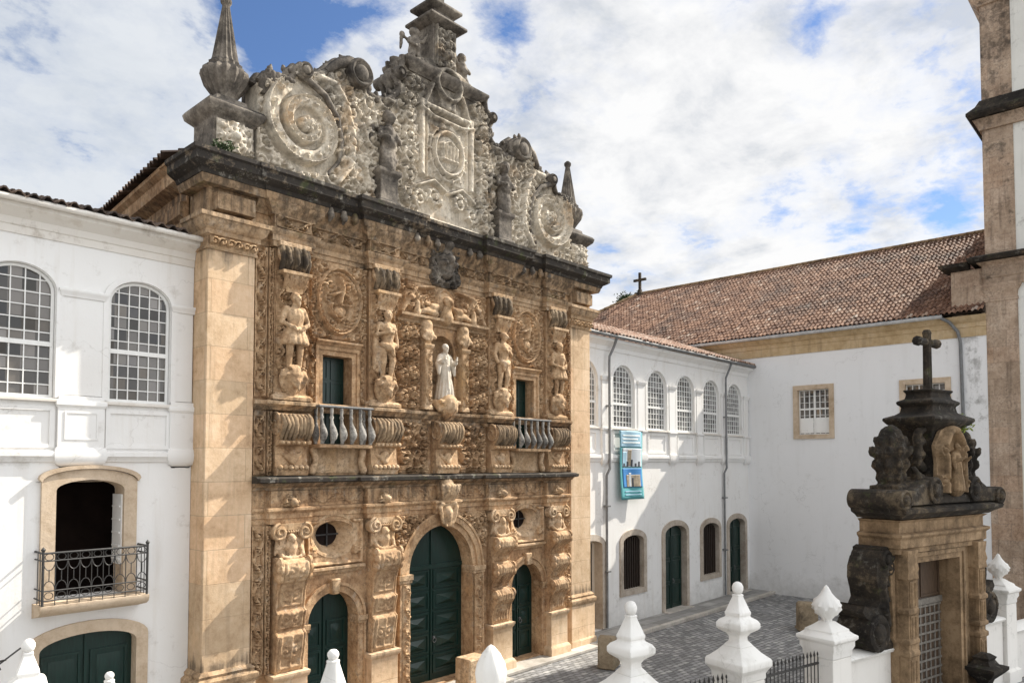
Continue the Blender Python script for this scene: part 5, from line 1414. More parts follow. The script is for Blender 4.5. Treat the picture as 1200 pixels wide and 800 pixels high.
# cornice of the tower block
MB().sweep([(-1.50, 1.0), (-1.50, 0.0), (1.50, 0.0), (1.50, 1.0)], [(-1.4, 19.05), (0.02, 19.05), (0.06, 19.12), (0.20, 19.2), (0.26, 19.3), (0.26, 19.38), (0.0, 19.46), (-1.4, 19.46)]).build('gable_cornice', 'pediment_dark', church, rough=0.012)
top = MB(); top.sqlathe(0.0, 0.45, [(0.62, 19.4), (0.62, 19.55), (0.46, 19.62), (0.46, 21.0), (0.62, 21.06), (0.78, 21.14), (0.78, 21.22), (0.5, 21.36), (0.42, 21.5), (0.5, 21.56), (0.66, 21.66), (0.66, 21.74), (0.3, 21.92), (0.2, 22.0), (0.2, 22.25), (0.26, 22.3), (0.12, 22.4)], hy=0.85)
top.build('gable_turret', 'pediment_dark', church, bevel=0.015, rough=0.012)
cr_ = MB(); cr_.box(-0.09, 0.09, 0.36, 0.54, 22.35, 24.1); cr_.box(-0.55, -0.09, 0.36, 0.54, 23.3, 23.48); cr_.box(0.09, 0.55, 0.36, 0.54, 23.3, 23.48); cr_.build('gable_cross', 'pediment_dark', church, bevel=0.03)
R = Relief(-0.40, 0.40, 19.66, 20.98, 0.03)
for q in range(4):
    for sg in (-1, 1): R.spiral(sg * 0.17, 19.85 + 0.32 * q, 0.15, 0, sg, 1.3, 0.05, 0.13, True, 3)
R.dot(0, 20.05, 0.16, 0.25); R.stroke([(-0.38, 19.68), (-0.38, 20.96)], 0.04, 0.04, 0.08); R.stroke([(0.38, 19.68), (0.38, 20.96)], 0.04, 0.04, 0.08)
R.build('turret_carving', 'pediment_stone', church, 0.055, 0.02, seed=9, depth=1.3)
for sx in (-1, 1):
    c_ = cherub(None, (0, 0, 0), -sx); c_.build('cherub', 'pediment_dark', church, 0.03, loc=(1.02 * sx, 0.35, 19.42), sc=1.05, rough=0.012)
    # larger figure with a shield beside the centre
    S = Sculpt()
    S.limb([(0, 0, 0.1), (0, 0, 0.7), (0, -0.03, 1.05)], [0.24, 0.2, 0.2])
    S.ball((0.0, -0.06, 0.75), 0.22)
    for q in (-1, 1):
        S.limb([(q * 0.12, 0, 0.6), (q * 0.16, -0.08, 0.3), (q * 0.15, 0, 0.05)], [0.13, 0.1, 0.08]); S.limb([(q * 0.2, 0, 1.1), (q * 0.34, -0.1, 0.85), (q * 0.12, -0.26, 0.85)], [0.09, 0.08, 0.06])
        S.limb([(q * 0.12, 0.12, 1.05), (q * 0.4, 0.2, 1.2), (q * 0.42, 0.2, 0.6)], [0.06, 0.1, 0.05])
    S.limb([(0, -0.03, 1.15), (0, -0.06, 1.3)], [0.1, 0.09]); head(S, (0, -0.08, 1.43), 0.17, -0.5 * sx)
    S.build('gable_figure', 'pediment_dark', church, 0.03, loc=(2.48 * sx, -0.22, 15.55), sc=1.08, rough=0.014)
    pf = MB(); pf.sqlathe(2.48 * sx, -0.08, [(0.40, ZB), (0.40, ZB + 0.15), (0.32, ZB + 0.22), (0.32, 15.35), (0.42, 15.45), (0.42, 15.56)], hy=0.8); pf.build('figure_pedestal', 'pediment_dark', church, bevel=0.02, rough=0.01)
    # pinnacle on its pedestal
    cx = 7.05 * sx
    pd = MB(); pd.sqlathe(cx, 0.58, [(0.62, ZB), (0.62, ZB + 0.14), (0.54, ZB + 0.22), (0.54, 15.52), (0.60, 15.58), (0.72, 15.70), (0.76, 15.84), (0.70, 15.92), (0.44, 16.0), (0.40, 16.18), (0.3, 16.2)])
    pd.build('pinnacle_pedestal', 'pediment_dark', church, bevel=0.015, rough=0.012)
    R = Relief(cx - 0.47, cx + 0.47, 14.72, 15.48, 0.03)
    for q in range(8):
        a = PI * q / 4; R.leaf(cx + 0.08 * math.cos(a), 15.1 + 0.08 * math.sin(a), a, 0.36, 0.07, 0.12, 2, 0.2)
    R.dot(cx, 15.1, 0.13, 0.2); R.fill(cx - 0.44, cx + 0.44, 14.75, 15.45, 60, 0.06, 0.1, 0.1, 3, cx); R.build('pedestal_carving', 'pediment_stone', church, 0.035, 0.01, seed=10, depth=1.4)
    pn = MB(); pn.lathe(cx, 0.58, [(0.30, 16.18), (0.28, 16.30), (0.36, 16.42), (0.50, 16.62), (0.57, 16.82), (0.55, 16.94), (0.47, 17.02), (0.40, 17.06), (0.41, 17.14), (0.34, 17.2), (0.30, 17.32), (0.085, 18.72), (0.13, 18.80), (0.13, 18.88), (0.05, 18.96)], 64, ridge=0.07, nr=16)
    pn.build('pinnacle', 'pediment_dark', church, smooth=40, rough=0.006)
# small weeds on the cornice
def weed(name, loc, r, n, label, mat, seed, group=None):
    rn = random.Random(seed); m = MB()
    for i in range(n):
        a = rn.uniform(0, 2 * PI); L = rn.uniform(0.5, 1.0) * r; el = rn.uniform(0.2, 1.4)
        d = Vector((math.cos(a) * math.cos(el), math.sin(a) * math.cos(el), math.sin(el))); p0 = Vector((rn.uniform(-.2, .2) * r, rn.uniform(-.2, .2) * r, 0)); p1 = p0 + d * L
        m.tube([p0, p1], 0.006, 3)
        for k in range(4):
            c = p0.lerp(p1, rn.uniform(0.4, 1.0)); s1 = Vector((rn.uniform(-1, 1), rn.uniform(-1, 1), rn.uniform(-.4, .8))).normalized(); s2 = s1.cross(Vector((rn.uniform(-1, 1), rn.uniform(-1, 1), rn.uniform(-1, 1)))).normalized(); w_ = rn.uniform(0.04, 0.08) * (0.5 + r)
            m.add([c, c + s1 * w_ + s2 * w_ * 0.4, c + s1 * w_ * 2, c + s1 * w_ - s2 * w_ * 0.4], [(0, 1, 2, 3)])
    o = m.build(name, mat, None, smooth=0); o.location = loc
    return tag(o, label, 'plant', group)
weed('weed', (-7.55, -0.45, 14.42), 0.4, 40, 'green weeds sprouting on the left corner of the black church cornice', 'leaf_dark', 4)

# tiled roof helper -------------------------------------------------
def tiled(name, mat, parent, origin, udir, vdir, U, V, tw=0.26, tl=0.42, seed=0, clip=None, label=None, amp=0.07):
    """rows of barrel tiles: u along the eave, v up the slope (both unit vectors)"""
    u, v, o = Vector(udir).normalized(), Vector(vdir).normalized(), Vector(origin); nrm = u.cross(v)
    if nrm.z < 0: nrm = -nrm
    nu = int(U / tw); nv = int(V / tl); rn = random.Random(seed)
    verts, faces, uvs = [], [], []
    S_ = 5
    for j in range(nv):
        for i in range(nu):
            if clip and not clip((i + 0.5) * tw, (j + 0.5) * tl): continue
            jit = rn.uniform(-0.02, 0.02); ju = rn.uniform(-0.015, 0.015); tilt = rn.uniform(-0.012, 0.012)
            b = len(verts)
            for e in (0, 1):
                for k in range(S_ + 1):
                    t = k / S_; hh = amp * math.sin(PI * min(1, t / 0.62)) if t < 0.62 else -0.03 * math.sin(PI * (t - 0.62) / 0.38)
                    hh += (0.045 if e == 0 else 0.0) + jit * 0.5 + tilt * (t - .5)
                    p = o + u * ((i + t) * tw + ju) + v * (j * tl + (tl * 1.06 if e else -0.02) + jit) + nrm * hh
                    verts.append(p)
            for k in range(S_):
                faces.append((b + k, b + k + 1, b + S_ + 2 + k, b + S_ + 1 + k)); uvs.append((i + 0.5, j + 0.5))
            # butt end
            c = len(verts)
            for k in range(S_ + 1): verts.append(verts[b + k] - nrm * 0.035)
            for k in range(S_): faces.append((b + k + 1, b + k, c + k, c + k + 1)); uvs.append((i + 0.5, j + 0.5))
    me = bpy.data.meshes.new(name); me.from_pydata([tuple(p) for p in verts], [], faces)
    ul = me.uv_layers.new(name='tiles')
    for p in me.polygons:
        for li in p.loop_indices: ul.data[li].uv = uvs[p.index]
    me.shade_smooth(); me.set_sharp_from_angle(angle=rad(50))
    return link(name, me, mat, parent, True, label)


# roof of the church body: two slopes down to the side eaves
yb0, yb1 = 1.25, 23.5
rv = Vector((7.9, 0, 3.0)).normalized()
tiled('roof', 'dark_tiles', church, (-8.25, yb0, 14.70), (k_, 1, 0), tuple(Vector((1, -k_, 0.42)).normalized()), yb1 - yb0, 8.0, 0.28, 0.45, 3)
tiled('roof', 'dark_tiles', church, (8.25, yb0, 14.70), (-k_, 1, 0), tuple(Vector((-1, -k_, 0.42)).normalized()), yb1 - yb0, 8.0, 0.28, 0.45, 4)
rb_ = MB(); rb_.prism([(-8.1, 14.55), (8.1, 14.55), (0, 17.9)], 1.35, 2.0); rb_.build('roof_gable', 'sandstone_upper', church)

# ------------------------------------------------------------------ white wings
def sash(name, cx, hw, z0, zs, rise, y, parent, nx, nz, zrail, glass='window_glass', bar=0.022, P=None, frame=0.06):
    """window: pane with a sash of glazing bars; returns the window (frame)"""
    P = P or (lambda a, z, d: (a, d, z))
    f = MB(); a0 = arch(cx, hw - frame, z0 + frame, zs, max(0.01, rise - frame), 16); a1 = arch(cx, hw, z0, zs, max(0.012, rise), 16)
    f.band(a0, a1, y - 0.03, y + 0.04, True, P); ob = f.build(name, 'white_paint', parent)
    g = MB(); n0 = len(g.v); g.wall(arch(cx, hw - 0.01, z0 + 0.01, zs, max(0.01, rise - 0.01), 16), [], y + 0.02, y + 0.03, P); g.build('pane', glass, ob)
    b = MB()
    def top_at(x):
        t = min(1, abs(x - cx) / hw); return zs + rise * math.sqrt(max(0, 1 - t * t))
    def bx(x0, x1, y0, y1, zz0, zz1):
        pts = [P(x0, zz0, y0), P(x1, zz0, y0), P(x1, zz0, y1), P(x0, zz0, y1), P(x0, zz1, y0), P(x1, zz1, y0), P(x1, zz1, y1), P(x0, zz1, y1)]
        b.add(pts, [(0, 3, 2, 1), (4, 5, 6, 7), (0, 1, 5, 4), (1, 2, 6, 5), (2, 3, 7, 6), (3, 0, 4, 7)])
    for i in range(1, nx):
        x = cx - hw + 2 * hw * i / nx
        bx(x - bar / 2, x + bar / 2, y - 0.012, y + 0.018, z0, top_at(x) - 0.02)
    ztop = zs + rise; 
    for j in range(1, nz):
        z = z0 + (ztop - z0) * j / nz
        w = hw if z < zs else hw * math.sqrt(max(0, 1 - ((z - zs) / max(rise, 0.01)) ** 2))
        if w > 0.1: bx(cx - w + 0.02, cx + w - 0.02, y - 0.010, y + 0.016, z - bar / 2, z + bar / 2)
    if zrail: bx(cx - hw + 0.02, cx + hw - 0.02, y - 0.035, y + 0.015, zrail - 0.05, zrail + 0.05)
    b.build('sash_bars', 'white_paint', ob)
    return ob


# ---- left wing
LY = 0.72
lw = thing('convent_wing', 'white plastered convent wing left of the church, with an iron balcony', 'building', (-14, LY, 0))
LWX = (-23.6, -7.70)
wins = (-11.40, -8.94, -13.86, -16.32)
lh = [arch(c, 0.69, 8.42, 10.72, 0.52, 14) for c in wins]
lh.append(arch(-9.94, 0.705, 4.06, 6.42, 0.235, 12)); lh.append(arch(-9.90, 0.995, 0.2, 2.98, 0.315, 12))
MB().wall([(LWX[0], -0.3), (LWX[1], -0.3), (LWX[1], 12.5), (LWX[0], 12.5)], lh, LY, LY + 0.55).build('wall', 'white_plaster', lw)
MB().box(LWX[0] + 0.02, -7.64, LY + 1.9, LY + 9, -0.3, 12.4).build('rear_wall', 'interior_dark', lw)
MB().sweep([(LWX[0], LY), (LWX[1], LY)], [(-0.02, 11.84), (0.03, 11.84), (0.03, 12.00), (0.06, 12.02), (0.08, 12.16), (0.20, 12.24), (0.34, 12.32), (0.36, 12.46), (-0.02, 12.50)]).build('cornice', 'aged_plaster', lw)
MB().sweep([(LWX[0], LY), (LWX[1], LY)], [(-0.02, 7.02), (0.05, 7.04), (0.10, 7.14), (0.13, 7.16), (0.13, 7.25), (-0.02, 7.30)]).build('ledge', 'white_plaster', lw)
MB().tube([(LWX[0], LY - 0.44, 12.46), (LWX[1], LY - 0.44, 12.46)], 0.065, 10).build('gutter', 'aged_plaster', lw, smooth=50)
tiled('roof', 'dark_tiles', lw, (LWX[0], LY - 0.50, 12.52), (1, 0, 0), (0, 1, 0.26), LWX[1] - LWX[0] - 0.1, 8, 0.26, 0.42, 7)
for i, c in enumerate(wins):
    w = sash('window', c, 0.68, 8.42, 10.72, 0.51, LY + 0.10, lw, 5 if i != 1 else 6, 10, 9.58)
    s_ = MB(); s_.band(arch(c, 0.70, 8.42, 10.72, 0.53, 18), arch(c, 0.82, 8.42, 10.72, 0.65, 18), LY - 0.05, LY + 0.02); s_.build('window_surround', 'white_plaster', w, smooth=30)
    sl = MB(); sl.box(c - 0.86, c + 0.86, LY - 0.09, LY + 0.1, 8.33, 8.40); sl.build('sill', 'aged_plaster', w, bevel=0.01)
    p = MB(); p.band([(c - 0.62, 7.42), (c + 0.62, 7.42), (c + 0.62, 8.14), (c - 0.62, 8.14)], [(c - 0.72, 7.34), (c + 0.72, 7.34), (c + 0.72, 8.24), (c - 0.72, 8.24)], LY - 0.035, LY + 0.01, True); p.build('apron_panel', 'white_plaster', lw)
for c in (-10.17, -12.63, -15.09, -7.96):
    hw = 0.42 if c != -7.96 else 0.24
    p = MB(); p.box(c - hw, c + hw, LY - 0.035, LY + 0.01, 8.50, 10.66)
    pth = [(c - hw, LY), (c - hw, LY - 0.03), (c + hw, LY - 0.03), (c + hw, LY)]
    p.sweep(pth, [(-0.03, 10.66), (0.03, 10.66), (0.05, 10.74), (0.08, 10.78), (0.08, 10.83), (-0.03, 10.86)])
    p.sweep(pth, [(-0.03, 7.30), (0.05, 7.30), (0.05, 8.22), (0.09, 8.28), (0.09, 8.36), (0.04, 8.40), (0.04, 8.47), (-0.03, 8.5)])
    p.sweep(pth, [(-0.03, 6.90), (-0.10, 6.90), (0.04, 6.97), (0.10, 7.08), (0.12, 7.2), (0.08, 7.34), (-0.03, 7.4)])
    p.build('wall_pilaster', 'white_plaster', lw, smooth=30, bevel=0.006)
    if hw > 0.3:
        q = MB(); q.band([(c - 0.30, 7.56), (c + 0.30, 7.56), (c + 0.30, 8.10), (c - 0.30, 8.10)], [(c - 0.34, 7.52), (c + 0.34, 7.52), (c + 0.34, 8.14), (c - 0.34, 8.14)], LY - 0.095, LY - 0.07, True); q.build('pedestal_panel', 'white_plaster', lw)
# balcony window
bw = MB(); bw.band(arch(-9.94, 0.69, 4.06, 6.42, 0.22, 14), arch(-9.94, 0.97, 4.06, 6.58, 0.30, 14), LY - 0.08, LY + 0.5)
bw.sweep([(-11.0, LY), (-8.88, LY)], [(-0.02, 6.60), (0.0, 6.60), (0.0, 6.61), (-0.02, 6.61)])
bwin = bw.build('balcony_window', 'trim_stone', lw, smooth=30)
hm = MB(); hm.band(arch(-9.94, 0.975, 6.5, 6.60, 0.29, 14)[1:-1], [(x * 1.0 + (x + 9.94) * 0.06, z + 0.08) for x, z in arch(-9.94, 0.975, 6.5, 6.60, 0.29, 14)[1:-1]], LY - 0.14, LY + 0.02); hm.build('hood_moulding', 'trim_stone', bwin, smooth=40)
MB().add([(-10.66, LY + 0.5, 4.0), (-9.2, LY + 0.5, 4.0), (-9.2, LY + 1.8, 4.0), (-10.66, LY + 1.8, 4.0)], [(0, 1, 2, 3)]).build('floor_boards', 'dark_wood', bwin)
shut = MB(); shut.box(-9.28, -9.24, LY + 0.02, LY + 0.55, 4.7, 6.3)
for q in range(5): shut.box(-9.31, -9.21, LY + 0.06, LY + 0.5, 4.8 + 0.3 * q, 4.84 + 0.3 * q)
shut.build('shutter', 'white_paint', bwin)
sb = MB(); sb.prism([(LY, 3.74), (LY - 0.45, 3.84), (LY - 0.56, 3.90), (LY - 0.60, 3.98), (LY - 0.60, 4.05), (LY, 4.05)], -11.02, -8.86, 'x'); sb.build('balcony_slab', 'trim_stone', lw)
rl = MB()
xa, xb, yf = -10.98, -8.90, LY - 0.55
for x in (xa, xb): rl.tube([(x, yf, 4.05), (x, yf, 5.2)], 0.028, 8); rl.lathe(x, yf, [(0.03, 0), (0.05, 0.04), (0.0, 0.1)], 8, z0=5.18)
for z in (4.16, 4.36, 4.98, 5.14):
    rl.tube([(xa, LY, z), (xa, yf, z), (xb, yf, z), (xb, LY, z)], 0.016 if z < 5.1 else 0.024, 6)
nn = 9
for i in range(nn):
    x0_ = xa + (xb - xa) * i / nn; x1_ = xa + (xb - xa) * (i + 1) / nn; xm = (x0_ + x1_) / 2; hw_ = (x1_ - x0_) / 2
    rl.tube([(x0_, yf, 4.05), (x0_, yf, 5.14)], 0.010, 5)
    rl.tube([(xm, yf, 4.55), (xm, yf, 4.80)], 0.010, 5)
    for (zc, sgn) in ((4.36, 1), (4.98, -1)):
        rl.tube([(xm + hw_ * 0.95 * math.cos(a), yf, zc + sgn * 0.20 * math.sin(a)) for a in np.linspace(0, PI, 9)], 0.010, 5)
    for zc in (4.26, 5.06):
        rl.tube([(xm + hw_ * 0.7 * math.cos(a), yf, zc + 0.07 * math.sin(a)) for a in np.linspace(0, 2 * PI, 11)], 0.009, 5)
for y_ in (LY - 0.2, LY - 0.38): rl.tube([(xb, y_, 4.05), (xb, y_, 5.14)], 0.010, 5); rl.tube([(xa, y_, 4.05), (xa, y_, 5.14)], 0.010, 5)
rl.build('balcony_railing', 'iron', lw, smooth=50)
ds = MB(); ds.band(arch(-9.90, 0.98, 0.1, 2.98, 0.30, 16), arch(-9.90, 1.24, 0.1, 3.10, 0.44, 16), LY - 0.07, LY + 0.4); ds.build('door_surround', 'trim_stone', lw, smooth=30)
ld = panel_door('door', -9.90, 1.0, 0.15, 2.98, 0.30, LY + 0.22, lw, [(0.35, 1.5), (1.65, 2.85)], 0.03)
for sx in (-1, 1):
    pass
# wrought iron bracket low on the wall
ib = MB(); 
ib.tube([(-11.9, LY - 0.02, 3.0), (-11.9, LY - 0.35, 3.02), (-11.6, LY - 0.6, 3.10)], 0.02, 6)
for (c0, r_, a0) in (((-11.75, 2.86), 0.12, 0), ((-11.95, 2.80), 0.09, 2)):
    ib.tube([(c0[0] + r_ * (1 - t) * math.cos(a0 + 8 * t), LY - 0.35, c0[1] + r_ * (1 - t) * math.sin(a0 + 8 * t)) for t in np.linspace(0, 0.9, 24)], 0.014, 5)
ib.tube([(-12.2, LY - 0.3, 2.65), (-11.7, LY - 0.35, 2.95), (-11.3, LY - 0.4, 3.25)], 0.018, 6)
o = ib.build('iron_bracket', 'iron', None); tag(o, 'small black wrought iron scroll bracket low on the white convent wall at far left', 'bracket')

# ---- right wing
RY = 0.80
rw = thing('cloister_wing', 'white wing right of the church with a row of arched windows above low doors', 'building', (15.5, RY, 0))
RX = (7.71, 23.40)
rwin = (8.42, 11.16, 13.90, 16.50, 19.10, 21.70)
rh = [arch(c, 0.84, 8.55, 10.42, 0.84, 16) for c in rwin]
low = [('door', 8.64, 0.86, 0.18, 3.62, 0.24), ('window', 11.85, 0.80, 1.55, 3.60, 0.28), ('door', 15.45, 0.98, 0.18, 3.70, 0.38), ('window', 18.92, 0.84, 1.42, 3.68, 0.32), ('door', 21.85, 0.92, 0.18, 3.72, 0.36)]
for (k, c, hw, z0, zs, ri) in low: rh.append(arch(c, hw + 0.015, z0 - 0.015, zs, ri + 0.015, 12))
MB().wall([(RX[0], -0.3), (RX[1], -0.3), (RX[1], 12.35), (RX[0], 12.35)], rh, RY, RY + 0.5).build('wall', 'white_plaster', rw)
MB().box(RX[0], RX[1] + 3, RY + 1.0, RY + 8, -0.3, 12.3).build('rear_wall', 'interior_dark', rw)
MB().sweep([(RX[0], RY), (RX[1], RY)], [(-0.02, 11.78), (0.04, 11.78), (0.06, 11.95), (0.18, 12.08), (0.32, 12.14), (0.34, 12.26), (-0.02, 12.30)]).build('cornice', 'white_plaster', rw)
MB().sweep([(RX[0], RY), (RX[1] + 0.1, RY)], [(-0.02, 7.06), (0.05, 7.08), (0.10, 7.22), (0.14, 7.24), (0.14, 7.34), (-0.02, 7.40)]).build('ledge', 'white_plaster', rw)
MB().tube([(RX[0] - 0.2, RY - 0.46, 12.34), (RX[1] + 0.3, RY - 0.46, 12.34)], 0.075, 10).build('gutter', 'pipe_grey', rw, smooth=50)
tiled('roof', 'wing_tiles', rw, (RX[0] - 0.05, RY - 0.50, 12.40), (1, 0, 0), (0, 1, 0.36), RX[1] - RX[0] + 0.1, 6.0, 0.27, 0.42, 8)
for i, c in enumerate(rwin):
    w = sash('window', c, 0.83, 8.55, 10.42, 0.83, RY + 0.10, rw, 7, 11, 9.58, 'window_glass_pale', 0.026)
    s_ = MB(); s_.band(arch(c, 0.85, 8.55, 10.42, 0.85, 18), arch(c, 0.98, 8.55, 10.42, 0.98, 18), RY - 0.05, RY + 0.02); s_.build('window_surround', 'white_plaster', w, smooth=30)
    sl = MB(); sl.box(c - 1.0, c + 1.0, RY - 0.10, RY + 0.1, 8.45, 8.53); sl.build('sill', 'aged_plaster', w, bevel=0.01)
    p = MB(); p.band([(c - 0.68, 7.56), (c + 0.68, 7.56), (c + 0.68, 8.28), (c - 0.68, 8.28)], [(c - 0.78, 7.46), (c + 0.78, 7.46), (c + 0.78, 8.38), (c - 0.78, 8.38)], RY - 0.035, RY + 0.01, True); p.build('apron_panel', 'white_plaster', rw)
for c in (9.79, 12.53, 15.20, 17.80, 20.40, 23.05):
    hw = 0.26
    p = MB(); p.box(c - hw, c + hw, RY - 0.06, RY + 0.01, 8.5, 10.5)
    pth = [(c - hw, RY), (c - hw, RY - 0.06), (c + hw, RY - 0.06), (c + hw, RY)]
    p.sweep(pth, [(-0.03, 10.5), (0.03, 10.5), (0.08, 10.62), (0.08, 10.68), (-0.03, 10.7)])
    p.sweep(pth, [(-0.03, 7.42), (0.04, 7.42), (0.04, 8.36), (0.09, 8.42), (0.09, 8.48), (-0.03, 8.5)])
    p.sweep(pth, [(-0.03, 6.90), (-0.06, 6.90), (0.06, 7.04), (0.11, 7.2), (0.10, 7.42), (-0.03, 7.44)])
    p.build('wall_pilaster', 'white_plaster', rw, smooth=30)
for (k, c, hw, z0, zs, ri) in low:
    s_ = MB(); zb = z0 if k == 'door' else z0
    s_.band(arch(c, hw, zb, zs, ri, 14), arch(c, hw + 0.24, zb if k == 'door' else zb - 0.24, zs + 0.04, ri + 0.22, 14), RY - 0.07, RY + 0.35, k == 'window')
    s_.build('door_surround' if k == 'door' else 'window_surround', 'trim_grey', rw, smooth=30)
    if k == 'window':
        b = MB(); b.wall(arch(c, hw, z0, zs, ri, 12), [], RY + 0.20, RY + 0.24)
        wn_ = b.build('window', 'dark_wood', rw)
        b = MB()
        for q in range(9): x = c - hw + 0.08 + q * (2 * hw - 0.16) / 8; b.box(x - 0.035, x + 0.035, RY + 0.14, RY + 0.205, z0, zs + ri * 0.7 * (1 - ((x - c) / hw) ** 2))
        b.build('shutter_slats', 'dark_wood', wn_)
    elif c > 9:
        panel_door('door', c, hw, 0.18, zs, ri, RY + 0.24, rw, [(0.3, 1.3), (1.4, 2.4), (2.5, 3.6)], 0.03)
        st_ = MB(); st_.box(c - hw - 0.2, c + hw + 0.2, RY - 0.35, RY + 0.4, 0.0, 0.176); st_.build('doorstep', 'kerb_stone', rw, bevel=0.01)
for x, jog in ((9.86, 1), (20.40, 1)):
    p = MB(); yy_ = RY - 0.20
    p.tube([(x + 0.25, RY - 0.42, 12.28), (x + 0.22, RY - 0.30, 11.95), (x + 0.02, yy_, 11.5), (x, yy_, 11.2), (x, yy_, 6.9), (x - 0.02, yy_ - 0.02, 6.8), (x - 0.12, yy_ + 0.08, 6.5), (x - 0.12, yy_ + 0.08, 0.2)], 0.055, 8)
    for z in (2.5, 5.2, 9.4): p.box(x - 0.2 if z < 6 else x - 0.08, x + 0.0 if z < 6 else x + 0.08, yy_ - 0.05, RY, z, z + 0.06)
    p.build('downpipe', 'pipe_grey', rw, smooth=50)
# banner hung from the sill
bx0, bx1, bz0, bz1, by = 10.52, 12.30, 5.46, 8.42, RY - 0.24
bn = thing('banner', 'teal and blue printed banner with two pictures hanging below a white wing window', 'banner', ((bx0 + bx1) / 2, by, bz0))
def cloth(xa, xb, za, zb, y, name, mat):
    m = MB(); n1_, n2_ = 14, 20; vs_, fs_ = [], []
    for j in range(n2_ + 1):
        for i in range(n1_ + 1):
            x = xa + (xb - xa) * i / n1_; z = za + (zb - za) * j / n2_
            w_ = 0.035 * math.sin((x - bx0) * 4.2 + z * 0.8) + 0.03 * math.sin(z * 2.1)
            vs_.append((x + 0.05 * (bz1 - z) / 3, y + w_, z))
    for j in range(n2_):
        for i in range(n1_): fs_.append((j * (n1_ + 1) + i, j * (n1_ + 1) + i + 1, (j + 1) * (n1_ + 1) + i + 1, (j + 1) * (n1_ + 1) + i))
    m.add(vs_, fs_); o = m.build(name, mat, bn, smooth=60)
    md = o.modifiers.new('thick', 'SOLIDIFY'); md.thickness = 0.006; md.offset = 1
    return o
cloth(bx0, bx1, bz0, bz1, by, 'cloth', 'banner_teal')
cloth(bx0 + 0.03, bx1 - 0.12, 7.72, bz1 - 0.02, by - 0.012, 'title_panel', 'banner_pale')
for q in range(3): cloth(bx0 + 0.2, bx1 - 0.3 - 0.2 * (q % 2), 8.18 - 0.15 * q, 8.24 - 0.15 * q, by - 0.022, 'text_line', 'banner_text')
cloth(bx0 + 0.22, bx1 - 0.10, 6.86, 7.66, by - 0.012, 'upper_picture', 'print_white')
cloth(bx0 + 0.24, bx0 + 0.55, 6.9, 7.5, by - 0.02, 'picture_shape', 'banner_pale'); cloth(bx0 + 0.62, bx0 + 0.86, 6.92, 7.60, by - 0.022, 'picture_shape', 'print_stone')
for q in range(5): cloth(bx0 + 0.3 + 0.27 * q, bx0 + 0.42 + 0.27 * q, 6.88, 7.02 + 0.08 * (q % 3), by - 0.026, 'picture_shape', 'print_dark')
cloth(bx0 + 0.22, bx1 - 0.10, 5.98, 6.80, by - 0.012, 'lower_picture', 'print_blue')
cloth(bx0 + 0.52, bx1 - 0.28, 6.00, 6.52, by - 0.022, 'picture_shape', 'print_stone'); cloth(bx0 + 0.72, bx0 + 0.86, 6.0, 6.6, by - 0.03, 'picture_shape', 'print_white'); cloth(bx0 + 0.9, bx0 + 1.02, 6.0, 6.4, by - 0.03, 'picture_shape', 'print_dark')
for q in range(2): cloth(bx0 + 0.3, bx1 - 0.25, 5.78 - 0.14 * q, 5.83 - 0.14 * q, by - 0.022, 'text_line', 'banner_pale')
m = MB(); m.tube([(bx0 - 0.05, by, bz1 + 0.01), (bx1 + 0.05, by, bz1 + 0.01)], 0.02, 8); m.tube([(bx0 + 0.3, by, bz1), (bx0 + 0.3, RY, bz1 + 0.08)], 0.01, 6); m.tube([(bx1 - 0.3, by, bz1), (bx1 - 0.3, RY, bz1 + 0.08)], 0.01, 6); m.build('banner_rod', 'iron_grey', bn)

# ------------------------------------------------------------------ long nave to the right
NX = 23.40
nv = thing('nave', 'tall white church side with an ochre frieze and a broad red tiled roof', 'church', (NX + 5, -2, 0))
PX = lambda a, z, d: (d, a, z)
nh = [[(-3.635, 8.505), (-1.985, 8.505), (-1.985, 10.895), (-3.635, 10.895)], [(-8.935, 8.505), (-7.185, 8.505), (-7.185, 10.815), (-8.935, 10.815)]]
MB().wall([(-10.62, -0.3), (14.0, -0.3), (14.0, 12.82), (-10.62, 12.82)], nh, NX, NX + 0.6, PX).build('wall', 'nave_plaster', nv)
MB().box(NX + 0.62, NX + 17.5, -10.55, 20.5, -0.3, 13.6).build('rear_wall', 'interior_dark', nv)
MB().sweep([(NX, 20.6), (NX, -10.62)], [(-0.4, 12.82), (0.04, 12.82), (0.04, 13.24), (0.08, 13.26), (0.08, 13.46), (0.24, 13.56), (0.34, 13.76), (-0.4, 13.86)]).build('frieze', 'ochre_stucco', nv)
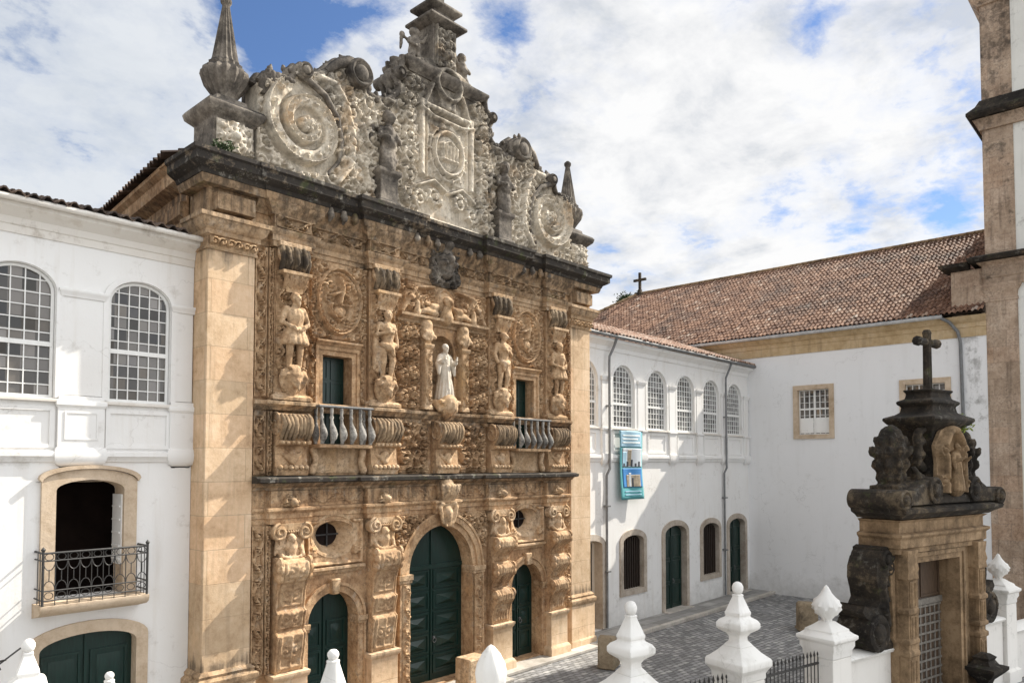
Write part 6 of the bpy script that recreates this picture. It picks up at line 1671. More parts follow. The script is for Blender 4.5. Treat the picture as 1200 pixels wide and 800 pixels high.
for a, b, zt in ((-3.62, -2.00, 10.88), (-8.92, -7.20, 10.80)):
    f = MB(); f.band([(a, 8.52), (b, 8.52), (b, zt), (a, zt)], [(a - 0.24, 8.30), (b + 0.24, 8.30), (b + 0.24, zt + 0.24), (a - 0.24, zt + 0.24)], NX - 0.07, NX + 0.3, True, PX); w = f.build('window', 'trim_stone', nv)
    g = MB(); g.box(NX + 0.24, NX + 0.25, a, b, 8.52, zt); g.build('pane', 'window_glass', w)
    s_ = MB(); mid = (a + b) / 2
    for y_ in np.linspace(a, b, 7): 
        wd_ = 0.05 if abs(y_ - mid) < 0.05 or y_ in (a, b) else 0.022
        s_.box(NX + 0.18, NX + 0.235, y_ - wd_, y_ + wd_, 8.52, zt)
    for j in range(8):
        z = 8.52 + (zt - 8.52) * j / 7; wd_ = 0.09 if j in (0, 4, 7) else 0.022
        s_.box(NX + 0.17, NX + 0.237, a, b, z - wd_ / 2, z + wd_ / 2)
    s_.build('sash_bars', 'white_paint', w)
    lp = MB(); lp.box(NX + 0.150, NX + 0.168, a + 0.06, mid - 0.06, 8.6, 9.4); lp.box(NX + 0.150, NX + 0.168, mid + 0.06, b - 0.06, 8.6, 9.4); lp.build('lower_panels', 'white_paint', w)
MB().tube([(NX - 0.46, 7.0, 13.82), (NX - 0.46, -8.95, 13.82)], 0.10, 10).build('gutter', 'gutter_metal', nv, smooth=50)
p = MB(); p.tube([(NX - 0.46, -8.9, 13.75), (NX - 0.3, -9.2, 13.55), (NX - 0.12, -9.5, 13.1), (NX - 0.10, -9.6, 12.6), (NX - 0.10, -9.75, 0.3)], 0.075, 8); p.build('downpipe', 'pipe_grey', nv, smooth=50)
# roof: ridge runs along y, hipped at the far end
RXX, RZ, EZ, EX = 32.0, 19.85, 13.92, NX - 0.55
sl_ = Vector((RXX - EX, 0, RZ - EZ)); V_ = sl_.length
YE0, YE1, YR = -10.6, 22.0, 13.3
def hip(u_, v_): # u measured from YE0 towards +y
    y = YE0 + u_; return y < YE1 - (YE1 - YR) * v_ / V_
tiled('roof', 'nave_tiles', nv, (EX, YE0, EZ), (0, 1, 0), tuple(sl_.normalized()), YE1 - YE0, V_, 0.225, 0.40, 11, hip, None, 0.06)
rf = MB(); rf.add([(EX + 0.02, YE0, EZ - 0.06), (EX + 0.02, YE1, EZ - 0.06), (RXX, YR, RZ - 0.08), (RXX, YE0, RZ - 0.08), (2 * RXX - EX, YE0, EZ - 0.06), (2 * RXX - EX, YE1, EZ - 0.06)],
       [(0, 1, 2, 3), (3, 2, 5, 4), (1, 5, 2), (0, 3, 4), (0, 4, 5, 1)]); rf.build('roof_deck', 'dark_wood', nv)
m = MB()
for q in range(62):
    y = YE0 + q * 0.385
    if y < YR: m.tube([(RXX, y, RZ + 0.02), (RXX, y + 0.41, RZ + 0.06)], [0.14, 0.11], 8)
for q in range(28):
    t0, t1 = q / 28, (q + 1) / 28; A = Vector((RXX, YR, RZ + 0.05)); B = Vector((EX, YE1, EZ + 0.08)); m.tube([A.lerp(B, t0), A.lerp(B, t1)], [0.12, 0.15], 8)
m.build('ridge_tiles', 'gate_stone', nv, smooth=50)
m = MB(); m.box(RXX - 0.09, RXX + 0.09, 13.2, 13.38, 19.8, 21.5); m.box(RXX - 0.09, RXX + 0.09, 12.75, 13.2, 20.85, 21.03); m.box(RXX - 0.09, RXX + 0.09, 13.38, 13.83, 20.85, 21.03); m.sqlathe(RXX, 13.29, [(0.3, 19.7), (0.3, 19.95), (0.14, 20.0), (0.12, 20.2)]); m.build('roof_cross', 'gate_dark', nv, bevel=0.015)

# ---- bell tower
tw = thing('bell_tower', 'tall bell tower of brown stone quoins and weathered white plaster at the right edge', 'tower', (NX + 3.5, -14.3, 0))
TY0, TY1, TX0, TX1, TZ = -10.62, -18.2, NX - 0.02, NX + 13.5, 29.5
m = MB(); m.box(TX0 + 0.06, TX1, TY1 + 0.06, TY0 - 0.06, -0.3, TZ); m.build('wall', 'tower_plaster', tw)
for (a, b) in ((TY0 - 1.22, TY0), (TY1, TY1 + 1.22)):
    m = MB(); m.box(TX0, TX0 + 1.2, a, b, -0.3, 15.0); m.build('pilaster', 'tower_stone', tw, bevel=0.012)
    m = MB(); m.box(TX0 + 0.02, TX0 + 1.2, a + 0.015, b - 0.015, 16.45, 22.2); m.build('pilaster', 'tower_stone', tw, bevel=0.012)
    m = MB(); m.box(TX0 + 0.03, TX0 + 1.2, a + 0.02, b - 0.02, 23.6, TZ); m.build('pilaster', 'tower_stone', tw, bevel=0.012)
    m = MB(); pth = [(TX0 + 0.9, b), (TX0, b), (TX0, a), (TX0 + 0.9, a)]
    m.sweep(pth, [(-0.05, 14.3), (0.03, 14.3), (0.03, 14.42), (0.0, 14.46), (0.02, 14.7), (0.12, 14.86), (0.16, 14.98), (-0.05, 15.0)]); m.build('capital', 'tower_stone', tw)
def ringpath(o): return [(TX1 + o, TY0 + o), (TX0 - o, TY0 + o), (TX0 - o, TY1 - o), (TX1 + o, TY1 - o)]
m = MB(); m.sweep(ringpath(0.0), [(-0.2, 15.0), (0.06, 15.0), (0.06, 15.35), (0.10, 15.4), (0.10, 15.95), (0.3, 16.1), (-0.2, 16.1)]); m.build('entablature', 'tower_stone', tw)
m = MB(); m.sweep(ringpath(0.0), [(-0.2, 16.102), (0.55, 16.12), (0.62, 16.22), (0.62, 16.30), (0.3, 16.42), (-0.2, 16.45)]); m.build('cornice', 'gate_dark', tw)
m = MB(); m.sweep(ringpath(0.0), [(-0.2, 22.2), (0.08, 22.2), (0.12, 22.4), (0.22, 22.62), (0.30, 22.68), (-0.2, 22.7)]); m.build('string_course', 'tower_stone', tw)
m = MB(); m.sweep(ringpath(0.0), [(-0.2, 22.702), (0.42, 22.72), (0.52, 22.86), (0.52, 22.98), (0.2, 23.3), (0.05, 23.6), (-0.2, 23.6)]); m.build('cornice', 'gate_dark', tw)
m = MB(); m.sweep(ringpath(0.0), [(-0.2, 28.0), (0.08, 28.0), (0.3, 28.3), (0.4, 28.5), (-0.2, 28.6)]); m.sweep(ringpath(0.0), [(-0.2, 29.2), (0.2, 29.2), (0.5, 29.5), (-0.2, 29.8)]); m.build('upper_cornice', 'tower_stone', tw)
m = MB(); m.sqlathe((TX0 + TX1) / 2, (TY0 + TY1) / 2, [(3.6, 29.5), (3.3, 30.0), (0.3, 30.6)]); m.build('cap', 'tower_plaster', tw)
# stained stone block between nave eave and tower
m = MB(); m.box(NX + 0.0, NX + 0.9, -10.62, -9.25, 12.83, 15.9); m.build('shoulder_block', 'tower_stone', tw, bevel=0.02)
m = MB(); m.sweep([(NX + 0.9, -9.25), (NX, -9.25), (NX, -10.0)], [(-0.3, 15.9), (0.1, 15.9), (0.4, 16.05), (0.45, 16.2), (-0.3, 16.25)]); m.build('shoulder_cornice', 'gate_dark', tw)
m = MB(); m.box(NX - 0.16, NX + 0.2, -10.45, -9.95, 13.75, 14.15); m.build('spout', 'gate_dark', tw, bevel=0.03)

# ------------------------------------------------------------------ ground
g = MB(); g.box(-400, 400, -400, 400, -0.5, 0.0); tag(g.build('ground', 'cobbles', smooth=0), kind='structure')
g = MB(); g.prism([(7.75, 0.15), (7.75, 0.0)] if False else [(0, 0), (1, 0), (0, 1)], 0, 0.001) if False else None
pv = MB(); pv.add([(7.4, -0.62, 0.0), (7.4, RY, 0.0), (NX, RY, 0.0), (NX, -0.35, 0.0), (7.4, -0.62, 0.14), (7.4, RY, 0.14), (NX, RY, 0.14), (NX, -0.35, 0.14)],
       [(4, 7, 6, 5), (0, 4, 5, 1), (0, 3, 7, 4), (3, 2, 6, 7)]); tag(pv.build('pavement', 'paving', smooth=0, bevel=0.02), kind='structure')
kb = MB(); kb.box(7.41, NX - 0.01, -0.66, -0.46, 0.0, 0.17); tag(kb.build('kerb', 'kerb_stone', smooth=0, bevel=0.02), kind='structure')
sp_ = MB(); sp_.box(-7.9, 7.4, -0.62, 0.6, 0.0, 0.12); tag(sp_.build('church_step', 'kerb_stone', smooth=0, bevel=0.02), kind='structure')
ap = MB(); ap.box(-2.1, 2.1, -1.1, -0.622, 0.0, 0.10); tag(ap.build('portal_step', 'kerb_stone', smooth=0, bevel=0.02), kind='structure')

# stone stumps in the yard
def stump(loc, w, h, top, lean, label, seed):
    m = MB(); m.sqlathe(0, 0, [(w * 0.5, 0), (w * 0.52, 0.06), (w * 0.46, 0.10), (w * 0.44, h * 0.9), (w * 0.36 * top, h)], hy=0.9)
    o = m.build('stone_bollard', 'bollard_stone', None, bevel=0.03, rough=0.025); o.location = loc; o.rotation_euler = (lean, 0, 0.5)
    return tag(o, label, 'bollard')
stump((15.9, -5.2, 0), 0.95, 1.15, 1.0, 0.0, 'squat brown stone block on the cobbles in front of the plain white nave wall', 1)
sp2 = MB(); sp2.prism([(-0.42, 0), (0.45, 0), (0.34, 0.5), (0.1, 0.85), (-0.15, 1.15), (-0.36, 1.05)], -0.3, 0.3)
o = sp2.build('stone_bollard', 'bollard_stone', None, bevel=0.05, rough=0.02); o.location = (5.55, -2.35, 0); o.rotation_euler = (0, 0, 0.35)
tag(o, 'curved brown stone bollard on the cobbles near the right end of the church front', 'bollard')
m = MB(); m.box(0.2, 1.05, -0.98, -0.3, 0.1, 1.0); o = m.build('stone_block', 'sandstone_pale', None, bevel=0.04, rough=0.01); tag(o, 'square sandstone block standing on the step right of the main portal', 'stone block')

# ------------------------------------------------------------------ street boundary: gateway, pillars, railings
GA = rad(-12.605); GX, GY = 7.77, -11.99
UD = Vector((math.cos(GA), math.sin(GA), 0)); ND = Vector((-math.sin(GA), math.cos(GA), 0))
def wp_(s_, t=0.0, z=0.0): return Vector((GX, GY, 0)) + UD * s_ + ND * t + Vector((0, 0, z))
gt = thing('gateway', 'freestanding blackened stone gateway topped by scrolls, urns and a stone cross', 'gate', (GX, GY, 0), GA)
L_ = dict(parent=gt, world=False)
OC, OH = 0.10, 1.20
b = MB(); b.wall([(-2.04, 0), (2.55, 0), (2.55, 5.5), (-2.04, 5.5)], [[(OC - OH - 0.015, 0.02), (OC + OH + 0.015, 0.02), (OC + OH + 0.015, 4.315), (OC - OH - 0.015, 4.315)]], 0.04, 1.0); b.build('body', 'gate_stone', **L_)
b = MB(); fr_in = [(OC - OH, 0.0), (OC - OH, 4.3), (OC + OH, 4.3), (OC + OH, 0.0)]
b.band(fr_in, [(OC - OH - 0.16, 0), (OC - OH - 0.16, 4.46), (OC + OH + 0.16, 4.46), (OC + OH + 0.16, 0)], -0.03, 0.9)
b.band([(OC - OH - 0.163, 0), (OC - OH - 0.163, 4.463), (OC + OH + 0.163, 4.463), (OC + OH + 0.163, 0)], [(OC - OH - 0.27, 0), (OC - OH - 0.27, 4.58), (OC + OH + 0.27, 4.58), (OC + OH + 0.27, 0)], -0.07, 0.5)
b.build('door_frame', 'gate_stone', **L_)
for c in (-1.78, 2.22):
    p = MB(); hw = 0.22
    zprof = [(hw, 0), (hw, 1.9), (hw + 0.05, 1.93), (hw + 0.05, 2.05), (hw - 0.02, 2.1), (hw - 0.02, 2.22), (hw + 0.05, 2.26), (hw + 0.05, 2.36), (hw, 2.4), (hw, 3.0), (hw + 0.05, 3.04), (hw + 0.05, 3.14), (hw - 0.01, 3.2), (hw - 0.01, 3.9), (hw + 0.05, 3.95), (hw + 0.03, 4.1), (hw + 0.06, 4.2), (hw + 0.02, 4.4), (hw + 0.05, 4.7)]
    p.sqlathe(c, -0.05, zprof, hy=0.8); po = p.build('pilaster', 'gate_stone', bevel=0.01, **L_)
    q = MB()
    for (za, zb) in ((0.3, 1.8), (2.45, 2.95), (3.25, 3.85)):
        q.box(c - 0.16, c + 0.16, -0.25, -0.2, za - 0.04, zb + 0.04)
        for dx in (-0.09, 0.09): q.tube([(c + dx, -0.245, za), (c + dx, -0.245, zb)], 0.035, 6)
    q.build('pilaster_fluting', 'gate_stone', po, False)
pth = [(-2.06, 1.0), (-2.06, 0.0), (2.57, 0.0), (2.57, 1.0)]
b = MB(); b.sweep(pth, [(-0.3, 4.60), (0.10, 4.60), (0.10, 4.72), (0.16, 4.76), (0.16, 4.98), (0.24, 5.06), (0.24, 5.12), (0.10, 5.16), (0.10, 5.42), (0.20, 5.50), (-0.3, 5.52)]); b.build('entablature', 'gate_stone', **L_)
b = MB(); b.sweep(pth, [(-0.9, 5.522), (0.22, 5.53), (0.34, 5.62), (0.50, 5.70), (0.52, 5.80), (0.3, 5.88), (-0.9, 5.92)]); b.box(-1.4, 1.9, 0.05, 0.95, 5.55, 5.915); b.build('cornice', 'gate_dark', rough=0.01, **L_)
# rolled halves of the broken pediment
def groll(cx, cz, r, y0, y1, name='scroll_roll'):
    m = MB(); m.lathe(0, 0, [(r * 0.3, y0 - 0.06), (r * 0.5, y0 - 0.02), (r * 0.55, y0 + 0.04), (r * 0.8, y0 - 0.02), (r, y0 + 0.02), (r, y1), (r * 0.7, y1)], 20); m.xform(Matrix.Translation((cx, 0, cz)) @ Matrix.Rotation(-PI / 2, 4, 'X'))
    m.build(name, 'gate_dark', smooth=50, rough=0.012, **L_)
for sg in (-1, 1):
    cx = 0.25 + sg * 1.15
    groll(cx, 6.28, 0.36, -0.50, 0.85); groll(0.25 + sg * 2.75, 6.05, 0.27, -0.50, 1.0)
    m = MB(); pts = [(0.25 + sg * x, z) for x, z in ((0.95, 5.9), (0.95, 6.3), (1.2, 6.62), (1.6, 6.5), (2.1, 6.30), (2.6, 6.28), (2.95, 6.25), (3.0, 5.95), (2.6, 5.9))]
    m.prism(pts, -0.42, 0.85); m.build('pediment_half', 'gate_dark', smooth=40, bevel=0.02, rough=0.015, **L_)
    ux = 0.25 + sg * 2.0
    S = Sculpt(); S.box(ux - 0.40, ux + 0.40, -0.1, 0.7, 6.15, 6.42); S.limb([(ux, 0.3, 6.35), (ux, 0.3, 6.75), (ux, 0.3, 7.3), (ux, 0.3, 7.75), (ux, 0.3, 8.0)], [0.28, 0.30, 0.44, 0.30, 0.08])
    for (zq, rq_, nq, lq) in ((6.62, 0.30, 8, 0.12), (6.95, 0.40, 9, 0.15), (7.32, 0.46, 10, 0.15), (7.60, 0.34, 8, 0.12)):
        for q in range(nq):
            aq = 2 * PI * q / nq + zq; S.limb([(ux + rq_ * 0.7 * math.cos(aq), 0.3 + rq_ * 0.7 * math.sin(aq), zq - 0.14), (ux + rq_ * math.cos(aq), 0.3 + rq_ * math.sin(aq), zq), (ux + rq_ * 1.08 * math.cos(aq), 0.3 + rq_ * 1.08 * math.sin(aq), zq + lq * 0.7)], [0.10, 0.10, 0.06], 8)
    S.build('urn', 'gate_dark', gt, 0.035, world=False, rough=0.015)
    S = Sculpt()
    for q in range(3): S.limb([(0.25 + sg * (0.80 + 0.05 * q), 0.1, 6.9 + 0.34 * q), (0.25 + sg * (1.12 - 0.04 * q), 0.05, 7.0 + 0.36 * q), (0.25 + sg * (1.18 - 0.06 * q), 0.0, 7.22 + 0.34 * q), (0.25 + sg * (0.98 - 0.04 * q), -0.05, 7.28 + 0.34 * q)], [0.16, 0.15, 0.11, 0.08])
    S.limb([(0.25 + sg * 0.9, 0.0, 6.5), (0.25 + sg * 1.3, -0.05, 6.6), (0.25 + sg * 1.5, -0.05, 6.85)], [0.2, 0.16, 0.09])
    S.build('flank_scroll', 'gate_dark', gt, 0.035, world=False, rough=0.015)
tc_ = MB(); tc_.sqlathe(0.25, 0.25, [(1.05, 5.9), (1.05, 6.1), (0.80, 6.2), (0.66, 7.0), (0.70, 7.9), (0.86, 8.02), (1.08, 8.12), (1.18, 8.22), (1.18, 8.29), (0.9, 8.38), (0.74, 8.46), (0.70, 8.62), (0.82, 8.70), (0.82, 8.77), (0.60, 8.86), (0.56, 9.0), (0.64, 9.05), (0.64, 9.10), (0.2, 9.14)], hy=0.62); tc_.build('upper_tier', 'gate_dark', bevel=0.02, rough=0.018, **L_)
xx_ = MB(); xx_.lathe(0.25, 0.25, [(0.15, 9.1), (0.125, 9.2), (0.115, 10.70), (0.13, 10.78), (0.09, 10.86)], 8)
for sg in (-1, 1):
    n0 = len(xx_.v); xx_.lathe(0, 0, [(0.115, 0.10), (0.11, 0.40), (0.14, 0.47), (0.14, 0.58), (0.07, 0.64)], 8); xx_.xform(Matrix.Translation((0.25, 0.25, 10.5)) @ Matrix.Rotation(sg * PI / 2, 4, 'Y'), n0)
xx_.build('cross', 'gate_dark', smooth=30, rough=0.006, **L_)
# carved saint panel on the upper tier
R = Relief(-0.62, 1.12, 6.18, 8.1, 0.03)
R.sink(0.25, 7.0, 0.50, 0.95, -0.02)
for sg in (-1, 1):
    R.stroke([(0.25 + sg * 0.52, 6.2), (0.25 + sg * 0.48, 7.0), (0.25 + sg * 0.55, 7.5), (0.25 + sg * 0.3, 7.8), (0.25, 8.0)], 0.10, 0.07, 0.2); R.spiral(0.25 + sg * 0.62, 7.4, 0.16, 0, sg, 1.3, 0.05, 0.2); R.spiral(0.25 + sg * 0.66, 6.5, 0.18, 0, -sg, 1.3, 0.05, 0.2)
R.dot(0.25, 7.92, 0.14, 0.25)
R.build('saint_relief', 'gate_stone', gt, -0.27, 0.06, [(-0.55, 6.2), (1.05, 6.2), (0.98, 7.0), (1.08, 7.5), (0.75, 7.9), (0.25, 8.08), (-0.25, 7.9), (-0.58, 7.5), (-0.48, 7.0)], seed=2, world=False, depth=1.3)
robed_figure(1.32).build('saint_figure', 'gate_stone', gt, 0.022, loc=(0.25, -0.46, 6.22), world=False, rough=0.006)
# big side scrolls standing on the wall
for sg, x0 in ((-1, -2.06), (1, 2.57)):
    base = [(0.0, 4.74), (0.30, 4.80), (0.50, 4.74), (0.46, 4.60), (0.66, 4.50), (0.80, 4.25), (0.82, 3.95), (0.70, 3.65), (0.64, 3.42), (0.80, 3.24), (1.15, 3.22), (1.55, 3.40), (1.66, 3.30), (1.42, 3.06), (1.22, 2.95), (1.42, 2.78), (1.46, 2.55), (1.30, 2.28), (1.05, 2.12), (0.0, 2.08)]
    poly = [(x0 + sg * a * 0.92, z) for a, z in base]
    R = Relief(min(x0, x0 + sg * 1.36), max(x0, x0 + sg * 1.36), 2.06, 4.82, 0.03)
    R.stroke([(x0 + sg * a, z) for a, z in ((0.1, 4.5), (0.42, 4.2), (0.55, 3.8), (0.42, 3.2), (0.35, 2.8), (0.5, 2.4), (0.9, 2.32))], 0.09, 0.07, 0.12)
    R.spiral(x0 + sg * 0.92, 2.62, 0.34, PI / 2, -sg, 1.6, 0.08, 0.16); R.spiral(x0 + sg * 0.24, 4.22, 0.20, PI / 2, sg, 1.4, 0.05, 0.12)
    for q in range(4): R.leaf(x0 + sg * 0.3, 2.6 + 0.4 * q, PI / 2 - sg * 0.4, 0.4, 0.06, 0.1)
    o = R.build('side_scroll', 'gate_dark', gt, 0.20, 0.80, poly, seed=3, world=False, depth=1.3)
    groll(x0 + sg * 0.86, 2.60, 0.48, 0.02, 0.98, 'side_roll'); groll(x0 + sg * 0.36, 4.48, 0.24, 0.06, 0.98, 'side_roll')
    m = MB(); pr = [(0.0, 4.60), (0.18, 4.62), (0.24, 4.3), (0.2, 3.6), (0.12, 3.0), (0.16, 2.4), (0.0, 2.22)]
    m.prism([(x0 + sg * a, z) for a, z in pr], 0.08, 0.30); m.build('scroll_edge', 'gate_stone', bevel=0.015, **L_)
# timber door with lattice
d = MB(); d.box(OC - OH, OC + OH, 0.55, 0.60, 0.0, 4.3); dd = d.build('door', 'brown_door', **L_)
d = MB()
for q in range(9): x = OC - OH + 0.12 + q * 0.27; d.box(x - 0.03, x + 0.03, 0.515, 0.55, 0.2, 2.95)
for q in range(11): z = 0.3 + q * 0.26; d.box(OC - OH + 0.05, OC + OH - 0.05, 0.50, 0.514, z - 0.03, z + 0.03)
d.box(OC - OH, OC + OH, 0.48, 0.55, 2.95, 3.12); d.build('lattice', 'lattice_grey', dd, False)
d = MB()
for sg in (-1, 1): d.band([(OC + sg * 0.1, 3.22), (OC + sg * (OH - 0.15), 3.22), (OC + sg * (OH - 0.15), 4.16), (OC + sg * 0.1, 4.16)], [(OC + sg * 0.05, 3.17), (OC + sg * (OH - 0.1), 3.17), (OC + sg * (OH - 0.1), 4.21), (OC + sg * 0.05, 4.21)], 0.52, 0.55, True)
d.build('door_panels', 'brown_door', dd, False)
m = MB(); m.sqlathe(1.95, -0.35, [(0.12, 0.55), (0.2, 0.75), (0.42, 0.95), (0.50, 1.05), (0.50, 1.14), (0.3, 1.2), (0.22, 1.32), (0.26, 1.4), (0.12, 1.5)], hy=0.9); m.build('corbel', 'gate_dark', rough=0.01, **L_)
w_ = weed('weed', tuple(wp_(1.25, -0.1, 7.95)), 0.55, 70, 'bright green weed growing beside the saint on the blackened gateway', 'leaf_bright', 9)

# white walls beside the gateway
def ywall(s0, s1, label, z1=2.10):
    m = MB(); m.box(s0, s1, 0.25, 0.75, 0, z1 - 0.1); o = thing('boundary_wall', label, 'wall', (GX, GY, 0), GA)
    m.build('wall_face', 'boundary_white', o, False, bevel=0.01)
    c = MB(); c.sweep([(s0, 0.5), (s1, 0.5)], [(-0.32, z1 - 0.098), (0.32, z1 - 0.098), (0.36, z1 - 0.03), (0.30, z1 + 0.02), (0.0, z1 + 0.06), (-0.30, z1 + 0.02), (-0.36, z1 - 0.03)]); c.build('coping', 'pillar_white', o, False, smooth=40)
    return o
ywall(-4.16, -2.045, 'short white wall with a rounded coping between the gateway and the flame topped pillar on its left')
ywall(2.555, 4.68, 'short white wall right of the dark gateway')
for s0, s1, lb in ((-7.60, -4.98, 'low white wall carrying the iron railing nearest the gateway'), (-10.9, -8.42, 'low white wall carrying the iron railing between the two ball topped pillars'), (-14.25, -11.72, 'low white wall under the railing before the middle of the church'), (-17.1, -15.05, 'low white wall under the railing before the left small church door'), (-20.6, -17.95, 'low white wall under the leftmost railing')):
    ywall(s0, s1, lb, 1.0)
    f = thing('iron_fence', lb.replace('low white wall carrying the iron railing', 'black spiked iron railing').replace('low white wall under the railing', 'black spiked iron railing').replace('low white wall under the leftmost railing', 'black spiked iron railing at the far left of the street front'), 'fence', (GX, GY, 0), GA, 'iron railings between the white pillars')
    m = MB(); n_ = int((s1 - s0) / 0.14)
    for q in range(n_ + 1):
        x = s0 + (s1 - s0) * q / n_; m.tube([(x, 0.5, 1.05), (x, 0.5, 2.26)], 0.014, 5); m.lathe(x, 0.5, [(0.014, 0), (0.03, 0.04), (0.0, 0.16)], 6, z0=2.25)
    m.build('bars', 'iron', f, False)
    m = MB()
    for z in (1.15, 2.08): m.box(s0 - 0.05, s1 + 0.05, 0.475, 0.525, z - 0.025, z + 0.025)
    m.build('rails', 'iron', f, False)

def pillar(loc, kind, label, sc=1.0, dz=0.0, grp='white pillars along the street front'):
    """square white pillar with cap and finial; sc scales the head, dz shifts it"""
    o = thing('gate_pillar', label, 'pillar', tuple(loc), GA, grp)
    w = 0.40 * sc
    zb = 2.2 + dz
    m = MB(); m.sqlathe(0, 0, [(w + 0.08, 0), (w + 0.08, 0.4), (w, 0.46), (w, zb)]); m.build('shaft', 'boundary_white', o, False, bevel=0.012)
    Z = lambda prof: [(r * sc, zb + 0.002 + (z - 2.2) * sc) for r, z in prof]
    if kind == 'ball':
        m = MB(); m.sqlathe(0, 0, Z([(0.40, 2.2), (0.42, 2.24), (0.42, 2.34), (0.46, 2.42), (0.52, 2.50), (0.52, 2.62), (0.50, 2.66), (0.36, 2.78), (0.24, 2.92)])); m.build('cap', 'pillar_white', o, False, bevel=0.010, rough=0.005)
        m = MB(); m.sqlathe(0, 0, Z([(0.24, 2.921), (0.20, 2.98), (0.15, 3.04), (0.145, 3.12), (0.19, 3.20), (0.31, 3.28), (0.345, 3.33), (0.345, 3.43), (0.30, 3.50), (0.205, 3.56), (0.19, 3.60), (0.205, 3.62), (0.205, 3.68), (0.19, 3.70), (0.085, 4.02), (0.095, 4.04), (0.095, 4.06), (0.06, 4.08)])); m.build('finial', 'pillar_white', o, False, bevel=0.010, rough=0.005)
        m = MB(); m.lathe(0, 0, Z([(0.05, 4.07), (0.10, 4.10), (0.125, 4.17), (0.125, 4.24), (0.09, 4.31), (0.04, 4.34), (0.0, 4.345)]), 14); m.build('ball', 'pillar_white', o, False, smooth=60)
    elif kind == 'cone':
        m = MB(); m.sqlathe(0, 0, Z([(0.40, 2.2), (0.50, 2.5), (0.50, 2.62), (0.30, 2.9), (0.34, 3.0), (0.34, 3.2)])); m.build('cap', 'pillar_white', o, False, bevel=0.010, rough=0.005)
        m = MB(); m.lathe(0, 0, Z([(0.30, 3.201), (0.30, 3.3), (0.27, 3.42), (0.095, 3.97), (0.10, 3.99), (0.10, 4.01), (0.06, 4.03)]), 18); m.build('finial', 'pillar_white', o, False, smooth=40)
        m = MB(); m.lathe(0, 0, Z([(0.04, 4.02), (0.075, 4.045), (0.09, 4.09), (0.085, 4.13), (0.05, 4.17), (0.0, 4.18)]), 14); m.build('ball', 'pillar_white', o, False, smooth=60)
    else:
        m = MB(); m.sqlathe(0, 0, Z([(0.40, 2.2), (0.42, 2.25), (0.42, 2.36), (0.47, 2.46), (0.47, 2.58), (0.53, 2.64), (0.53, 2.72), (0.46, 2.76), (0.38, 2.83), (0.38, 2.87), (0.25, 2.96), (0.14, 3.06)])); m.build('cap', 'pillar_white', o, False, bevel=0.010, rough=0.005)
        pr = [(0.13, 3.04), (0.11, 3.10), (0.15, 3.16), (0.26, 3.25), (0.32, 3.36), (0.335, 3.46), (0.28, 3.58), (0.17, 3.69), (0.10, 3.80), (0.055, 3.90), (0.0, 3.96)] if kind == 'flame' else [(0.14, 2.95), (0.20, 3.05), (0.26, 3.2), (0.28, 3.38), (0.25, 3.52), (0.16, 3.70), (0.06, 3.82), (0.0, 3.86)]
        m = MB(); m.lathe(0, 0, Z(pr), 48, ridge=0.13 if kind == 'flame' else 0.03, nr=8, twist=3.6 if kind == 'flame' else 0.3); m.build('finial', 'pillar_white', o, False, smooth=50, rough=0.005)
    return o
pillar(wp_(-4.57, 0.5), 'flame', 'white pillar with a twisted flame finial left of the dark gateway')
pillar(wp_(-8.01, 0.5), 'ball', 'white pyramid and ball topped pillar standing before the bare cobbled yard')
pillar(wp_(-11.31, 0.5), 'ball', 'white pyramid and ball topped pillar before the pavement of the right wing', 1.0, -0.085)
pillar(wp_(-14.65, 0.5), 'bud', 'white pillar ending in a pointed bud finial before the main portal')
pillar(wp_(-17.52, 0.5), 'cone', 'white pillar with a smooth cone and ball before the left small church door')
pillar((-11.9, -2.5, 0), 'ball', 'white pyramid and ball topped pillar in the bottom left corner below the balcony', 0.82, 0.02)
pillar((-10.9, -3.4, 0), 'cone', 'white ball tip just showing at the bottom edge before the green convent door', 0.85, -0.50)
pillar(wp_(5.09, 0.5), 'flame', 'white flame topped pillar right of the dark gateway, half hidden by its scroll', 0.9, 0.30)
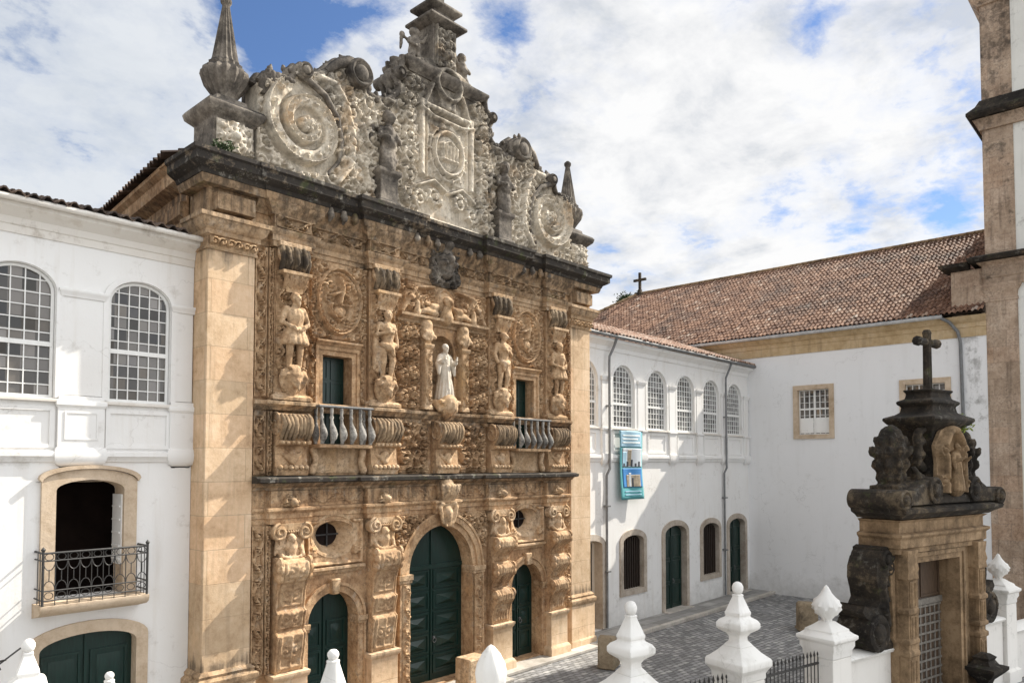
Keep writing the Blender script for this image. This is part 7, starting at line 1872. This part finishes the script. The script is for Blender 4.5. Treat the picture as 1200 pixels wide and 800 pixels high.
o = ywall(5.3, 9.0, 'white wall running on beyond the pillar at the right edge', 1.6)

lm = MB(); rq = random.Random(8); c0 = wp_(-8.01, 0.5, 2.665)
for q in range(70):
    q0 = c0 + UD * rq.uniform(-0.05, 0.42) + ND * rq.uniform(-0.46, -0.36) + Vector((0, 0, rq.uniform(0.0, 0.03))); a1 = Vector((rq.uniform(-1, 1), rq.uniform(-1, 1), rq.uniform(-.3, .3))).normalized() * rq.uniform(.015, .035); b1 = a1.cross(Vector((0.2, 0.1, 1))) * 0.6
    lm.add([q0 - a1, q0 + b1, q0 + a1, q0 - b1], [(0, 1, 2, 3)])
tag(lm.build('leaf_litter', 'leaf_dark', None, smooth=0), 'dark leaf litter caught on the cap of a white pyramid and ball topped pillar', 'leaves', kind='stuff')

# ------------------------------------------------------------------ small tree behind the nave roof
def tree(x, y, h, label, seed):
    rn = random.Random(seed); t = thing('tree', label, 'tree', (x, y, 0))
    m = MB(); m.tube([(x, y, 0), (x + .3, y, h * 0.5), (x, y + .2, h * 0.8)], [0.35, 0.25, 0.12], 8)
    tips = []
    for q in range(9):
        a = rn.uniform(0, 2 * PI); r = rn.uniform(0.3, 0.9); tip = (x + r * math.cos(a), y + r * math.sin(a), h * rn.uniform(0.93, 1.0)); tips.append(tip); m.tube([(x, y, h * rn.uniform(0.55, 0.75)), tip], 0.09, 5, 0.03)
    m.build('trunk', 'bark', t)
    l = MB()
    for q in range(900):
        c = Vector(rn.choice(tips)) + Vector((rn.gauss(0, .35), rn.gauss(0, .35), rn.gauss(0, .25))); s1 = Vector((rn.uniform(-1, 1), rn.uniform(-1, 1), rn.uniform(-1, 1))).normalized(); s2 = s1.cross(Vector((0.3, 0.5, 1))).normalized(); w = rn.uniform(0.1, 0.2)
        l.add([c, c + s1 * w + s2 * w * .5, c + s1 * w * 2, c + s1 * w - s2 * w * .5], [(0, 1, 2, 3)])
    l.build('crown', 'leaf_dark', t, smooth=0)
tree(47.3, 24.4, 24.2, 'thin leafy tree top just showing behind the ridge cross of the nave roof', 2)
